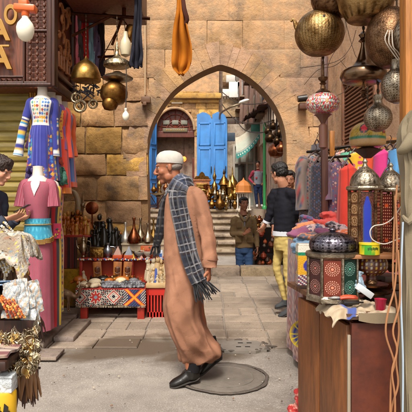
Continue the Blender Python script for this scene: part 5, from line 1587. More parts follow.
for k, (px, w_, c_, y1, lb) in enumerate([(76.5, 2.3, '#b9606a', 62, 'rose pink scarf hanging nearest the oriel corner'), (81, 1.7, '#3a302c', 60, 'dark brown scarf between the pink and the red scarf'), (86, 2.6, '#b92c28', 58, 'bright red scarf hanging behind the steel bracket'), (91.5, 2.8, '#86a8b4', 66, 'pale blue scarf hanging right of the red scarf'), (97, 2.4, '#6b5a72', 64, 'mauve scarf hanging right of the pale blue scarf'), (101, 2.2, '#2d2226', 70, 'dark patterned scarf, rightmost in the row of scarves')]):
 cloth_strip('hanging_scarf', lb, [(px - 1, 8, 5.45, w_), (px, 30, 5.45, w_ * 1.05), (px + .4, 50, 5.45, w_ * 1.2), (px + .8, y1 + 6, 5.45, w_ * 1.1)], fabric('scarf_%d' % k, hx(c_)), 'scarf', amp=.03, seed=k * 2.0, nu=14, nv=24, group='scarves hanging behind the steel bracket')
for k, (px, py, w_) in enumerate([(84, 88, 8), (94, 88, 7)]):
 m1 = MB()
 for j in range(16):
  a = P(px + random.uniform(-w_, w_), py + random.uniform(-3, 4), 5.3); m1.tube([a, a + Vector((random.uniform(-.12, .12), .02, random.uniform(-.09, .06)))], .008, 5)
 tag(m1.build('tangled_cable', mat('cable_dark', hx('#2b2a33')), org=P(px, py, 5.3)), ['dark tangle of cables under the domed brass lamp, left bundle', 'dark tangle of cables under the domed brass lamp, right bundle'][k], 'cables')
# ---------- mannequins
plast = mat('mannequin_white', hx('#cfc6bb'), rough=.45, var=.15)
def emb(u, v, palette, bg, n=9, m_=14, thr=.5, seed=0):
 a, b_ = int(u * n), int(v * m_)
 r = random.Random(a * 71 + b_ * 131 + seed).random()
 fu, fv = u * n - a - .5, v * m_ - b_ - .5
 if abs(fu) + abs(fv) < thr * (.6 + .6 * r): return palette[int(r * 997) % len(palette)]
 return bg
def dress(label, px, Y, z_sh, z_hem, wsh, whem, m, colf, group=None, sleeves=0, slcol=None, yaw=0.0, belt=None, neck=True, uvfreq=1, hip=None, nm='mannequin', fold=.05, sleeve_m=None):
 x = P(px, 0, Y).x
 t = thing(nm, label, 'mannequin', (x, Y, z_hem), group)
 Rz = Matrix.Rotation(yaw, 3, 'Z')
 c = Vector((x, Y, 0))
 if neck:
  m1 = MB(); m1.lathe([(.10, z_sh - .05), (.085, z_sh + .0), (.05, z_sh + .03), (.044, z_sh + .09), (.046, z_sh + .115), (.001, z_sh + .12)], c, 20, sy=.85)
  m1.build('bust', plast, t)
 L_ = z_sh - z_hem
 hip = hip or wsh * .95
 prof = [(0, .30 * wsh, .05), (.012, .62 * wsh, .075), (.045, .98 * wsh, .10), (.12, .93 * wsh, .12), (.28, .74 * wsh, .105), (.45, hip, .13), (.75, (hip + whem) / 2, .14), (1.0, whem, .15)]
 PR = crm([tuple(map(float, p)) for p in prof], 6)
 nn_ = 56
 def f(u, v):
  k = (1 - v) * (len(PR) - 1); i = min(len(PR) - 2, int(k)); fr_ = k - i
  a = [PR[i][j] * (1 - fr_) + PR[i + 1][j] * fr_ for j in range(3)]
  th = 2 * PI * u
  w = 1 + fold * max(0, a[0] - .25) * (math.sin(th * 9 + 3 * nz(v * 3, px)) + .6 * math.sin(th * 14 + px) + nz(th * 2, v * 6, px))
  p = Vector((math.cos(th) * a[1] * w, math.sin(th) * a[2] * w, 0))
  return c + Rz @ p + Vector((0, 0, z_sh - a[0] * L_))
 def lenf(v):
  k = (1 - v) * (len(PR) - 1); i = min(len(PR) - 2, int(k)); return PR[i][0] * (1 - k + i) + PR[i + 1][0] * (k - i)
 m1 = MB(); m1.grid(nn_ * 2, 150, f, closed=True, col=lambda u, v: colf((u - .5) * 4 - 1 if u > .5 else 9, lenf(v), u))
 f.at = lambda fr_: min([i / 200 for i in range(201)], key=lambda v: abs(lenf(v) - fr_))
 d = m1.build('dress', m, t, ang=80)
 if sleeves:
  for s_ in (-1, 1):
   m1 = MB()
   sh = c + Rz @ Vector((s_ * wsh * .85, 0, z_sh - .05))
   sp_ = 1.3 if s_ < 0 else .15; el = sh + Rz @ Vector((s_ * .055 * sp_, -.01, -.24)); wr = el + Rz @ Vector((s_ * .03 * sp_, -.02, -(sleeves - .24)))
   m1.tube([sh - Rz @ Vector((s_ * .04, 0, -.02)), sh, sh.lerp(el, .5), el, wr], [.04, .046, .040, .036, .044], 18, sub=14, col=slcol or WHITE, fold=lambda a, t_: 1 + .06 * math.sin(t_ * 24 + a * 2))
   m1.build('sleeve', sleeve_m or m, t)
 return t, d, f
atc = mat('printed_cotton', WHITE, attr=True, rough=.85, bump=.35, bscale=200, sheen=.2, var=.2)
pal = [hx('#2f6fb4'), hx('#c9962a'), hx('#3c8a78'), hx('#9c3a2e'), hx('#2c3f8c')]
blu = hx('#272c80')
def blue_dress(s, v, u):      # s across the front (-1..1), v down
 if abs(s) < .55 and v < .34 and v > .01:
  if abs(s) > .47 or v > .315: return hx('#d5d0c4')
  if abs(s) < .06 and v < .18: return hx('#b9a68c')
  return emb((s + 1) / 2, v, pal, hx('#cfc9be'), 15, 22, .55)
 if abs(s) > .4 and abs(s) < .62 and v > .45 and abs(s) < 1.1: return emb((s + 1) / 2, v, pal, blu, 12, 20, .6, 3)
 if abs(abs(s) - .85) < .1 and v > .2: return hx('#c9a23a') if math.sin(v * 90) > 0 else hx('#2a6f9a')
 if v > .86: return emb((s + 1) / 2, v, pal, hx('#5a4a8a'), 18, 40, .5, 5)
 return blu if math.sin(s * 40) < .8 else hx('#4d51a5')
slc = lambda u, v: (hx('#ded9cf') if .93 < v < .97 or v < 0 else (hx('#e0dacd') if v > .985 else ([hx('#c9a23a'), hx('#2a86b4'), hx('#d8d2c4'), blu][int(v * 26) % 4] if (.55 < v and (u < .35 or u > .8)) else blu)))
grp = 'dresses on mannequins hung under the oriel'
dress('blue embroidered tunic with white yoke on a mannequin, front one under the oriel', 42.5, 4.75, 2.28, 1.50, .125, .15, atc, blue_dress, grp, sleeves=.50, slcol=slc, yaw=R(6), fold=.09)
def solid(c, trims, pv=.0):
 def f(s, v, u):
  if abs(s) < .25 and v < .38: return emb((s + 1) / 2, v, trims, trims[0], 22, 26, .55, 9)
  if v > .93: return trims[1 % len(trims)]
  if abs(abs(s) - .55) < .07: return trims[-1]
  return c
 return f
dress('purple dress with orange embroidered front, second mannequin under the oriel', 51, 4.93, 2.26, 1.42, .11, .13, atc, solid(hx('#6b3a78'), [hx('#b9a03a'), hx('#c94a3a'), hx('#2f6fa4')]), grp, sleeves=.4, yaw=R(25), slcol=hx('#7a4a8a'))
dress('bright red orange tunic, third mannequin under the oriel', 57, 5.0, 2.24, 1.38, .11, .14, atc, solid(hx('#d8402a'), [hx('#d8a03a'), hx('#d87a2a'), hx('#8a2a4a')]), grp, sleeves=.45, yaw=R(30), slcol=hx('#d8482e'))
dress('blue and orange striped tunic, rearmost mannequin under the oriel', 63.5, 5.2, 2.22, 1.45, .10, .13, atc, solid(hx('#4a68a8'), [hx('#d8803a'), hx('#c9502a'), hx('#d8602e')]), grp, sleeves=.4, yaw=R(35), slcol=hx('#d8602e'))
# lower row
strp = stripes('pink_stripe', hx('#8e2c42'), hx('#a0707c'), 92, .66)
t, d, f_ = dress('pink pinstriped long dress with turquoise coin belt on a white mannequin', 38, 4.45, 1.50, .17, .130, .135, strp, lambda s, v, u: WHITE, None, sleeves=0, yaw=R(4), fold=.035)
for s_ in (-1, 1):
 m1 = MB(); sh = Vector((P(38, 0, 4.45).x + s_ * .115, 4.45, 1.455))
 m1.tube([sh - Vector((s_ * .05, 0, -.01)), sh, sh + Vector((s_ * .02, -.01, -.10)), sh + Vector((s_ * .03, -.02, -.20))], [.035, .045, .050, .056], 22, sub=4, fold=lambda a, t_: 1 + .10 * math.sin(a * 7) * t_)
 m1.build('sleeve', stripes('pink_stripe_b', hx('#8e2c42'), hx('#a0707c'), 26, .66), t)
def _bp(u, fr_, o_=.016):
 p = Vector(f_(.5 + u * .5, f_.at(fr_))); c_ = Vector((P(38, 0, 4.45).x, 4.45, p.z))
 return p + (p - c_).normalized() * o_
m1 = MB()
m1.sheet(60, 8, lambda u, v: _bp(u, .26 + .12 * v + .02 * math.sin(u * PI) * v), -.006, col=lambda u, v: hx('#2f8fae') if math.sin(u * 70) * math.sin(v * 16) < .55 else hx('#57b3c6'))
bel = m1.build('hip_scarf', atc, t)
m1 = MB(); m1.sheet(10, 12, lambda u, v: _bp(.5 + (u - .5) * .24 * (1 - v), .012 + .10 * v, .008), -.003); m1.build('neck_opening', plast, t, ang=80)
m1 = MB()
for k in range(44):
 u = (k + .5) / 44
 for vv in (.382 + .02 * math.sin(u * PI), .30):
  p = _bp(u, vv, .024)
  for j in range(4 if vv > .37 else 1): m1.ell(p + Vector((0, 0, -.011 * j)), (.006, .006, .006), nu=6, nv=4)
m1.build('coin_fringe', metal('coin_gold', hx('#d8b06a'), .3), bel)
# galabeya with yellow and grey stripes, and two more behind
def gal(s, v, u):
 if abs(s) < .33: return hx('#3c3a40') if abs(s) > .12 else hx('#b3202a')
 if abs(s) < .52: return hx('#d9b81e')
 if abs(s) < .60: return hx('#5a4040')
 return hx('#c42a2a')
t, d, f_ = dress('red long dress with yellow and dark grey stripes behind the pink striped dress', 49, 4.70, 1.48, .15, .12, .10, atc, gal, None, yaw=R(38), fold=.05)
m1 = MB(); q = P(57, 231, 4.60); m1.box(q, (.07, .02, .14), rot=Matrix.Rotation(R(30), 3, 'Z'), bev=.008, col=hx('#c93a5a'))
for k in range(10): m1.ell(q + Vector((random.uniform(-.025, .025), -.014, random.uniform(-.06, .06))), .008, nu=6, nv=4, col=hx(random.choice(['#d9b81e', '#4a2a6a', '#2a7a4a'])))
m1.build('embroidered_patch', atc, t)
t, d, f_ = dress('pale pink long dress with yellow front, rearmost of the lower dresses', 53.5, 5.0, 1.46, .22, .095, .07, atc, lambda s, v, u: hx('#d88a9a') if abs(s) > .3 else emb((s + 1) / 2, v, [hx('#2f5f8a'), hx('#7a2a4a')], hx('#dcc23a'), 14, 24, .5, 2), None, yaw=R(45))
# sparkling folded wraps over the shoulder between rows
for k, (px, py, Y, c_, lb) in enumerate([(32, 174, 4.6, '#4a3a6a', 'dark violet beaded shawl draped behind the pink dress shoulder, left'), (60, 175, 4.85, '#3a6a5a', 'green and red beaded shawl between the upper and lower dresses'), (57, 166, 4.9, '#a0402e', 'rust coloured scarf bunched above the rear lower dresses')]):
 cloth_strip('shawl', lb, [(px, py - 8, Y, 4), (px, py, Y, 6), (px + 1, py + 10, Y, 6)], mat('shawl_%d' % k, hx(c_), rough=.8, var=.6, scale=60, bump=.8, bdist=.005), 'shawl', amp=.03, seed=k + 7.0, nu=18, nv=14)
# ---------- bronze camel and the stall
def camel(px, py_foot, Y, s, m, label):
 x = P(px, 0, Y).x; zf = P(0, py_foot, Y).z
 t = thing('camel_statue', label, 'statue', (x, Y, zf))
 A = lambda a, b_, c_: Vector((x + a * s, Y + b_ * s, zf + c_ * s))
 m1 = MB()
 m1.tube([A(-.48, 0, .62), A(-.3, 0, .66), A(0, 0, .68), A(.3, 0, .64), A(.46, 0, .60)], [.10, .17, .20, .17, .08], 14, sub=3)
 m1.ell(A(-.02, 0, .86), (.15 * s, .10 * s, .16 * s));
 m1.tube([A(.40, 0, .62), A(.58, 0, .55), A(.70, 0, .66), A(.74, 0, .86), A(.80, 0, .98)], [.11, .08, .065, .06, .05], 10, sub=4)
 m1.tube([A(.76, 0, .98), A(.88, 0, .99), A(.98, 0, .94)], [.06, .055, .035], 10, sub=2)
 for sy in (-1, 1):
  m1.tube([A(.78, sy * .04, 1.02), A(.74, sy * .06, 1.08)], [.02, .008], 6)
  m1.tube([A(.28, sy * .09, .60), A(.30, sy * .10, .34), A(.28, sy * .10, .30), A(.29, sy * .10, .03)], [.075, .035, .038, .028], 8, sub=2)
  m1.tube([A(-.34, sy * .09, .60), A(-.26, sy * .10, .42), A(-.38, sy * .10, .26), A(-.34, sy * .10, .03)], [.09, .05, .036, .028], 8, sub=2)
  m1.ell(A(.31, sy * .10, .02), (.05 * s, .04 * s, .03 * s)); m1.ell(A(-.32, sy * .10, .02), (.05 * s, .04 * s, .03 * s))
 m1.tube([A(-.47, 0, .64), A(-.54, 0, .5), A(-.53, 0, .36)], [.02, .015, .02], 6, sub=2)
 for v_ in range(len(m1.v)): pass
 # radii above are in units of s
 return t, m1, A
def scaled_camel(px, pyf, Y, s, m, label):
 t, m1, A = camel(0, 201, Y, 1.0, m, label)
 o0 = Vector((P(0, 0, Y).x, Y, H))
 x = P(px, 0, Y).x; zf = P(0, pyf, Y).z
 m1.v = [tuple((Vector(v) - o0) * s + Vector((x, Y, zf))) for v in m1.v]
 t.location = (x, Y, zf)
 remesh(m1, 'body', m, t, voxel=.006, smooth=1)
 m2_ = MB(); m2_.box((x - .005 * s, Y, zf + .78 * s), (.36 * s, .34 * s, .05 * s), bev=.008); m2_.build('saddle', mat('saddle_dark', hx('#3b2a1e'), bump=.8), t)
 return t
bronze = mat('dark_bronze', hx('#7b6248'), rough=.5, metal=.6, var=.6, bump=.6, scale=30)
scaled_camel(61, 311, 5.35, .275, bronze, 'bronze camel statue standing left of the patterned stall cloth')
YT = 5.5
st = thing('souvenir_stall', 'low red souvenir stall with black white and red patterned cloth', 'stall', (P(111, 0, YT).x, YT + .3, 0))
x0, x1 = P(77, 0, YT).x, P(145, 0, YT).x
redw = mat('red_paint', hx('#a62f20'), rough=.5, var=.4)
blackin = mat('dark_shade_board', hx('#241a14'), rough=.9)  # near black; also paints the shade under the stall and inside the crate
ztop = P(0, 288.5, YT).z
m1 = MB(); m1.box(((x0 + x1) / 2, YT + .33, ztop - .015), (x1 - x0, .62, .03), bev=.004); m1.build('table_top', redw, st)
for xx in (x0 + .07, x1 - .05):
 for yy in (YT + .05, YT + .58):
  m1 = MB(); m1.box((xx, yy, (ztop - .03) / 2), (.075, .07, ztop - .03), bev=.004); m1.build('leg', redw, st)
m1 = MB(); m1.box(((x0 + x1) / 2, YT + .60, .16), (x1 - x0 - .16, .02, .30)); m1.build('shade_backing', blackin, st)  # added dark board standing in for the shade beneath the table
def tapestry(u, v):
 W = (u * (x1 - x0)) / .18;
 bl, wh, rd, ye = hx('#1e1c26'), hx('#c9bfae'), hx('#a8261f'), hx('#d98a22')
 xm = u * 68      # px across, 0..68
 ym = v * 16      # px down 0..16
 if ym < .8: return rd
 if xm > 46:      # right field: yellow/orange cross on navy
  cx = xm - 57; cy = ym - 8
  d1 = abs(abs(cx) - abs(cy) * 1.1)
  if d1 < 1.4: return ye
  if d1 < 2.4: return rd
  if abs(cx) + abs(cy) < 2: return rd
  if (int(xm * 1.2) + int(ym * 1.2)) % 3 == 0: return wh if abs(cx) > 6 else hx('#3a4a7a')
  return hx('#23263f')
 # medallions
 for (mx, r_) in ((4, 6), (19.5, 7), (37, 7)):
  cx, cy = xm - mx, ym - 8
  r = math.hypot(cx, cy); a = math.atan2(cy, cx)
  star = 4.6 + 1.5 * math.cos(8 * a)
  if r < 1.6: return bl if mx != 19.5 else hx('#7d8894')
  if mx == 19.5 and r < star: return rd
  if mx == 19.5 and r < star + .9: return wh
  if mx != 19.5:
   dd = abs(cx) + abs(cy)
   if 5.2 < dd < 6.4: return rd
   if 6.4 < dd < 7.2: return wh
   if dd < 5.2 and int(dd * 1.4) % 2: return wh
 q_ = math.sin(xm * 1.35) * math.sin(ym * 1.35) + .5 * math.sin((xm + ym) * 1.9)
 if abs(q_) < .26: return wh
 if q_ > 1.05: return rd
 return bl
m1 = MB()
m1.sheet(272, 64, lambda u, v: (x0 - .01 + u * (x1 - x0 + .02), YT - .02 + .012 * math.sin(u * 21) * v + .010 * nz(u * 12, v * 2), ztop + .004 - v * .185 - .01 * math.sin(u * 9) * v), .006, col=tapestry)
m1.build('patterned_cloth', mat('applique_cotton', WHITE, attr=True, rough=.9, bump=.4, bscale=200), st, ang=80)
m1 = MB()
for k in range(60):
 m1.tube([(x0 + (x1 - x0) * k / 59, YT - .02, ztop - .18), (x0 + (x1 - x0) * k / 59 + random.uniform(-.006, .006), YT - .022, ztop - .205)], .004, 4)
m1.build('tassel_edge', mat('tassel_cream', hx('#a89a84')), st)
# tiers behind
z2 = P(0, 258.5, 5.95).z
m1 = MB()
a_, b_ = P(78, 0, 5.95).x, P(168, 0, 5.95).x
m1.box(((a_ + b_) / 2, 6.2, z2 - .012), (b_ - a_, .50, .024), bev=.004); m1.build('shelf', redw, st)
m1 = MB(); m1.box(((a_ + b_) / 2, 6.12, (z2 + .0) / 2), (b_ - a_ - .04, .03, z2 - .05)); m1.build('panel', mat('orange_red', hx('#b2401f'), var=.4), st)
for k in range(6):
 m1 = MB(); m1.box((a_ + .03 + (b_ - a_ - .06) * k / 5, 5.98, (z2 - .024 + ztop) / 2), (.035, .03, z2 - .024 - ztop), bev=.003); m1.build('upright', redw, st)
m1 = MB()
for k in range(90):
 m1.ell((a_ + (b_ - a_) * k / 89, 5.945, z2 - .012 + random.uniform(-.008, .008)), .011, nu=6, nv=4, col=hx(random.choice(['#d8d2c4', '#2f5fa4', '#b03a2a', '#3a3a44', '#d8b060', '#d8d2c4'])))
m1.build('bead_trim', mat('bead_mix', WHITE, attr=True, rough=.3), st)
random.seed(31)
wdplq = wood('plaque_wood', hx('#a8682c'), hx('#6e3f18'))
for k, (px, lb) in enumerate([(97.5, 'carved wooden mask plaque on the stall, left of three'), (117.5, 'carved wooden mask plaque on the stall, middle of three'), (127.5, 'carved wooden mask plaque on the stall, right of three')]):
 q = P(px, 276, 5.93); t = thing('mask_plaque', lb, 'plaque', q, 'carved wooden mask plaques on the stall')
 m1 = MB(); m1.box(q + Vector((0, 0, .075)), (.10, .02, .19), rot=Matrix.Rotation(R([-4, 2, 4][k]), 3, 'Y'), bev=.012); m1.build('board', wdplq, t)
 m1 = MB(); c = q + Vector((0, -.012, .075))
 m1.ell(c, (.034, .012, .04), nu=12, nv=8); m1.tube([c + Vector((-.03, -.012, -.03)), c + Vector((0, -.016, -.04)), c + Vector((.03, -.012, -.03))], .005, 6, sub=3)
 for s_ in (-1, 1): m1.ell(c + Vector((s_ * .014, -.012, .008)), (.009, .006, .006), nu=8, nv=6); m1.tube([c + Vector((s_ * .03, -.01, .03)), c + Vector((s_ * .008, -.014, .02))], .004, 5)
 m1.build('carved_face', wood('plaque_dark', hx('#6b3a18'), hx('#3a1d0c')), t)
# statuettes
def stat_mb(kind, h, rnd):
 m1 = MB()
 if kind == 'cat':
  m1.tube([(0, 0, .0), (0, 0, .10 * h), (0, 0, .45 * h), (-.02 * h, 0, .68 * h), (-.03 * h, 0, .78 * h)], [.20 * h, .22 * h, .16 * h, .10 * h, .09 * h], 12, sub=3)
  m1.ell((-.05 * h, 0, .86 * h), (.12 * h, .10 * h, .10 * h))
  for s_ in (-1, 1): m1.tube([(-.03 * h, s_ * .06 * h, .92 * h), (-.03 * h, s_ * .08 * h, 1.0 * h)], [.035 * h, .008 * h], 6)
  m1.tube([(-.12 * h, 0, .45 * h), (-.17 * h, 0, .2 * h), (-.18 * h, 0, .02 * h)], [.06 * h, .045 * h, .05 * h], 8)
 elif kind == 'man':
  m1.box((0, 0, .04 * h), (.36 * h, .30 * h, .08 * h), bev=.01 * h)
  for s_ in (-1, 1): m1.tube([(s_ * .06 * h, 0, .08 * h), (s_ * .06 * h, -.01 * h, .3 * h), (s_ * .07 * h, 0, .5 * h)], [.05 * h, .05 * h, .075 * h], 8)
  m1.tube([(0, 0, .45 * h), (0, 0, .6 * h), (0, 0, .76 * h)], [.12 * h, .10 * h, .14 * h], 10, sub=2)
  for s_ in (-1, 1): m1.tube([(s_ * .14 * h, 0, .76 * h), (s_ * .18 * h, -.02 * h, .6 * h), (s_ * .10 * h, -.10 * h, .52 * h)], [.045 * h, .04 * h, .03 * h], 7, sub=2)
  m1.ell((0, 0, .88 * h), (.075 * h, .08 * h, .10 * h)); m1.tube([(0, .02 * h, .93 * h), (0, .03 * h, 1.0 * h)], [.09 * h, .03 * h], 8)
 elif kind == 'obelisk':
  m1.lathe([(.16 * h, 0), (.16 * h, .08 * h), (.11 * h, .09 * h), (.07 * h, .86 * h), (.0005, h)], (0, 0, 0), 4)
 elif kind == 'pyramid':
  m1.lathe([(.62 * h, 0), (.62 * h, .03 * h), (.0005, h)], (0, 0, 0), 4, rot=Matrix.Rotation(R(45), 3, 'Z'))
 elif kind == 'turtle':
  m1.ell((0, 0, .5 * h), (.9 * h, .8 * h, .5 * h)); m1.ell((0, -.95 * h, .4 * h), (.3 * h, .35 * h, .28 * h))
  for sx in (-1, 1):
   for sy in (-1, 1): m1.tube([(sx * .55 * h, sy * .5 * h, .3 * h), (sx * .95 * h, sy * .8 * h, .08 * h)], [.22 * h, .16 * h], 8)
 elif kind == 'scarab':
  m1.ell((0, 0, .45 * h), (.75 * h, .95 * h, .5 * h), nu=12, nv=8); m1.ell((0, -.8 * h, .35 * h), (.45 * h, .3 * h, .28 * h), nu=8, nv=6)
  m1.tube([(0, -.55 * h, .86 * h), (0, .1 * h, .98 * h), (0, .8 * h, .6 * h)], .05 * h, 5)
 elif kind == 'fig':   # lumpy animal/figure
  m1.tube([(0, 0, 0), (.03 * h, 0, .25 * h), (-.02 * h, 0, .5 * h), (.02 * h, 0, .75 * h), (0, 0, .95 * h)], [.20 * h, .14 * h, .18 * h, .10 * h, .06 * h], 9, sub=2)
  m1.ell((.0, -.05 * h, .86 * h), (.10 * h, .10 * h, .13 * h), nu=10, nv=8)
  for s_ in (-1, 1): m1.tube([(s_ * .12 * h, 0, .6 * h), (s_ * .24 * h, -.05 * h, .45 * h), (s_ * .15 * h, -.12 * h, .3 * h)], [.05 * h, .045 * h, .03 * h], 6, sub=2)
 return m1
PROTO = {}
def statuette(kind, m, h, loc, label, cat='statuette', nm=None, group=None, rz=0.0, tilt=0.0):
 key = (kind,)
 nm = nm or {'cat': 'cat_statuette', 'man': 'pharaoh_statuette', 'obelisk': 'obelisk', 'pyramid': 'toy_pyramid', 'turtle': 'turtle_statuette', 'scarab': 'scarab', 'fig': 'carved_figure'}[kind]
 mk = (kind, m.name)
 if mk not in PROTO:
  o = stat_mb(kind, 1.0, random).build(nm, m, ang=(30 if kind in ('pyramid', 'obelisk') else 60)); PROTO[mk] = o.data
 else:
  o = bpy.data.objects.new(nm, PROTO[mk]); COL.objects.link(o)
 o.location = loc; o.scale = (h, h, h); o.rotation_euler = (tilt, 0, rz)
 return tag(o, label, cat, group)
gl_black = mat('black_stone', hx('#15140f'), rough=.22, var=.4, bump=.3)
amber = mat('amber_resin', hx('#b0601c'), rough=.25, var=.6, scale=20, spec=.6)
ivory = mat('ivory_stone', hx('#c2b294'), rough=.55, var=.5, scale=20, bump=.5)
greyst = mat('grey_soapstone', hx('#6b6d72'), rough=.35, var=.5, scale=12)
lblu = mat('blue_ceramic', hx('#274b9a'), rough=.25)
P2 = lambda px, Y, z: Vector((P(px, 0, Y).x, Y, z))
bl_lab = ['tallest black statuette at the back of the black group', 'second tall black statuette at the right of the black group']
bk_ = [(99.5, 6.25, .30, 'man'), (110.5, 6.2, .27, 'cat'), (94.5, 6.15, .20, 'man'), (104.5, 6.12, .22, 'cat'), (116.5, 6.15, .18, 'fig'), (90.5, 6.25, .16, 'cat'), (98, 6.08, .15, 'fig'), (107, 6.05, .16, 'man'), (113.5, 6.06, .15, 'cat'), (102.5, 6.04, .13, 'fig'), (95, 6.05, .12, 'cat'), (119, 6.2, .14, 'man')]
z2s = [z2 + .16 if i < 12 else z2 for i in range(12)]
pl_st = thing('display_step', 'dark wooden step on the stall shelf carrying the black statuettes', 'display step', P2(105, 6.2, z2))
m1 = MB(); xa, xb = P(89, 0, 6.2).x, P(121, 0, 6.2).x; m1.box(((xa + xb) / 2, 6.24, z2 + .125), (xb - xa, .30, .02), bev=.003); m1.build('top', darkwood, pl_st)
for xx in (xa + .02, xb - .02):
 m1 = MB(); m1.box((xx, 6.24, z2 + .058), (.02, .28, .114)); m1.build('side_panel', darkwood, pl_st)
for k, (px, Y, h, kd) in enumerate(bk_):
 statuette(kd, gl_black, h * 1.3, P2(px, max(Y, 6.12), z2 + .135), bl_lab[k] if k < 2 else 'small glossy black statuette crowded in the black group on the stall', group='black statuettes on the stall shelf', rz=random.uniform(-.5, .5))
# amber figures on the left stand
ls = thing('figurine_stand', 'dark stand with red striped textile front holding amber figurines', 'display stand', P2(76, 6.3, 0))
zl = P(0, 235, 6.2).z
m1 = MB(); xa, xb = P(58, 0, 6.2).x, P(91, 0, 6.2).x; m1.box(((xa + xb) / 2, 6.35, zl - .012), (xb - xa, .4, .024), bev=.004); m1.build('top', redw, ls)
m1 = MB(); m1.sheet(60, 10, lambda u, v: (xa + u * (xb - xa) * .62, 6.16 + .008 * math.sin(u * 30), zl - .025 - v * .38), .01, col=lambda u, v: [hx('#6b1c16'), hx('#2a1c16'), hx('#8a2a20'), hx('#4a3a24')][int(u * 16) % 4]); m1.build('striped_textile', atc, ls)
for xx in (xa + .03, xb - .03):
 m1 = MB(); m1.box((xx, 6.5, zl / 2), (.04, .04, zl - .03)); m1.build('leg', darkwood, ls)
m1 = MB(); m1.box(((xa + xb) / 2 - .03, 6.25, .24), (xb - xa - .1, .30, .46), bev=.02); m1.build('base_block', stone_mat('yellow_block', hx('#b0863c'), hx('#937033'), hx('#6d5227'), 0), ls)
for k in range(22):
 px = 61 + (k % 8) * 4.0 + random.uniform(-1, 1); row = k // 8
 h = [.15, .21, .28][row] * random.uniform(.9, 1.15)
 mm = random.choice([amber, amber, amber, mat('gilt_resin', hx('#c08a3a'), rough=.3), lblu if k % 5 == 0 else brassd])
 statuette(random.choice(['fig', 'man', 'fig', 'cat']), mm, h, P2(px, 6.22 + row * .12, zl), 'small amber and gold figurine crowded on the left stand', group='amber figurines on the left stand', rz=random.uniform(-.8, .8))
 if row == 2: pass
# wall ornaments behind the stand
q = P(82.5, 205, 6.5); t = thing('star_ornament', 'pale silver pointed star ornament above the amber figurines', 'ornament', q)
m1 = MB()
for k in range(6):
 a = PI * k / 3; r = .16 if k % 3 == 1 else .08
 m1.tube([q, q + Vector((math.cos(a + PI / 6) * r * .7, 0, math.sin(a + PI / 6) * r))], [.03, .002], 6)
m1.ell(q, (.035, .03, .035)); m1.tube([q, q + Vector((0, .02, -.25))], .01, 6); m1.build('star', silver, t)
q = P(92, 208, 6.5); t = thing('copper_disc', 'round copper disc ornament right of the silver star', 'ornament', q)
m1 = MB(); m1.lathe([(.001, -.02), (.06, -.012), (.085, 0), (.06, .012), (.001, .02)], q, 20, rot=Matrix.Rotation(R(90), 3, 'X')); m1.tube([q, q + Vector((0, .02, -.28))], .01, 6); m1.build('disc', copper, t)
q = P(74, 200, 6.6); t = thing('curved_horn', 'curved pale horn ornament against the stone, above the left stand', 'ornament', q)
m1 = MB(); m1.tube([P(70, 190, 6.5), P(75, 193, 6.5), P(78.5, 203, 6.5), P(78, 216, 6.5), P(76, 234.5, 6.5)], [.012, .03, .038, .03, .03], 10, sub=4); m1.build('horn', mat('horn', hx('#9c8a6c'), rough=.4, var=.5), t)
# vessels on the stall shelf
def vessel(px, Y, z, kind, h, r, m, label, nm, handle=False, spout=False, cat=None):
 return onbase(px, Y, z, kind, h, r, m, label, cat or nm.replace('_', ' '), nm, None, handle, spout)
vessel(83.5, 6.05, z2, 'teapot', .27, .055, silver, 'slender silver ewer at the left end of the stall shelf', 'ewer', True, True)
m1 = MB(); q = P2(97.5, 6.02, z2 + .055); m1.box(q, (.16, .10, .11), bev=.012);
t = thing('brass_box', 'rectangular engraved brass box in front of the black statuettes', 'box', P2(97.5, 6.02, z2)); m1.build('box', ornate, t)
m1 = MB(); m1.box(q + Vector((0, 0, .063)), (.165, .105, .018), bev=.006); m1.build('lid', brass, t)
vessel(108, 6.02, z2, 'vase', .18, .055, mat('pewter', hx('#8a9099'), rough=.35, metal=.9), 'grey pewter pitcher in front of the black statuettes', 'pitcher', True)
zr = z2 + .16
rs = thing('display_step', 'pale wooden step on the stall shelf carrying the long necked vases', 'display step', P2(140, 6.25, z2))
m1 = MB(); xa, xb = P(122, 0, 6.25).x, P(165, 0, 6.25).x; m1.box(((xa + xb) / 2, 6.3, zr - .01), (xb - xa, .26, .02), bev=.003); m1.box(((xa + xb) / 2, 6.2, z2 + .07), (xb - xa - .02, .02, .14)); m1.build('top', ivory, rs)
vessel(125.5, 6.25, zr, 'bottle', .26, .07, mat('white_metal', hx('#c9c5ba'), rough=.3, metal=.7), 'white silver long necked vase, leftmost of the vases', 'long_necked_vase', cat='vase')
vessel(134, 6.2, zr, 'bottle', .32, .085, copper, 'big brown copper teardrop vase in the middle of the vases', 'copper_vase', cat='vase')
vessel(140.5, 6.3, zr, 'bottle', .31, .07, silver, 'silver ball topped vase behind the copper vase', 'silver_vase', cat='vase')
vessel(148, 6.22, zr, 'bottle', .25, .075, silver, 'squat silver teardrop vase right of the copper vase', 'silver_vase', cat='vase')
vessel(153.5, 6.3, zr, 'bottle', .30, .06, brass, 'golden long necked vase near the old man\'s chest', 'golden_vase', cat='vase')
vessel(157, 6.35, zr, 'finial', .32, .06, brassd, 'dark gold spired vase at the right end of the vases', 'spired_vase', cat='vase')
statuette('fig', amber, .16, P2(120.5, 6.3, z2 + .14), 'amber pointed figurine between the black group and the vases')
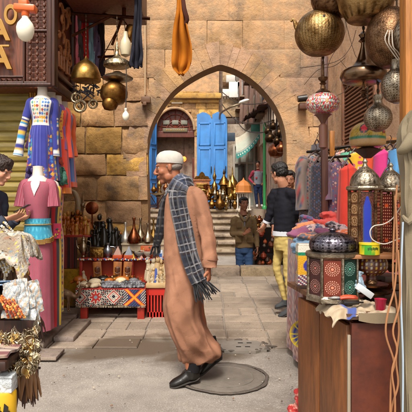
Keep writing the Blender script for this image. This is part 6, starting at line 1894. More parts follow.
for k, (px, Y, h, c_, lb) in enumerate([(118, 6.0, .105, '#b08a7a', 'dusty rose pyramid on an orange box'), (129, 6.0, .105, '#8a8f9a', 'blue grey pyramid on an orange box'), (133, 5.97, .06, '#d8a82a', 'small bright yellow pyramid at the shelf edge'), (141.5, 5.97, .05, '#c98a7a', 'small salmon pyramid at the shelf edge')]):
 zz = z2
 if k < 2:
  m1 = MB(); m1.box(P2(px, Y, z2 + .02), (.11, .11, .04), bev=.003)
  tag(m1.build('gift_box', mat('orange_card', hx('#b8481c')), org=P2(px, Y, z2)), 'flat orange box under the ' + ['dusty rose', 'blue grey'][k] + ' pyramid', 'box'); zz = z2 + .04
 statuette('pyramid', mat('pyr%d' % k, hx(c_), var=.3), h, P2(px, Y, zz), lb, 'toy pyramid')
m1 = MB(); q = P2(147, 6.08, z2 + .07); m1.box(q, (.15, .08, .14), bev=.006, col=hx('#c9602a'))
for k in range(26): m1.ell(q + Vector((random.uniform(-.07, .07), -.042, random.uniform(-.06, .06))), .010, nu=6, nv=4, col=hx(random.choice(['#d8b03a', '#b02a2a', '#d8d2c4', '#2a6a4a', '#c94a2a'])))
tag(m1.build('mosaic_box', mat('mosaic_mix', WHITE, attr=True, rough=.3), org=P2(147, 6.08, z2)), 'orange and yellow mosaic box below the silver vase', 'box')
t = vessel(148, 5.98, z2, 'bowl', .085, .065, mat('white_ceramic', hx('#c9bfae'), rough=.3), 'white footed bowl with red filling at the shelf edge', 'footed_bowl', cat='bowl')
m1 = MB(); m1.ell(P2(148, 5.98, z2 + .08), (.055, .055, .012)); m1.build('red_filling', mat('brick_red', hx('#8a2a1c')), t)
vessel(139.5, 5.99, z2, 'bowl', .07, .06, mat('glass_grey', hx('#8a8a84'), rough=.15), 'dull grey bowl between the yellow pyramid and the footed bowl', 'bowl')
m1 = MB(); q = P2(160.5, 5.96, z2 + .05); m1.box(q, (.05, .012, .10), bev=.002, col=hx('#c9d4e2')); m1.box(q + Vector((0, -.008, -.01)), (.035, .003, .04), col=hx('#3a62a8'))
tag(m1.build('price_card', mat('card_mix', WHITE, attr=True, rough=.4), org=P2(160.5, 5.96, z2)), 'white and blue card at the right end of the stall shelf', 'card')
for k in range(9):
 statuette(random.choice(['fig', 'scarab', 'cat']), random.choice([ivory, amber, brassd, greyst]), random.uniform(.05, .085), P2(112 + k * 5.6 + random.uniform(-1, 1), 6.12, z2), 'tiny trinket tucked at the back of the stall shelf', group='tiny trinkets on the stall shelf', rz=random.uniform(-1, 1))
# items on the front table
statuette('cat', ivory, .15, P2(84, 5.85, ztop), 'cream seated cat statuette at the left of the stall table')
statuette('turtle', ivory, .085, P2(95, 5.68, ztop), 'large cream turtle statuette at the left of the stall table')
statuette('turtle', amber, .06, P2(109, 5.75, ztop + .02), 'orange turtle statuette at the middle of the stall table')
statuette('turtle', mat('bone', hx('#c9bb98'), var=.4), .07, P2(121, 5.72, ztop + .02), 'bone coloured turtle statuette behind the grey scarabs')
statuette('turtle', greyst, .06, P2(133.5, 5.75, ztop + .02), 'grey turtle statuette at the right of the stall table')
for k in range(14):
 statuette(random.choice(['fig', 'scarab', 'cat', 'turtle']), random.choice([ivory, ivory, bronze]), random.uniform(.045, .07), P2(79.5 + (k % 7) * 2.6 + random.uniform(-.5, .5), 5.54 + .09 * (k // 7), ztop), 'small cream animal carving at the left of the stall table', group='small cream carvings on the stall table', rz=random.uniform(-1, 1))
for k in range(44):
 px = 104 + (k % 15) * 2.75 + random.uniform(-.7, .7); row = k // 15
 statuette('scarab', greyst if random.random() < .75 else mat('dark_scarab', hx('#3a3c40'), rough=.3), random.uniform(.032, .044), P2(px, 5.54 + row * .075, ztop + .012 * row), 'grey stone scarab in the pile along the stall edge', group='grey scarabs along the stall edge', rz=random.uniform(-1, 1), tilt=random.uniform(-.2, .2))
for k in range(22):
 statuette(random.choice(['fig', 'cat', 'man', 'turtle']), random.choice([ivory, bronze, amber, brassd, gl_black]), random.uniform(.06, .11), P2(80 + k * 2.9 + random.uniform(-.8, .8), 5.86 + random.uniform(-.03, .03), ztop), 'small carved figure in the back row of the stall table', group='carved figures in the back row of the stall table', rz=random.uniform(-1, 1))
# red plastic crate
xa, xb = P(147.5, 0, 5.62).x, P(174, 0, 5.62).x; zc = P(0, 288, 5.62).z
cr = thing('plastic_crate', 'red plastic crate with slotted sides right of the stall cloth', 'crate', ((xa + xb) / 2, 5.75, 0))
m1 = MB(); crm_ = mat('crate_red', hx('#b8261a'), rough=.4, var=.2)
for yy in (5.61, 6.0):
 m1.box(((xa + xb) / 2, yy, .03), (xb - xa, .015, .06)); m1.box(((xa + xb) / 2, yy, zc - .04), (xb - xa, .02, .08), bev=.004)
 for k in range(9): m1.box((xa + .01 + (xb - xa - .02) * k / 8, yy, zc / 2), (.018, .015, zc - .01))
 m1.box(((xa + xb) / 2, yy, zc * .45), (xb - xa, .012, .02)) if False else None
for xx in (xa, xb):
 m1.box((xx, 5.805, .03), (.015, .40, .06)); m1.box((xx, 5.805, zc - .04), (.02, .41, .08))
 for k in range(7): m1.box((xx, 5.62 + .37 * k / 6, zc / 2), (.013, .016, zc - .01))
m1.box(((xa + xb) / 2, 5.805, .012), (xb - xa, .4, .02)); m1.build('crate_body', crm_, cr, smooth=False)
m1 = MB(); m1.box(((xa + xb) / 2, 5.82, zc / 2), (xb - xa - .06, .30, zc - .04)); m1.build('shade_filler', blackin, cr, smooth=False)  # added dark block painting the shade behind the crate slots
tr = thing('wooden_tray', 'pale tray on the red crate carrying cream statuettes', 'tray', ((xa + xb) / 2, 5.8, zc))
m1 = MB(); m1.box(((xa + xb) / 2, 5.8, zc + .03), (xb - xa + .03, .44, .05), bev=.006); m1.build('board', mat('tray_cream', hx('#b89a6c'), var=.5, bump=.5), tr)
cr_l = ['cream obelisk on the tray over the red crate', 'cream standing pharaoh statuette on the tray', 'cream carved figure on the tray over the red crate']
for k in range(18):
 px = 149 + (k % 6) * 4.0 + random.uniform(-.8, .8); row = k // 6
 kd = ['obelisk', 'man', 'fig', 'cat'][random.randrange(4)]
 statuette(kd, random.choice([ivory, ivory, mat('sand_stone', hx('#b79a6e'), var=.4)]), [.10, .17, .24][row] * random.uniform(.85, 1.15), P2(px, 5.64 + row * .11, zc + .055), 'cream statuette crowded on the tray over the red crate', group='cream statuettes on the crate tray', rz=random.uniform(-.5, .5))
statuette('obelisk', mat('bright_blue', hx('#4a62b0')), .17, P2(156, 5.66, zc + .055), 'small blue and white obelisk among the cream statuettes')
statuette('obelisk', amber, .30, P2(158, 5.88, zc + .055), 'tall orange obelisk among the cream statuettes')
# ---------- trinket stand in the left foreground
ts = thing('trinket_stand', 'three tiered stand draped in beaded lace at the left front edge', 'display stand', (-.9, 1.75, 0))
tiers = [(-1.3, P(16, 0, 1.75).x, 1.72, 1.92, 1.135), (-1.3, P(29, 0, 1.80).x, 1.62, 1.90, .985), (-1.3, P(31, 0, 1.66).x, 1.45, 1.75, .845)]
m1 = MB()
for (a, b_, y0, y1, z_) in tiers: m1.box(((a + b_) / 2, (y0 + y1) / 2, z_ - .02), (b_ - a, y1 - y0, .03), bev=.006)
m1.box((-1.0, 1.80, .55), (.50, .25, 1.0));
for yy in (1.5, 1.75): m1.box((-.74, yy, .41), (.035, .035, .82))
m1.build('boards', darkwood, ts)
# lace mound on top tier
lace = mat('beaded_lace', WHITE, attr=True, rough=.45, bump=1.0, bscale=120, bdist=.006, var=.3, scale=40)
def lc(u, v):
 r = random.random()
 b_ = mixc(hx('#84735f'), hx('#b9b2a4'), .5 + .5 * math.sin(v * 22 + nz(u * 8, v * 6) * 4))
 if r < .03: return hx('#d8b82a')
 if r < .07: return hx('#8a5a38')
 if r < .10: return hx('#5a7a8a')
 return b_
m1 = MB()
xe = tiers[0][1]
m1.sheet(90, 60, lambda u, v: Vector((-1.25 + (xe + .02 + .06 * v * 0 + 1.25) * min(1, u * 1.12) + .012 * nz(u * 9, v * 9) + (.025 * max(0, u * 1.12 - 1) / .12), 1.70 + .20 * v, 1.148 + .035 * math.sin(min(1, u * 1.05) * PI) + .03 * math.sin(v * PI) + .016 * nz(u * 14, v * 10) + .008 * nz(u * 50, v * 40) - .55 * max(0, u * 1.12 - 1) - .12 * max(0, .25 - v) * 2)), .012, col=lc)
m1.build('lace_cloth', lace, ts, ang=80)
# rolls of beaded trim lying over the edge (each a strand)
random.seed(77)
def strand(label, pts, r, colr, nm='beaded_strand', group='beaded strands on the trinket stand', beads=True, m=None):
 S_ = crm([tuple(p) for p in pts], 8)
 m1 = MB(); m1.tube(S_, r * .6, 6, col=colr[0])
 L_ = 0
 for i in range(len(S_) - 1):
  d = (Vector(S_[i + 1]) - Vector(S_[i])).length; nb_ = max(1, int(d / (r * 1.5)))
  for j in range(nb_):
   p = Vector(S_[i]).lerp(Vector(S_[i + 1]), j / nb_)
   m1.ell(p + Vector((random.uniform(-1, 1), random.uniform(-1, 1), random.uniform(-1, 1))) * r * .35, r * random.uniform(.7, 1.1), nu=6, nv=4, col=random.choice(colr))
 return tag(m1.build(nm, m or mat('bead_shine', WHITE, attr=True, rough=.22, var=.2), org=S_[0]), label, 'beads', group)
wcol = [hx('#d9d6cc'), hx('#c6b89a'), hx('#e0ddd4'), hx('#a89a80'), hx('#c9a03a')]
for k in range(9):
 y0 = 1.70 - .0 * k; px = -2 + k * 2.0; py = 268 - k * 3.5
 a = P(px - 10, py - 14 - k * .5, 1.86 - .012 * k); b_ = P(px + 1, py - 6, 1.80); c = P(px + 6, py + 4, 1.78); d = P(px + 7, py + 12, 1.78)
 strand('white beaded strand draped over the front of the top tier', [a, b_, c, d], .0055, wcol)
# tassels dangling at the corner of the top tier
def tassel(q, L_, w, m, label, nm='leather_tassel', group='brown tassels hanging from the trinket stand', n_=7, lean=0):
 t = thing(nm, label, 'tassel', q, group)
 m1 = MB(); m1.lathe([(.003, 0), (.007, -.01), (.009, -.02), (.006, -.028)], Vector(q), 8); m1.build('knot', metal('coin_gold', hx('#d8b06a'), .3), t)
 m1 = MB()
 for k in range(n_):
  a = 2 * PI * k / n_; o_ = Vector((math.cos(a) * w * .4, math.sin(a) * w * .4, 0))
  m1.tube([Vector(q) + Vector((0, 0, -.02)), Vector(q) + o_ + Vector((lean * .5, 0, -L_ * .5)), Vector(q) + o_ * 1.6 + Vector((lean + random.uniform(-.006, .006), 0, -L_ * random.uniform(.85, 1)))], [(w * .12, .002), (w * .22, .003), (w * .05, .001)], 6, sub=2)
 m1.build('strips', m, t)
 return t
br1 = mat('tassel_brown', hx('#45291a'), rough=.6, var=.6, scale=50, stretch=(1, 1, .1))
br2 = mat('tassel_tan', hx('#7d5633'), rough=.6, var=.6, scale=50, stretch=(1, 1, .1))
for k in range(12):
 px = 4 + k * 2.15; q = P(px, 262 + random.uniform(-2, 5) + (k > 9) * 3, 1.84 + .01 * (k % 3))
 tassel(q, random.uniform(.09, .13), .03, br1 if k % 3 else br2, 'brown fringe tassel hanging below the top tier lace', lean=.006 * (k - 5) * .4)
for k in range(16):
 px = 1 + k * 2.3; q = P(px + 2, 318 + random.uniform(-6, 4) - (k > 12) * 8, 1.74 + .012 * (k % 3))
 tassel(q, random.uniform(.10, .17), .035, br1 if k % 4 else br2, 'brown leaf shaped leather tassel hanging below the middle tier', lean=.010)
for k in range(13):
 px = 2 + k * 2.5; q = P(px, 362 - abs(k - 6) * .8, 1.62 + .012 * (k % 3))
 tassel(q, random.uniform(.10, .16), .035, br1 if k % 3 else br2, 'brown leather tassel hanging below the lowest tier', lean=.006)
# packets of jewellery on the middle tier
clearp = mat('clear_plastic', hx('#c9cfd2'), rough=.12, var=.5, scale=40, bump=1.0, bscale=50, bdist=.012, spec=.8)
packm = mat('packet_print', WHITE, attr=True, rough=.28, bump=.9, bscale=60, bdist=.008, spec=.8, coat=.5)
pk = thing('packet_pile', 'flat board of mixed bright card packets on the middle tier', 'packets', (-.95, 1.75, .985))
m1 = MB()
for k in range(26):
 c = Vector((random.uniform(-1.15, -.70), random.uniform(1.64, 1.88), .99 + random.uniform(0, .035)))
 m1.box(c, (random.uniform(.07, .12), random.uniform(.05, .09), .006), rot=Matrix.Rotation(random.uniform(-.9, .9), 3, 'Z') @ Matrix.Rotation(random.uniform(-.25, .25), 3, 'X'), bev=.002, col=hx(random.choice(['#c9884a', '#a8a49c', '#c94a3a', '#d8a03a', '#8a6a9a', '#6b4a34', '#c9c4b8', '#4a6a8a'])))
m1.build('packets', packm, pk)
pk['kind'] = 'stuff'
random.seed(12)
for k in range(11):
 px = 10 + k * 2.3; q = P(px, 293 + random.uniform(-3, 8), 1.66 + .006 * k)
 sd_ = random.uniform(0, 9)
 Rr = Matrix.Rotation(R(random.uniform(-30, 5)), 3, 'Y') @ Matrix.Rotation(R(random.uniform(-28, 10)), 3, 'X')
 m1 = MB()
 w_, h_ = random.uniform(.045, .06), random.uniform(.09, .13)
 m1.sheet(14, 20, lambda u, v: q + Rr @ Vector(((u - .5) * w_, .006 * math.sin(u * PI) * math.sin(v * PI) * -2 + .006 * nz(u * 5 + sd_, v * 6), (.3 - v) * h_ + 0)), .004,
    col=lambda u, v: (hx('#8f9698') if (int(u * 9) + int(v * 13 + sd_)) % 3 else mixc(hx('#a9a59c'), hx('#b58a5a'), (sd_ * 7) % 1)))
 tag(m1.build('plastic_packet', packm, org=q, ang=80), 'crumpled clear plastic jewellery packet hanging over the middle tier', 'packet', 'plastic packets on the trinket stand')
for k in range(5):
 px = 0 + k * 4; q = P(px, 300 + k * 4, 1.60)
 strand('orange and copper bead strand on the middle tier front', [P(px - 6, 296, 1.66), P(px, 300 + k, 1.62), P(px + 5, 308 + k, 1.61), P(px + 9, 318, 1.62)], .0045, [hx('#c9702a'), hx('#b0502a'), hx('#d8a85a'), hx('#8a3a2a')], group='copper bead strands')
# lowest tier: trays of coins, earrings and striped cloth
m1 = MB()
m1.sheet(60, 30, lambda u, v: Vector((-1.25 + (tiers[2][1] + 1.25) * u, 1.46 + .28 * v, .855 + .03 * u * 0 + .012 * nz(u * 7, v * 5))), .008, col=lambda u, v: [hx('#8a6a5a'), hx('#4a3430'), hx('#a08a78'), hx('#6a3a3a'), hx('#b0a090')][int((v * 14 + u * 3)) % 5])
m1.build('striped_cloth', atc, ts)
coin = metal('coin_gold', hx('#d8b06a'), .3)
gp_ = 'metal earrings along the lowest tier'
m1 = MB(); m1.lathe([(.001, 0), (.014, .0), (.0155, .0015), (.014, .003), (.001, .003)], (0, 0, 0), 14, rot=Matrix.Rotation(R(90), 3, 'X'))
m1.tube([(.0, 0, .014), (.004, 0, .024), (0, 0, .032), (-.004, 0, .024), (0, 0, .014)], .0012, 5)
m1.ell((0, 0, -.022), (.004, .004, .008), nu=6, nv=5); m1.ell((-.009, 0, -.018), (.003, .003, .007), nu=6, nv=5); m1.ell((.009, 0, -.018), (.003, .003, .007), nu=6, nv=5)
er0 = m1.build('earring', ornsil); er_mesh = [er0.data]
mb2_ = er0.data.copy(); mb2_.materials.clear(); mb2_.materials.append(coin); er_mesh.append(mb2_)
mb3_ = er0.data.copy(); mb3_.materials.clear(); mb3_.materials.append(silver); er_mesh += [mb3_, mb3_, er0.data]
first = True
for k in range(150):
 row = (k // 18) % 6; i = k % 18
 px = 1 + i * 2.05 + random.uniform(-.8, .8); py = 337 + row * 7 + random.uniform(-3, 3) - max(0, i - 13) * 2.5
 Y = 1.60 - .015 * row + random.uniform(-.01, .01)
 o = er0 if first else bpy.data.objects.new('earring', random.choice(er_mesh))
 if not first: COL.objects.link(o)
 first = False
 o.location = P(px, py, Y); o.rotation_euler = (random.uniform(-.5, .5), random.uniform(-.7, .7), random.uniform(-1, 1)); s_ = random.uniform(.45, .95); o.scale = (s_, s_, s_)
 tag(o, 'ornate metal earring hanging in rows below the striped cloth', 'earring', gp_)
m1 = MB()
for row in range(5): m1.box(P(18, 334 + row * 8.5, 1.62 - .015 * row), (.14, .006, .006));
m1.box(P(12, 350, 1.66), (.17, .02, .20)); m1.build('earring_rack', darkwood, ts)
q = P(6.5, 383, 1.5); t = thing('clear_box', 'scratched clear plastic box with pale contents at the lower left', 'box', q)
m1 = MB(); m1.box(q, (.050, .05, .045), bev=.004); m1.box(q + Vector((0, 0, .026)), (.054, .054, .008), bev=.003); m1.build('box', clearp, t)
q = P(4, 402, 1.5); t = thing('yellow_tin', 'yellow tin with black marks under the clear plastic box', 'tin', q)
m1 = MB(); m1.lathe([(.034, -.10), (.036, -.095), (.036, .030), (.034, .036)], q, 20, col=lambda u, v: hx('#d8b41e')); m1.build('tin', mat('yellow_tin', hx('#d8a81e'), rough=.4), t)
m1 = MB()
for k in range(5): m1.prism([(-.006, 0), (.006, 0), (.012, .04), (0, .05)], .003, q + Vector((-.02 + k * .012, -.0365, -.06 + .02 * (k % 2))), M_xz)
m1.build('black_marks', mat('mark_black', hx('#1a1712')), t, smooth=False)
# ================================================================== RIGHT SIDE: LANTERNS, CLOTHES, CABINET
random.seed(5)
# ---------- lanterns and pots hanging at the upper right
pierce_d = hx('#3a2a18')
def pierced(n, m_, seed=0, dens=.5, band=(0, 1), leaf=None):
 def f(u, v):
  if not band[0] < v < band[1]: return WHITE
  a, b_ = u * n, v * m_
  fu, fv = (a % 1) - .5, (b_ % 1) - .5
  d = math.hypot(fu, fv)
  if d < .22: return (.16, .13, .10, 1)
  if abs(math.sin(a * .5 * PI + math.sin(b_ * .5 * PI) * 1.5)) < .14: return (.5, .46, .42, 1)
  return WHITE
 return f
brassA = mat('pierced_brass', hx('#a5875a'), rough=.45, metal=1, col2=hx('#6b4e2a'), scale=18, bump=.8, bscale=110, bdist=.003, attr=True, thr=(.4, .62))
brassB = mat('pierced_bronze', hx('#86664a'), rough=.4, metal=1, col2=hx('#4a3424'), scale=16, bump=.9, bscale=110, bdist=.003, attr=True, thr=(.4, .62))
silvA = mat('pierced_silver', hx('#b0a490'), rough=.36, metal=1, col2=hx('#6e6252'), scale=18, bump=.9, bscale=110, bdist=.003, attr=True, thr=(.4, .62))
def globe_prof(r, k=10, cut=-.80, topcut=.86, neck=None, sq=1.0):
 pr = [(r * math.sqrt(max(0, 1 - cut * cut)) * .9, cut * r * sq - .002)]
 for i in range(k * 2 + 1):
  z = cut + (topcut - cut) * i / (k * 2); pr.append((r * math.sqrt(max(0.0, 1 - z * z)), z * r * sq))
 if neck: pr += neck
 return pr
Ya = 2.6
r_ = Wd(24.5, Ya)
t, q = hang('pierced_globe_lamp', 'round pierced golden brass lamp with curled spout, hanging highest left of the alley lamps', 319.5, 33.5, Ya, globe_prof(r_, 60, -.88, .93, None, .94), brassA, col=pierced(46, 30), seg=220)
m1 = MB(); m1.tube([P(300, 32, Ya), P(296.5, 27, Ya), P(294.5, 21, Ya), P(292, 19.5, Ya)], [.018, .014, .010, .006], 8, sub=3); m1.tube([P(293, 19, Ya), P(291, 21.5, Ya)], .006, 6); m1.build('spout', brassA, t)
m1 = MB()
c = q + Vector((-.004, -r_ * .93, .035))
for k in range(5):
 a = R(90 + 72 * k); m1.ell(c + Vector((math.cos(a) * .016, .004, math.sin(a) * .018 - .01)), (.008, .006, .014), rot=Matrix.Rotation(-a + R(90), 3, 'Y'), nu=8, nv=6)
m1.build('flower_cutout', mat('cutout_dark', hx('#1a120a')), t)
hang('dark_brass_bowl_lamp', 'dark brass bowl lamp cut by the top edge, left of two', 334, -3, 2.55, globe_prof(Wd(23, 2.55), 10, -.9, .6, None, .95), brassB, col=pierced(26, 12), seg=48)
hang('dark_brass_bowl_lamp', 'larger brass bowl lamp cut by the top edge, right of two', 366, -5, 2.35, [(Wd(18, 2.35), -Wd(25, 2.35)), (Wd(19, 2.35), -Wd(24, 2.35)), (Wd(26, 2.35), -Wd(13, 2.35)), (Wd(29, 2.35), 0), (Wd(27, 2.35), Wd(12, 2.35)), (Wd(15, 2.35), Wd(22, 2.35))], brassA, col=pierced(30, 8), seg=48)
u5 = Wd(1, 2.5)
hang('bell_lamp', 'wide bell shaped bronze lamp with thin neck, below the two bowl lamps', 363.5, 78, 2.5,
  [(16 * u5, -5 * u5), (21 * u5, -3 * u5), (23 * u5, 1.5 * u5), (22 * u5, 6 * u5), (19.5 * u5, 8.5 * u5), (12 * u5, 11 * u5), (7.5 * u5, 17 * u5), (4.5 * u5, 25 * u5), (2.6 * u5, 32 * u5), (2.4 * u5, 35 * u5), (5 * u5, 37 * u5), (3 * u5, 40 * u5), (4.8 * u5, 43 * u5), (2 * u5, 46 * u5)],
  mat('bell_bronze', hx('#8a7058'), rough=.25, metal=1, col2=hx('#54402e'), scale=9, bump=.25), seg=48)
q = P(363.5, 94, 2.5); t = thing('lamp_holder', 'small dark lamp holder dangling under the bell lamp', 'lamp holder', q)
m1 = MB(); m1.lathe([(.004, -.02), (.016, -.012), (.010, 0), (.020, .012), (.008, .02), (.004, .06)], q, 14); m1.build('body', brassB, t)
t, q = hang('big_pierced_globe', 'largest dark bronze pierced globe lamp at the upper right', 391, 38, 2.3, globe_prof(Wd(25, 2.3), 50, -.93, .95, None, 1.22), brassB, col=pierced(50, 34), seg=200)
m1 = MB()
for k in range(3):
 m1.tube([P(388 + 2 * k, 30, 2.16), P(385 + 4 * k, 40 + 3 * k, 2.15), P(392 + 3 * k, 52, 2.17), P(398 + 2 * k, 60, 2.18)], .0025, 5, sub=4)
m1.build('loose_wire', mat('white_wire', hx('#bdb2a4')), t)
hang('silver_globe_lamp', 'small etched silver globe lamp with narrow neck beside the mosaic band lamp', 378, 118, 2.5,
  globe_prof(Wd(13.8, 2.5), 30, -.97, .88, [(Wd(4.2, 2.5), Wd(15, 2.5)), (Wd(4, 2.5), Wd(18, 2.5)), (Wd(5.2, 2.5), Wd(19.5, 2.5)), (Wd(4.5, 2.5), Wd(23, 2.5))]), silvA, col=pierced(26, 14), seg=120)
hang('silver_bottle_lamp', 'etched silver bottle lamp with tall neck against the timber post', 396.5, 86, 2.25,
  globe_prof(Wd(15, 2.25), 30, -.97, .88, [(Wd(6, 2.25), Wd(17, 2.25)), (Wd(5.4, 2.25), Wd(24, 2.25)), (Wd(6.2, 2.25), Wd(26, 2.25))], 1.15), silvA, col=pierced(28, 14), seg=120)
hang('silver_lamp', 'tarnished silver lamp with pierced belly, cut by the right edge near the top', 410, 34, 2.15, globe_prof(Wd(16, 2.15), 10, -.9, .9, None, 1.3), silvA, col=pierced(20, 10), seg=40)
hang('small_silver_lamp', 'small silver lamp half hidden under the timber post lamps', 402, 55, 2.4, globe_prof(Wd(8, 2.4), 8, -.9, .9, None, 1.0), silvA, col=pierced(16, 8), seg=28)
# mosaic glass lamp
Ym = 2.7; um = Wd(1, Ym)
def mosaic(u, v):
 uu = (u * 6) % 1 - .5; vv = v - .5
 x, y = uu * 2.2, vv * 2.0
 r = math.hypot(x, y); a = math.atan2(y, x)
 if r < .13: return hx('#c9a04a')
 if r < .36: return hx('#dad4c8') if math.cos(8 * a) > -.2 else hx('#a82430')
 if r < .58: return hx('#c42434') if math.cos(8 * a + PI) > -.35 else hx('#8fa8a0')
 if r < .74: return hx('#e0dccf') if math.cos(16 * a) > 0 else hx('#2f6a4a')
 k = random.random()
 return hx('#c42434') if k < .52 else (hx('#d8d2c4') if k < .72 else (hx('#2f5fa4') if k < .84 else (hx('#c9a02a') if k < .92 else hx('#2a7a5a'))))
mosm = mat('mosaic_glass', WHITE, attr=True, rough=.15, bump=.8, bscale=140, bdist=.003, spec=.7, coat=.6, var=.15)
prof = [(9 * um, -11.5 * um)]
for i in range(19):
 a = PI * (.08 + .84 * i / 18); prof.append((17 * um * math.sin(a) ** .75, -10.5 * um * math.cos(a)))
prof.append((6 * um, 11 * um))
t, q = hang('mosaic_lamp', 'red and white flower mosaic glass lamp hanging under the golden globe', 323, 103.5, Ym, crm(prof, 2), mosm, col=mosaic, seg=150)
m1 = MB(); m1.lathe([(8 * um, 10.5 * um), (6.5 * um, 12 * um), (3 * um, 14.5 * um), (2.5 * um, 17 * um), (2 * um, 18.5 * um), (3.6 * um, 20 * um), (2 * um, 21.5 * um), (4.5 * um, 24 * um), (4.8 * um, 26 * um), (1.5 * um, 26.5 * um), (1.2 * um, 42 * um)], q, 20); m1.build('bronze_cap', brassB, t)
m1 = MB(); m1.lathe([(1.5 * um, -46 * um), (4 * um, -44 * um), (4.2 * um, -22 * um), (2.2 * um, -20 * um), (3.5 * um, -17 * um), (5.5 * um, -14 * um), (8.5 * um, -11 * um)], q, 18); m1.build('lower_stem', mat('stem_brown', hx('#5d3a2c'), rough=.4), t)
# mosaic band lamp (mustard with a red star)
Yn = 2.75; un = Wd(1, Yn)
def band(u, v):
 if v < .30: return hx('#b08a5a')
 if v < .36 or v > .80 and v < .86: return hx('#1f6a4a')
 if v >= .86: return hx('#8a8a86')
 uu = ((u * 5 + .15) % 1 - .5) * 2.0; vv = (v - .58) * 2.6
 r = math.hypot(uu, vv); a = math.atan2(vv, uu)
 if r < .34 + .06 * math.cos(8 * a): return hx('#c4202c')
 if r < .46: return hx('#2a1a14')
 return hx('#a98a2a') if random.random() < .85 else hx('#7a6a20')
hang('mosaic_band_lamp', 'mustard mosaic drum lamp with red star and green rims', 367.5, 136, Yn,
  crm([(14 * un, -11 * un), (17.2 * un, -9 * un), (17.6 * un, -2 * un), (17 * un, 4 * un), (14 * un, 9 * un), (9 * un, 12.5 * un), (3 * un, 14 * un)], 5), mat('mosaic_mat', WHITE, attr=True, rough=.25, bump=.8, bscale=150, bdist=.003, coat=.3), col=band, seg=100)
m1 = MB(); q = P(367.5, 150, Yn); m1.lathe([(.02, -.045), (.05, -.02), (.075, .0), (.02, .02)], q, 20); tag(m1.build('lamp_pendant', darkwood, org=q), 'dark turned wooden pendant under the mustard mosaic lamp', 'pendant')
# rail over the alley that the lamps hang from
m1 = MB(); m1.tube([(.45, 2.7, 2.75), (1.75, 2.55, 2.75)], .018, 8); m1.tube([(.45, 2.35, 2.72), (1.6, 2.25, 2.72)], .018, 8); m1.tube([(.7, 2.0, 2.74), (.7, 3.1, 2.74)], .018, 8); m1.tube([(1.1, 2.0, 2.74), (1.1, 3.1, 2.74)], .018, 8)
tag(m1.build('lamp_rail', metal('dark_iron', hx('#3a3330')), org=(1, 2.5, 2.75)), 'dark steel rail frame above carrying the hanging lamps', 'rail')
m1 = MB()
for (a, b_, c, d_) in [((345, 20), (358, 60), (371, 44), (383, 30)), ((300, 68), (335, 62), (350, 48), (356, 30)), ((340, -5), (346, 30), (330, 60), (326, 80)), ((372, 20), (378, 40), (372, 70), (376, 95)), ((340, 60), (350, 75), (346, 90), (336, 96)), ((398, 40), (386, 62), (384, 80), (378, 92)), ((304, 85), (318, 70), (334, 66), (345, 58))]:
 m1.tube([P(a[0], a[1], 2.75), P(b_[0], b_[1], 2.8), P(c[0], c[1], 2.8), P(d_[0], d_[1], 2.75)], .0016, 4, sub=5)
tag(m1.build('loose_wires', mat('wire_brown', hx('#5b4a3c')), org=P(345, 50, 2.8)), 'thin loose wires strung between the hanging lamps', 'wires')
# timber post and canvas at the right edge
m1 = MB(); m1.box((P(409, 0, 2.05).x, 2.05, 1.7), (.055, .07, 2.6), bev=.006)
tag(m1.build('timber_post', wood('yellow_timber', hx('#b0702a'), hx('#7a4a18'), rough=.6), org=(P(409, 0, 2.05).x, 2.05, .4)), 'yellow brown timber post at the right edge', 'post')
cv_m = fabric('canvas_cream', hx('#857963'), var=.45, scale=7)
cloth_strip('canvas_curtain', 'cream canvas curtain gathered along the right edge', [(416, 112, 1.85, 3), (411, 125, 1.85, 8), (410, 145, 1.85, 10), (412, 175, 1.85, 9), (413, 205, 1.85, 10), (413, 240, 1.85, 11), (412, 290, 1.85, 9), (412, 340, 1.85, 8), (413, 380, 1.85, 9), (414, 440, 1.85, 8), (414, 520, 1.85, 8)], cv_m, 'canvas', waves=7, amp=.03, nu=50, nv=120, seed=4)
m1 = MB(); m1.tube([P(399, 152, 1.82), P(405, 148, 1.80), P(414, 138, 1.80)], [.012, .02, .03], 10, sub=4); m1.tube([P(403, 216, 1.83), P(409, 222, 1.80), P(414, 214, 1.80)], [.006, .012, .010], 8, sub=3)
tag(m1.build('canvas_knot', cv_m, org=P(405, 148, 1.8)), 'twisted roll of cream canvas tied against the timber post', 'canvas')
m1 = MB(); m1.tube([P(403, 222, 1.80), P(401.5, 260, 1.79), P(401, 300, 1.78), P(403, 360, 1.78), P(402.5, 430, 1.78)], .0035, 6, sub=4)
tag(m1.build('pale_cord', mat('pale_blue_cord', hx('#9fb0bf')), org=P(403, 222, 1.8)), 'pale blue cord running down the edge of the canvas', 'cord')
oc = mat('orange_cable', hx('#9c6a44'), rough=.4)
for k, (pts, lb) in enumerate([([(397, 185), (394, 230), (393, 280), (396, 300), (399, 330), (396, 360), (398, 385), (391, 412), (390, 460)], 'tan orange cable hanging over the cabinet corner, nearest the canvas'),
        ([(395, 196), (397, 240), (395, 285), (388, 312), (386, 335), (394, 362), (391, 380), (390, 430)], 'tan orange cable looping left over the red brown panel'),
        ([(398, 250), (400, 300), (393, 330), (397, 350), (392, 372), (395, 400), (394, 450)], 'tan orange cable crossing the other two at the middle')]):
 m1 = MB(); m1.tube([P(a, b_, 1.80 - .012 * k) for a, b_ in pts], .0036, 8, sub=6)
 tag(m1.build('hanging_cable', oc, org=P(*pts[0], 1.8)), lb, 'cable', 'tan cables at the cabinet corner')
m1 = MB(); m1.tube([P(a, b_, 2.0) for a, b_ in [(402, 205), (393, 218), (384, 224), (374, 226), (370, 232), (373, 240), (384, 244), (396, 240), (401, 238)]], .0024, 8, sub=6)
tag(m1.build('white_cable', mat('white_wire', hx('#bdb2a4')), org=P(390, 230, 2)), 'pale cable loop in front of the tall lantern', 'cable')
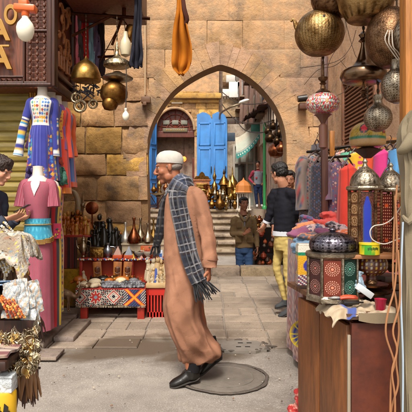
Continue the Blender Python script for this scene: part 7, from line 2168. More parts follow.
m1 = MB(); m1.tube([P(a, b_, 1.98) for a, b_ in [(396.5, 200), (397, 196), (400, 195), (404, 196), (403, 210), (401, 216)]], .010, 8, sub=4)
tag(m1.build('rope_loop', mat('rope_tan', hx('#b58a5a'), bump=.8), org=P(400, 196, 2)), 'loop of tan rope hooked beside the canvas', 'rope')
# ---------- cabinet
ZC = .86
cab = thing('wooden_cabinet', 'worn brown wooden cabinet with two doors in the right foreground', 'cabinet', (.83, 2.35, 0))
cw = mat('cabinet_wood', hx('#8a5227'), rough=.55, col2=hx('#523119'), stretch=(5, 5, 1), scale=5, bscale=40, bump=.35, bdist=.003, thr=(.3,.75))
cw2 = mat('red_brown_panel', hx('#5e2b19'), rough=.5, col2=hx('#451c11'), scale=12, bump=.4)
y0_, y1_ = 2.0, 2.62
xL = .495; xL0 = .585
m1 = MB()
poly = [(xL0, y0_), (1.25, y0_), (1.25, y1_), (xL, y1_)]
m1.prism([(a * 1.0 + (.012 if i in (0, 3) else 0), b_ + (.012 if i < 2 else 0)) for i, (a, b_) in enumerate(poly)], ZC - .07, (0, 0, .03)); m1.build('carcass', cw2, cab, smooth=False)
m1 = MB(); m1.prism([(xL0 - .005, y0_ - .012), (1.26, y0_ - .012), (1.26, y0_ + .02), (xL0 - .005, y0_ + .02)], ZC - .06, (0, 0, .02)); m1.build('front_panel', cw2, cab, smooth=False)
dv = Vector((xL - xL0, y1_ - y0_, 0)); Ld = dv.length; dn = dv.normalized(); nn2 = Vector((-dn.y, dn.x, 0))
Md = Matrix((dn, nn2, Vector((0, 0, 1)))).transposed()
for k, (a, b_) in enumerate(((.025, .50), (.515, .99))):
 m1 = MB(); m1.box(Vector((xL0, y0_, ZC / 2 - .01)) + dn * (a + b_) / 2 * Ld + nn2 * .006, ((b_ - a) * Ld - .008, .022, ZC - .09), rot=Md, bev=.003)
 dr = m1.build('door', cw, cab)
m1 = MB(); m1.box(Vector((xL0, y0_, .47)) + dn * .008 * Ld + nn2 * .012, (.012, .012, .60), rot=Md, bev=.002); m1.build('metal_strip', mat('pale_strip', hx('#a89a86'), rough=.4, metal=.4), cab)
m1 = MB(); m1.prism([(xL0 - .03, y0_ - .03), (1.27, y0_ - .03), (1.27, y1_ + .15), (xL - .045, y1_ + .15)], .022, (0, 0, ZC - .022)); m1.build('top', wood('top_wood', hx('#6d4a30'), hx('#3f2a1c'), stretch=(2, 14, 14)), cab, smooth=False)
# frayed mat on the top
def matf(u, v):
 x = .525 + .22 * u + .02 * nz(v * 5, 1); y = 1.965 + .30 * v
 over = max(0, .16 - u) / .16; fo = max(0, .12 - v) / .12
 return Vector((x - .03 * over, y, ZC + .012 + .014 * nz(u * 9, v * 9) + .010 * math.sin(u * 8 + v * 5) - .045 * over ** 2 - .035 * fo ** 2 * (.5 + .5 * math.sin(u * 9))))
m1 = MB(); m1.sheet(46, 40, matf, .006, col=lambda u, v: mixc(hx('#8a765c'), hx('#c0ad90'), .5 + nz(u * 14, v * 14)) if not (.15 < u < .3 and v < .4) else hx('#3a4a86'))
tag(m1.build('frayed_mat', atc, org=(.6, 2.05, ZC)), 'crumpled frayed beige mat on the front corner of the cabinet', 'mat')
m1 = MB(); m1.sheet(40, 6, lambda u, v: Vector((.60 + .62 * u, 1.966 - .004 * math.sin(u * 30), ZC + .006 - v * (.03 + .012 * math.sin(u * 11)))), .005, col=lambda u, v: hx('#7a6a52'))
tag(m1.build('burlap_edge', atc, org=(.8, 1.97, ZC)), 'strip of sacking hanging over the cabinet front edge', 'sacking')
# octagonal lantern
def star_panel(c1, c2):
 def f(u, v):
  x, y = (u - .5) * 2, (v - .5) * 4.6
  for k in (-1.15, 1.15):
   yy = y - k
   r = math.hypot(x, yy); a = math.atan2(yy, x)
   if r < .17: return c1
   if .30 < r < .44 and math.cos(12 * a) > .1: return c2
   if .55 < r < .64 and math.cos(24 * a) > .2: return c2
   if .76 < r < .86 and math.cos(20 * a) > .1: return c2
  return WHITE if False else None
 return f
oct_l = thing('octagonal_lantern', 'squat octagonal metal lantern with pierced red and green panels on the cabinet', 'lantern', P(332.5, 296, 2.2))
cO = Vector((P(332.5, 0, 2.2).x, 2.2, 0)); zb, zt = ZC + .030, P(0, 255, 2.2).z; ro = .110
panc = [('#6e2c1c', '#d8866a', '#e0a890'), ('#14332c', '#5fb09a', '#8fc0b0'), ('#5a1c1c', '#c97a6a', '#d0a090'), ('#3a1a1a', '#b06a5a', '#c08a7a')]
lantm = mat('panel_glass', WHITE, attr=True, rough=.3, bump=.4, bscale=120, metal=.2)
for k in range(8):
 a0, a1 = PI / 4 * k + R(8), PI / 4 * (k + 1) + R(8)
 p0 = cO + Vector((math.cos(a0), math.sin(a0), 0)) * ro; p1 = cO + Vector((math.cos(a1), math.sin(a1), 0)) * ro
 nrm_ = ((p0 + p1) / 2 - cO).normalized()
 am = math.degrees((a0 + a1) / 2) % 360
 ci = {202: 3, 247: 0, 292: 1, 337: 2}.get(int(am - .5 + .0) // 45 * 45 + 22, None)
 idx_ = int(((am - 202.5 - 8) / 45) + .5)
 cc = panc[{0: 3, 1: 0, 2: 1, 3: 2}.get(idx_, k % 4)]
 sp_ = star_panel(hx(cc[1]), hx(cc[2])); bgc = hx(cc[0])
 m1 = MB(); m1.sheet(44, 96, lambda u, v: p0.lerp(p1, .08 + .84 * u) + Vector((0, 0, zb + .012 + (zt - zb - .024) * v)), .004, col=lambda u, v: sp_(u, v) or bgc)
 m1.build('glass_panel', lantm, oct_l, ang=80)
m1 = MB()
for k in range(8):
 a0 = PI / 4 * k + R(8); p0 = cO + Vector((math.cos(a0), math.sin(a0), 0)) * (ro + .001)
 m1.tube([p0 + Vector((0, 0, zb)), p0 + Vector((0, 0, zt))], .0065, 6)
m1.lathe([(ro * .98, zb - .016), (ro * 1.10, zb - .014), (ro * 1.10, zb + .002), (ro * 1.0, zb + .012)], cO, 8, rot=Matrix.Rotation(R(8), 3, 'Z'))
m1.lathe([(ro * 1.0, zt - .01), (ro * 1.12, zt), (ro * 1.14, zt + .012), (ro * .98, zt + .018)], cO, 8, rot=Matrix.Rotation(R(8), 3, 'Z'))
m1.build('frame', silvA, oct_l, smooth=False)
m1 = MB()
zz = zt + .018; hh = P(0, 231, 2.2).z - zz
m1.lathe(crm([(ro * .80, zz), (ro * .90, zz + hh * .12), (ro * .92, zz + hh * .38), (ro * .84, zz + hh * .62), (ro * .60, zz + hh * .84), (ro * .26, zz + hh * .94), (ro * .10, zz + hh), (ro * .16, zz + hh * 1.06), (ro * .12, zz + hh * 1.14), (.001, zz + hh * 1.22)], 8), cO, 200,
   col=lambda u, v: (.08, .07, .07, 1) if (v < .5 and (math.hypot((u * 8) % 1 - .5, (v * 5.5) % 1 - .5) < .16 or math.hypot((u * 24) % 1 - .5, (v * 16) % 1 - .5) < .2)) else ((.5, .5, .55, 1) if abs(math.sin(u * 16 * PI) * math.sin(v * 22)) < .2 else WHITE))
m1.build('dome', mat('dome_metal', hx('#8f8a94'), rough=.36, metal=1, attr=True, col2=hx('#453f48'), scale=20, bump=.9, bscale=100, bdist=.003), oct_l)
# mosaic tile box at its left
q = P(303.5, 284, 2.55)
m1 = MB()
def tilebox(u, v):
 if v > .82: return hx('#cfc8b8')
 if v > .74: return hx('#1f7a5a')
 x, y = (u % .5) * 4 - 1, (v - .48) * 3.4
 if v > .26:
  r = math.hypot(x, y)
  return hx('#b82a2a') if r < .35 else (hx('#3a3a8a') if r < .6 else hx('#c9962a'))
 return [hx('#4a4a6a'), hx('#c9c0b0'), hx('#7a2a3a')][(int(u * 30) + int(v * 30)) % 3]
m1.grid(64, 60, lambda u, v: q + Vector((.034 * (1 if u < .25 or u >= .75 else 1) * (max(-1, min(1, 1.42 * math.cos(2 * PI * u + PI / 4)))), .034 * max(-1, min(1, 1.42 * math.sin(2 * PI * u + PI / 4))), .20 * v)), closed=True, col=tilebox)
nb = len(m1.v); m1.box(q + Vector((0, 0, .203)), (.060, .060, .008), col=hx('#cfc8b8'), bev=.002)
tag(m1.build('mosaic_candle_box', mosm, org=q), 'tall mosaic candle box with mustard and red tiles behind the octagonal lantern', 'candle box')
# tools and clutter on the top
q = P(343, 300, 2.06); q.z = ZC + .045
t = thing('pliers', 'pliers with orange handles lying on the frayed mat', 'pliers', q)
m1 = MB(); m1.tube([q + Vector((-.012, 0, 0)), q + Vector((.02, 0, .004)), q + Vector((.06, -.005, .002))], [.006, .0075, .006], 8, sub=3); m1.tube([q + Vector((-.012, .012, 0)), q + Vector((.02, .022, .004)), q + Vector((.06, .018, .002))], [.006, .0075, .006], 8, sub=3); m1.build('handle', mat('orange_grip', hx('#c9482a'), rough=.4), t)
m1 = MB(); m1.tube([q + Vector((-.06, .012, -.002)), q + Vector((-.035, .008, 0)), q + Vector((-.008, .006, 0))], [.003, .010, .007], 8); m1.build('jaw', metal('steel_dark', hx('#6b6a68')), t)
q = P(352, 296.5, 2.04); q.z = ZC + .03
m1 = MB(); m1.tube([q + Vector((-.035, 0, 0)), q + Vector((.03, .01, .0))], [.010, .009], 8); m1.tube([q + Vector((.03, .01, 0)), q + Vector((.05, .012, 0))], .004, 6)
tag(m1.build('screwdriver', mat('black_grip', hx('#201c1a'), rough=.4), org=q), 'dark handled screwdriver beside the orange pliers', 'screwdriver')
q = P(364.5, 291, 2.02)
m1 = MB(); m1.box(q, (.072, .030, .026), rot=Matrix.Rotation(R(35), 3, 'Y') @ Matrix.Rotation(R(10), 3, 'Z'), bev=.002)
tag(m1.build('white_box', mat('white_card', hx('#c4c8cc'), rough=.5), org=q), 'small white cardboard box lying tilted on the cabinet', 'box')
q = P(380.5, 302, 2.0); q.z = ZC + .002; t = thing('plastic_cup', 'crimson plastic cup on the cabinet beside the cables', 'cup', q)
m1 = MB(); m1.lathe([(.017, 0), (.018, .002), (.023, .05), (.0245, .052), (.022, .050), (.016, .006), (.001, .006)], q, 24); m1.build('cup', mat('crimson', hx('#a01838'), rough=.3), t)
q = P(357, 283, 2.15)
m1 = MB(); m1.ell(q, (.032, .025, .035)); m1.ell(q + Vector((.012, -.01, -.02)), (.026, .02, .02)); m1.tube([q + Vector((0, 0, .02)), q + Vector((.01, 0, .05))], [.012, .02], 8)
bg_ = remesh(m1, 'plastic_bag', mat('pale_blue_plastic', hx('#8fa6b8'), rough=.25, bump=1, bdist=.01, bscale=50), None, org=q, voxel=.004, smooth=1, disp=lambda p, n: .006 * nz(p.x * 80, p.y * 80, p.z * 80))
tag(bg_, 'crumpled pale blue plastic bag behind the white box', 'bag')
# pedestal of brass dishes with the mosaic bowl
Yb = 2.22; ub = Wd(1, Yb)
ds = thing('brass_dish_stack', 'stack of dark brass dishes on the cabinet under the mosaic bowl', 'dishes', P(371, 300, Yb))
q = P(371, 0, Yb); q.z = ZC
m1 = MB(); m1.lathe([(.05, 0), (.055, .004), (.03, .02), (.028, .03), (.085, .042), (.092, .050), (.05, .052), (.03, .062), (.07, .072), (.075, .080), (.03, .084), (.02, .10)], q, 36); m1.build('dish', brassB, ds)
bw = thing('mosaic_bowl', 'bulbous gold and brown mosaic bowl lamp beneath the shelf board', 'bowl', P(371, 287, Yb))
zb_ = ZC + .10
def mb_col(u, v):
 r = math.hypot((u * 22) % 1 - .5, (v * 8) % 1 - .5)
 return (hx('#c9a02a') if (int(u * 22) + int(v * 8)) % 2 else hx('#c9bfae')) if r < .30 and v > .25 else hx('#5a2a1c')
ztp = P(0, 257, Yb).z
m1 = MB(); hgt_ = ztp - zb_
m1.lathe(crm([(.022, zb_), (.024, zb_ + .02), (.045, zb_ + hgt_ * .22), (.068, zb_ + hgt_ * .45), (.072, zb_ + hgt_ * .72), (.066, zb_ + hgt_ * .98)], 5), Vector((q.x, q.y, 0)), 110, col=mb_col); m1.build('bowl', mosm, bw)
for k, (px, py, r, mm, lb) in enumerate([(386, 290, .045, copper, 'small copper bowl at the right end of the cabinet top'), (346, 291, .03, brassB, 'small dark brass pot just right of the octagonal lantern'), (393, 272, .045, silvA, 'etched silver bowl under the right end of the shelf'), (388, 262, .05, brassB, 'dark pierced bowl upside down under the shelf')]):
 Y = 2.3; q_ = P(px, py, Y); t = thing('metal_bowl', lb, 'bowl', q_)
 m1 = MB(); m1.lathe([(r * .4, 0), (r * .45, r * .1), (r * .9, r * .6), (r, r * .9), (r * .93, r * .88), (r * .3, r * .15)], q_, 24); m1.build('body', mm, t)
m1 = MB()
for k in range(3): m1.box((P(393, 0, 2.35).x - .01 * k, 2.38, ZC + .012 + .035 * k), (.10, .12, .03), rot=Matrix.Rotation(R(8 * k), 3, 'Z'), bev=.003)
tag(m1.build('box_stack', mat('brown_card', hx('#5a4030'), var=.6), org=(.87, 2.38, ZC)), 'pile of flat brown boxes at the back of the cabinet top', 'boxes')
m1 = MB(); q_ = P(346, 268, 2.5); q_.z = ZC; m1.lathe([(.04, 0), (.05, .02), (.055, .10), (.03, .16), (.02, .20), (.03, .22)], q_, 24, col=pierced(18, 7))
tag(m1.build('brass_jar', brassB, org=q_), 'dark pierced jar in the shadow behind the octagonal lantern', 'jar')
# shelf board on uprights
zs = P(0, 252.5, 2.2).z
sb = thing('shelf_board', 'rough plank shelf above the cabinet carrying two tall lanterns', 'shelf', (.75, 2.2, zs))
m1 = MB(); m1.box(((P(341, 0, 2.2).x + 1.02) / 2, 2.24, zs - .010), (1.02 - P(341, 0, 2.2).x, .26, .018), bev=.003); m1.build('board', wood('plank', hx('#a8744a'), hx('#7b4d2c'), stretch=(1.2, 14, 14)), sb)
for (xx, yy) in ((.92, 2.34), (.98, 2.14), (.66, 2.345)):
 m1 = MB(); m1.box((xx, yy, (zs - .019 + ZC) / 2), (.022, .022, zs - .019 - ZC), bev=.002); m1.build('upright', darkwood, sb)
q = P(369.5, 253, 2.12); q.z = zs; t = thing('tape_tin', 'round yellow tin with green band on the shelf board', 'tin', q)
m1 = MB(); m1.lathe([(.040, 0), (.042, .002), (.042, .042), (.044, .043), (.044, .050), (.001, .050)], q, 40, col=lambda u, v: hx('#d9c01e') if not (.1 < v < .5 and (u * 3 + v * .8) % 1 < .55) else hx('#3f9a2a')); m1.build('tin', mat('tin_paint', WHITE, attr=True, rough=.35), t)
m1 = MB()
for k in range(7): m1.box(q + Vector((math.sin(R(-24 + 9 * k)) * .0428, -math.cos(R(-24 + 9 * k)) * .0428, .027 + .002 * (k % 2))), (.0045, .002, .009), rot=Matrix.Rotation(R(-24 + 9 * k), 3, 'Z'))
m1.build('lettering', mat('dark_green_ink', hx('#1d4a1a')), t, smooth=False)
# tall lanterns
def tall_lantern(cx, Y, zb, zt, r, label, faces, rot0, domeh, nseg=6, metalm=None):
 c = Vector((cx, Y, 0)); t = thing('tall_lantern', label, 'lantern', (cx, Y, zb))
 for k in range(nseg):
  a0, a1 = 2 * PI * k / nseg + rot0, 2 * PI * (k + 1) / nseg + rot0
  p0 = c + Vector((math.cos(a0), math.sin(a0), 0)) * r; p1 = c + Vector((math.cos(a1), math.sin(a1), 0)) * r
  fc, mm = faces[k % len(faces)]
  m1 = MB(); m1.sheet(36, 110, lambda u, v: p0.lerp(p1, .07 + .86 * u) + Vector((0, 0, zb + .012 + (zt - zb - .024) * v)), .005, col=fc)
  m1.build('side_panel', mm, t, ang=80)
 m1 = MB()
 for k in range(nseg):
  a0 = 2 * PI * k / nseg + rot0; p0 = c + Vector((math.cos(a0), math.sin(a0), 0)) * (r + .001)
  m1.tube([p0 + Vector((0, 0, zb)), p0 + Vector((0, 0, zt))], .008, 6)
 m1.lathe([(r * 1.0, zb), (r * 1.12, zb + .001), (r * 1.12, zb + .012), (r, zb + .018)], c, nseg, rot=Matrix.Rotation(rot0, 3, 'Z'))
 m1.build('frame', brassB, t, smooth=False)
 m1 = MB(); m1.tube([c + Vector((math.cos(a) * r * 1.08, math.sin(a) * r * 1.08, zt + .004)) for a in [2 * PI * k / nseg + rot0 for k in range(nseg + 1)]], .011, 10); m1.build('collar', silvA, t)
 m1 = MB(); m1.lathe(crm([(r * .96, zt + .01), (r * 1.0, zt + domeh * .18), (r * .86, zt + domeh * .42), (r * .5, zt + domeh * .62), (r * .2, zt + domeh * .74), (r * .13, zt + domeh * .84), (r * .18, zt + domeh * .9), (.002, zt + domeh)], 3), c, 56, col=pierced(18, 12, band=(0, .7))); m1.build('dome', metalm or silvA, t)
 return t
bronzed = mat('embossed_gilt', WHITE, attr=True, rough=.38, metal=.75, bump=1.0, bscale=70, bdist=.006, var=.4, scale=40)
def embos(u, v):
 e = math.hypot((u - .5) * 2, ((v * 5) % 1 - .5) * 2)
 if u < .12 or u > .88: return hx('#4a2a1a')
 if abs(e - .7) < .12 or abs(e - .3) < .1: return hx('#d0a878')
 if (v * 5) % 1 < .07: return hx('#5a3a24')
 return hx('#9a6c48')
def blueg(u, v):
 x, y = (u - .5) * 2, (v - .5) * 2
 if abs(x) > .66 or abs(y) > .84 or (y > .45 and abs(x) > .66 - (y - .45) * 1.3):
  return hx('#3a1a14') if random.random() > .2 else hx('#6a3a28')
 return hx('#1a2f9a') if abs(x) < .45 else hx('#2a3f6a')
redp = lambda u, v: (hx('#c9502a') if math.hypot((u - .5) * 2, ((v * 3.2) % 1 - .5) * 3) < .3 else (hx('#c98a6a') if math.hypot((u * 6) % 1 - .5, (v * 18) % 1 - .5) < .25 else hx('#5a1f1a')))
glb = mat('blue_glass', WHITE, attr=True, rough=.12, bump=.3, bscale=90, coat=.5)
YL = 2.18
tall_lantern(P(366.5, 0, YL).x, YL + .02, zs, P(0, 189, YL).z, .066, 'tall hexagonal lantern with gilt and blue glass panels on the shelf board', [(redp, lantm), (embos, bronzed), (blueg, glb), (redp, lantm), (embos, bronzed), (blueg, glb)], R(112), .135)
tall_lantern(P(395, 0, YL + .05).x, YL + .10, zs, P(0, 191, YL + .1).z, .062, 'tall lantern with red rosette panels behind the rope, partly hidden by canvas', [(redp, lantm)], R(20), .13)
q = P(348.5, 251, 2.24); q.z = zs
t = thing('inlaid_box', 'small inlaid cream and brown box at the left end of the shelf board', 'box', q)
m1 = MB(); m1.sheet(30, 34, lambda u, v: q + Vector(((u - .5) * .060, -.03, .001 + .064 * v)), .004, col=lambda u, v: hx('#3a2016') if (abs(u - .5) > .42 or abs(v - .5) > .42) else (hx('#c9a878') if math.hypot((u * 4) % 1 - .5, (v * 4) % 1 - .5) < .33 else hx('#5a3420'))); m1.build('front', lantm, t, ang=80)
m1 = MB(); m1.box(q + Vector((0, .003, .033)), (.062, .056, .064), bev=.002); m1.box(q + Vector((0, .0, .068)), (.068, .068, .006), bev=.002); m1.build('box', wood('box_wood', hx('#8a6a4a')), t)
# ---------- clothes table and piles
ct = thing('clothes_table', 'table covered with red patterned cloth under the heaps of clothes', 'table', (1.1, 3.75, 0))
ZT = .98
m1 = MB(); m1.box((1.20, 3.72, ZT - .02), (.94, 1.16, .03)); m1.build('top', darkwood, ct)
for (xx, yy) in ((.78, 3.2), (.78, 4.25), (1.62, 3.2), (1.62, 4.25)):
 m1 = MB(); m1.box((xx, yy, ZT / 2 - .02), (.05, .05, ZT - .04)); m1.build('leg', darkwood, ct)
def patt(seed, bg, cs, n=14, m_=18):
 def f(u, v):
  a, b_ = int(u * n), int(v * m_ + .5 * (int(u * n) % 2))
  rr = random.Random(a * 31 + b_ * 57 + seed)
  fu, fv = u * n - a - .5, v * m_ + .5 * (a % 2) - b_ - .5
  d = math.hypot(fu, fv)
  if d < .20: return cs[rr.randrange(len(cs))]
  if d < .36: return cs[(a + b_) % len(cs)] if rr.random() < .7 else bg
  return bg
 return f
redpat = patt(3, hx('#7a3a34'), [hx('#b08a7a'), hx('#3a3a5a'), hx('#c9a08a'), hx('#a04a3a')], 30, 26)
m1 = MB(); m1.sheet(90, 40, lambda u, v: (.715 + .012 * math.sin(u * 24) * v, 3.12 + 1.2 * u, ZT + .005 - .93 * v), -.008, col=redpat)
m1.sheet(40, 30, lambda u, v: (.715 + .97 * u, 3.125 - .012 * math.sin(u * 20) * v, ZT + .005 - .93 * v), .008, col=redpat)
m1.build('table_cloth', atc, ct, ang=80)
random.seed(44)
pal_c = ['#26262e', '#b83a30', '#a38f90', '#4a4a8a', '#8a4a6a', '#c9a49c', '#2f2a30', '#6a8aa4', '#c9602a', '#98949c', '#7a3a5a', '#3a4a6a', '#c0b4a8', '#a82a3a', '#5a5a66', '#b08a9a', '#c97a4a', '#454a5c']
lbs = ['black', 'bright red', 'dusty mauve', 'violet blue', 'plum', 'pale pink', 'charcoal', 'light blue', 'orange', 'silver grey', 'magenta brown', 'navy', 'off white', 'crimson', 'slate', 'lilac pink', 'apricot', 'dark slate']
posn = [(322, 207, 3.9, 1.5), (334, 221, 3.6, 1.5), (338, 231, 3.45, 1.3), (349, 226, 3.6, 1.3), (305, 234, 3.5, 1.2), (318, 232, 3.45, 1.2), (326, 216, 3.75, 1.6), (303, 243, 3.3, 1.1), (345, 238, 3.3, 1.3), (325, 241, 3.3, 1.2), (330, 236, 3.35, 1.1), (313, 224, 3.7, 1.3), (342, 216, 3.8, 1.4), (356, 235, 3.4, 1.3), (314, 240, 3.3, 1.1), (335, 243, 3.25, 1.1), (308, 228, 3.6, 1.0), (344, 246, 3.2, 1.1)]
for k, (px, py, Y, s) in enumerate(posn):
 q = P(px, py, Y); sd_ = k * 3.7
 q.z = max(q.z, ZT + .04)
 m1 = MB()
 for j in range(4):
  a = random.uniform(-.5, .5); c = q + Vector((random.uniform(-.04, .04), random.uniform(-.05, .05), .018 * j - .03)) * 1.0
  m1.ell(c, (.085 * s * random.uniform(.8, 1.1), .08 * s, .022 * s), rot=Matrix.Rotation(a, 3, 'Z') @ Matrix.Rotation(random.uniform(-.35, .35), 3, 'Y'), nu=18, nv=10)
 m1.box((q.x, q.y, (q.z - .03 + ZT) / 2), (.10 * s, .10 * s, max(.02, q.z - ZT))) if q.z > ZT + .06 else None
 col_ = hx(pal_c[k]); alt = hx(random.choice(pal_c)); pr = k % 3 == 2
 o = remesh(m1, 'folded_garment', mat('garment_mix', WHITE, attr=True, rough=.9, bump=.6, bscale=170, var=.35, sheen=.2), None, org=q, voxel=.007, smooth=1,
    disp=lambda p, n: .011 * nz(p.x * 22 + sd_, p.y * 22, p.z * 50) + .005 * nz(p.x * 60, p.y * 60 + sd_, p.z * 90),
    colfn=lambda p, n: (alt if (nz(p.x * 40, p.y * 40, p.z * 40 + sd_) > .12) else col_) if pr else col_)
 tag(o, lbs[k] + ' folded garment in the heap on the clothes table' + (', speckled print' if pr else ''), 'garment', 'folded clothes heaped on the table')
# ---------- garments hanging along the right wall
def garment(label, px, py, Y, w, L_, colf, yaw=0.0, sleeve=.35, group='garments hanging along the right wall', depth=.06, seed=0, nm='hanging_garment', m=None, flare=1.35):
 q = P(px, py, Y)
 t = thing(nm, label, 'garment', q, group)
 Rz = Matrix.Rotation(yaw, 3, 'Z'); A = lambda x, y, z: q + Rz @ Vector((x, y, z))
 m1 = MB(); m1.tube([A(0, 0, .09), A(.012, 0, .07), A(0, 0, .045), A(0, 0, .03)], .003, 5, sub=2); m1.tube([A(-w * .75, 0, -.035), A(-w * .3, 0, .012), A(0, 0, .03), A(w * .3, 0, .012), A(w * .75, 0, -.035)], .006, 6, sub=2); m1.build('hanger', darkwood, t)
 m1 = MB()
 ks = 26
 def f(u, v):
  th = 2 * PI * u
  ww = w * (.28 + .72 * min(1, (v / .05) ** .6)) * (1 + (flare - 1) * max(0, v - .15))
  dd = depth * (.4 + .6 * min(1, v / .05)) * (1 + .5 * v)
  fo = 1 + (.04 + .20 * v) * (math.sin(th * 6 + seed + 2 * v) * .5 + nz(th * 2, v * 3, seed) * .9)
  return A(math.cos(th) * ww * (.9 + .1 * fo), math.sin(th) * dd * fo, -L_ * v + .012 * math.sin(th * 4) * (v > .95) - .02 * abs(math.cos(th)) * (v < .1))
 m1.grid(110, 130, f, closed=True, col=colf)
 bdy = m1.build('garment_body', m or atc, t, ang=80)
 if sleeve:
  for s_ in (-1, 1):
   m1 = MB(); m1.tube([A(s_ * w * .7, 0, -.03), A(s_ * w * .98, 0, -.07), A(s_ * w * 1.12, -.01, -sleeve * .5), A(s_ * w * 1.12, -.03, -sleeve)], [(.05, .04), (.055, .045), (.048, .038), (.055, .04)], 14, sub=5, col=colf, fold=lambda a, t_: 1 + .08 * math.sin(t_ * 22 + seed + a * 2))
   m1.build('sleeve', m or atc, t)
 return t
dk = [hx('#a8483a'), hx('#4a6a8a'), hx('#b5a48c'), hx('#c97a5a')]
garment('dark coat with red and blue diamond print, leftmost hanging garment by the arch', 315.5, 156, 3.9, .125, .68, patt(1, hx('#6d5c54'), [hx('#8a2f2a'), hx('#2a3f5a'), hx('#23202c'), hx('#23202c')], 40, 26), R(20), .42, seed=1, flare=1.2)
garment('beige patterned robe with dotted print behind the dark coat', 324, 154, 3.95, .13, .70, patt(2, hx('#93806e'), [hx('#7a2420'), hx('#2a5a7a'), hx('#3a2a40')], 36, 28), R(15), .4, seed=2)
garment('black patterned abaya hanging between beige robe and mauve coat', 320, 160, 3.7, .07, .58, patt(5, hx('#1d1a24'), [hx('#5a3a3a'), hx('#2a3a5a'), hx('#201c26')], 30, 26), R(30), .0, seed=3)
garment('mauve brown flower print robe hanging left of the red coat', 335, 160, 3.7, .085, .60, patt(7, hx('#5c4656'), [hx('#b58a7a'), hx('#7a2a4a'), hx('#3a4a7a')], 30, 26), R(20), .3, seed=4)
garment('plain bright red orange coat hanging beside the metal lantern dome', 348, 163, 3.45, .062, .62, lambda u, v: hx('#c4301c') if math.sin(u * 40) < .9 else hx('#8a1c14'), R(15), .0, seed=5)
garment('rose pink printed blouse at the left end of the bright garments', 342, 150, 4.2, .075, .35, patt(8, hx('#c99a90'), [hx('#b56a6a'), hx('#d8c0b0')], 10, 10), R(10), .0, seed=6)
garment('mint green top hanging under the timber beam', 349, 151, 4.1, .07, .16, lambda u, v: hx('#5fa88a'), R(10), .0, seed=7)
garment('yellow embroidered dress with pink flower under the mosaic band lamp', 358, 150, 3.9, .085, .50, patt(9, hx('#d2a41e'), [hx('#b8326a'), hx('#c9c0b0'), hx('#d2a41e'), hx('#2a7a6a')], 9, 12), R(10), .0, seed=8)
garment('white grey top hanging right of the yellow dress', 364, 153, 4.05, .06, .40, patt(4, hx('#bfb8ae'), [hx('#8a8a92'), hx('#c9c4ba')], 9, 12), R(5), .0, seed=9)
garment('orange coral dress hanging left of the hot pink one', 374, 150, 3.6, .075, .55, lambda u, v: hx('#cf4a26'), R(-12), .0, seed=10)
garment('hot pink dress hanging between coral dress and beige dress', 383, 149, 3.5, .065, .58, lambda u, v: hx('#c92f78'), R(-5), .0, seed=11)
garment('beige brown dress hanging right of the hot pink dress', 390, 148, 3.5, .06, .5, patt(11, hx('#8d7f6c'), [hx('#6a5a4a'), hx('#a89880')], 9, 12), R(0), .0, seed=12)
garment('sky blue top hanging by the canvas curtain', 397, 147, 3.4, .055, .25, lambda u, v: hx('#4f8fc4'), R(0), .0, seed=13)
garment('navy and salmon scarf dress low behind the lantern domes', 388, 172, 3.2, .06, .5, lambda u, v: hx('#2a2a4a') if math.sin(u * 12 + v * 9) > 0 else hx('#b0606a'), R(5), .0, seed=14)
garment('grey hooded top hanging high on the dark pole beside the arch pier', 317, 143, 4.2, .045, .16, lambda u, v: hx('#4a4448'), R(10), .0, seed=15)
m1 = MB(); m1.tube([P(307, 152, 4.2), P(330, 150, 4.05), P(345, 147, 4.1)], .012, 8); m1.tube([P(335, 148, 4.1), P(365, 144, 4.0), P(402, 141, 3.5)], .012, 8); m1.tube([P(322, 158, 3.9), P(350, 156, 3.5)], .010, 8)
tag(m1.build('clothes_rail', metal('dark_iron', hx('#3a3330')), org=P(345, 147, 4.1)), 'dark rail along the right wall holding the hanging garments', 'rail')
m1 = MB(); m1.box(P(356, 146, 4.35), (.62, .05, .045), rot=Matrix.Rotation(R(-12), 3, 'Y'), bev=.006); m1.box(P(388, 140, 4.1), (.30, .04, .05), rot=Matrix.Rotation(R(10), 3, 'Y'), bev=.006)
tag(m1.build('timber_beam', wood('old_timber', hx('#8a5a34')), org=P(356, 146, 4.35)), 'rough timber beam on the right wall above the garments', 'beam')
# brown pole + orange plank by the arch pier
m1 = MB(); m1.box((P(325, 0, 3.6).x, 3.62, 1.75), (.045, .05, 1.2), bev=.006); tag(m1.build('brown_pole', wood('stem_wood', hx('#56342a')), org=(P(325, 0, 3.6).x, 3.62, 1.2)), 'brown wooden pole rising behind the dark coats', 'pole')
m1 = MB(); m1.box((P(332, 0, 3.9).x, 3.9, P(0, 145, 3.9).z), (.035, .03, .22), bev=.004); tag(m1.build('orange_plank', wood('orange_wood', hx('#b87428')), org=P(332, 145, 3.9)), 'short orange plank beside the brown pole', 'plank')
# ceramic plate leaning and red rag at the foot of the cabinet
q = P(303.5, 334, 2.9); t = thing('ceramic_plate', 'round yellow, red and blue painted plate peeking out left of the cabinet', 'plate', q)
m1 = MB(); m1.lathe([(.001, -.006), (.055, -.004), (.082, .006), (.082, .010), (.055, .002), (.001, .0)], q, 60, rot=Matrix.Rotation(R(82), 3, 'X') @ Matrix.Rotation(0, 3, 'Z'),
     col=lambda u, v: [hx('#b82a2a'), hx('#d8b42a'), hx('#b82a2a'), hx('#1f3f8a'), hx('#1f3f8a'), hx('#d8b42a')][5 - min(5, int(abs(v - .5) * 12)) if False else min(5, int(abs(v - .5) * 11.9))] if (u * 16) % 1 > .2 else hx('#d8c02a')); m1.build('plate', mosm, t)
m1 = MB(); m1.tube([q + Vector((.0, .02, -.08)), q + Vector((.02, .06, -.53))], .012, 6); m1.tube([q + Vector((.04, .02, -.06)), q + Vector((.10, .06, -.53))], .012, 6); m1.build('stand', darkwood, t)
q = P(295, 402, 2.75); q.z = .0
m1 = MB()
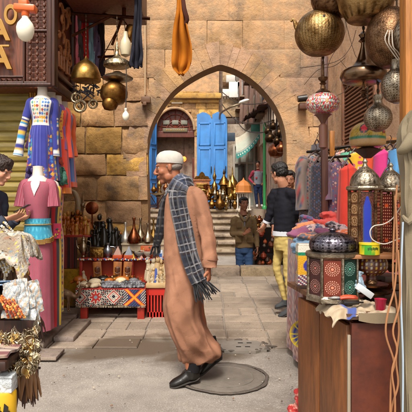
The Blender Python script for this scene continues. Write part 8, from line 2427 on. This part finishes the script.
for j in range(9): m1.ell((P(293, 0, 2.7).x + random.uniform(-.015, .05), 2.72 + random.uniform(-.04, .04), .03 + .028 * j + 0), (.045 - .003 * j, .045, .03), nu=12, nv=8)
o = remesh(m1, 'red_rag', mat('rag', WHITE, attr=True, rough=.95, bump=1, bscale=150, bdist=.004), None, org=(.48, 2.72, 0), voxel=.006, smooth=1, disp=lambda p, n: .012 * nz(p.x * 50, p.y * 50, p.z * 50), colfn=lambda p, n: hx('#a82a28') if nz(p.x * 30, p.y * 30, p.z * 60) < .15 else hx('#c98a7a'))
tag(o, 'bundled red and pink rag on the ground at the foot of the cabinet', 'rag')
# goods at the foot of the stairs, between the two men
gs = thing('flower_stand', 'dark stand crowded with orange and copper trinkets right of the jacket man', 'display stand', (P(264, 0, 9.6).x, 9.6, -.3))
xa, xb = P(254, 0, 9.8).x, P(284, 0, 9.8).x
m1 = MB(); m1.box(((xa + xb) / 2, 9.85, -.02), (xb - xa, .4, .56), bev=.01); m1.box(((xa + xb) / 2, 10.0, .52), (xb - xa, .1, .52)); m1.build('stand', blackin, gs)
trm = mat('trinket_mix', WHITE, attr=True, rough=.35, metal=.2)
random.seed(9)
for k in range(46):
 q = Vector((random.uniform(xa, xb), random.uniform(9.6, 9.68), random.uniform(.02, .85)))
 m1 = MB(); r = random.uniform(.03, .065); m1.lathe([(r * .4, -r), (r, -r * .3), (r * .8, r * .5), (r * .25, r), (r * .35, r * 1.3)], q, 9, col=hx(random.choice(['#c9602a', '#8a4a2a', '#5a4030', '#c98a3a', '#b04a2a', '#3a3028', '#8a7a6a', '#6a2a20'])))
 tag(m1.build('copper_trinket', trm, org=q), 'small copper or orange pot on the crowded stand between the men', 'trinket', 'trinkets on the stand between the men')
for k in range(14):
 q = Vector((random.uniform(P(247, 0, 13).x, P(262, 0, 13).x), 13 + random.uniform(-.2, .2), random.uniform(-.25, .75)))
 m1 = MB(); turned(m1, q, random.uniform(.2, .4), random.uniform(.08, .14), random.choice(['vase', 'teapot', 'onion', 'lantern']), 12)
 tag(m1.build('old_pot', random.choice([brassd, copper, brassd]), org=q), 'dark brass pot in the pile at the right end of the steps', 'pot', 'dark pots piled at the right end of the steps')
# ---------- last small things: grit on the ground, wires over the far street
random.seed(90)
mb = MB()
for k in range(420):
 x = random.uniform(-1.7, 1.3); y = random.uniform(3.1, 8.4)
 if random.random() < .5: x = random.choice([-1.15, -.65, .5, .62]) + random.gauss(0, .08)
 r = random.uniform(.002, .007)
 mb.ell((x, y, r * .5), (r * random.uniform(.7, 1.6), r, r * .6), nu=6, nv=4, col=hx(random.choice(['#6a5f54', '#a39a8c', '#4a4038', '#b8a890', '#7a5a40'])))
tag(mb.build('grit', mat('grit_mix', WHITE, attr=True, rough=.9)), 'scattered grit and crumbs on the street paving', 'grit', kind='stuff')
for k, (a, b_, c, lb) in enumerate([(P(222, 92, 19.8), P(245, 104, 19), P(283, 96, 18), 'black wire sagging across the far street, upper one'), (P(222, 104, 19.8), P(240, 122, 18), P(284, 118, 16), 'black wire sagging across the far street above the awning'), (P(236, 120, 21), P(250, 132, 19), P(282, 126, 15), 'loose wire draped over the turquoise awning'), (P(262, 120, 16), P(272, 134, 14), P(283, 150, 12), 'tangled wire hanging down by the dark pots')]):
 mb = MB(); mb.tube([a, a.lerp(b_, .5) + Vector((0, 0, -.1)), b_, b_.lerp(c, .5) + Vector((0, 0, -.1)), c], .018, 5, sub=4)
 tag(mb.build('overhead_wire', mat('cord_dark', hx('#30261f')), org=a), lb, 'wire')
for k, (px, py, w_, h_, c_, lb) in enumerate([(229, 137, .5, .35, '#3a4a5a', 'small dark blue shop sign board left of the turquoise awning'), (268, 128, .35, .6, '#c9b89a', 'cream sign board above the green pole'), (257, 128, .5, .3, '#2a6a5a', 'small green sign board over the turquoise awning')]):
 q = P(px, py, 20.8); mb = MB(); mb.box(q, (w_, .06, h_), bev=.02); tag(mb.build('sign_board', mat('sign%d' % k, hx(c_), var=.6), org=q), lb, 'sign')
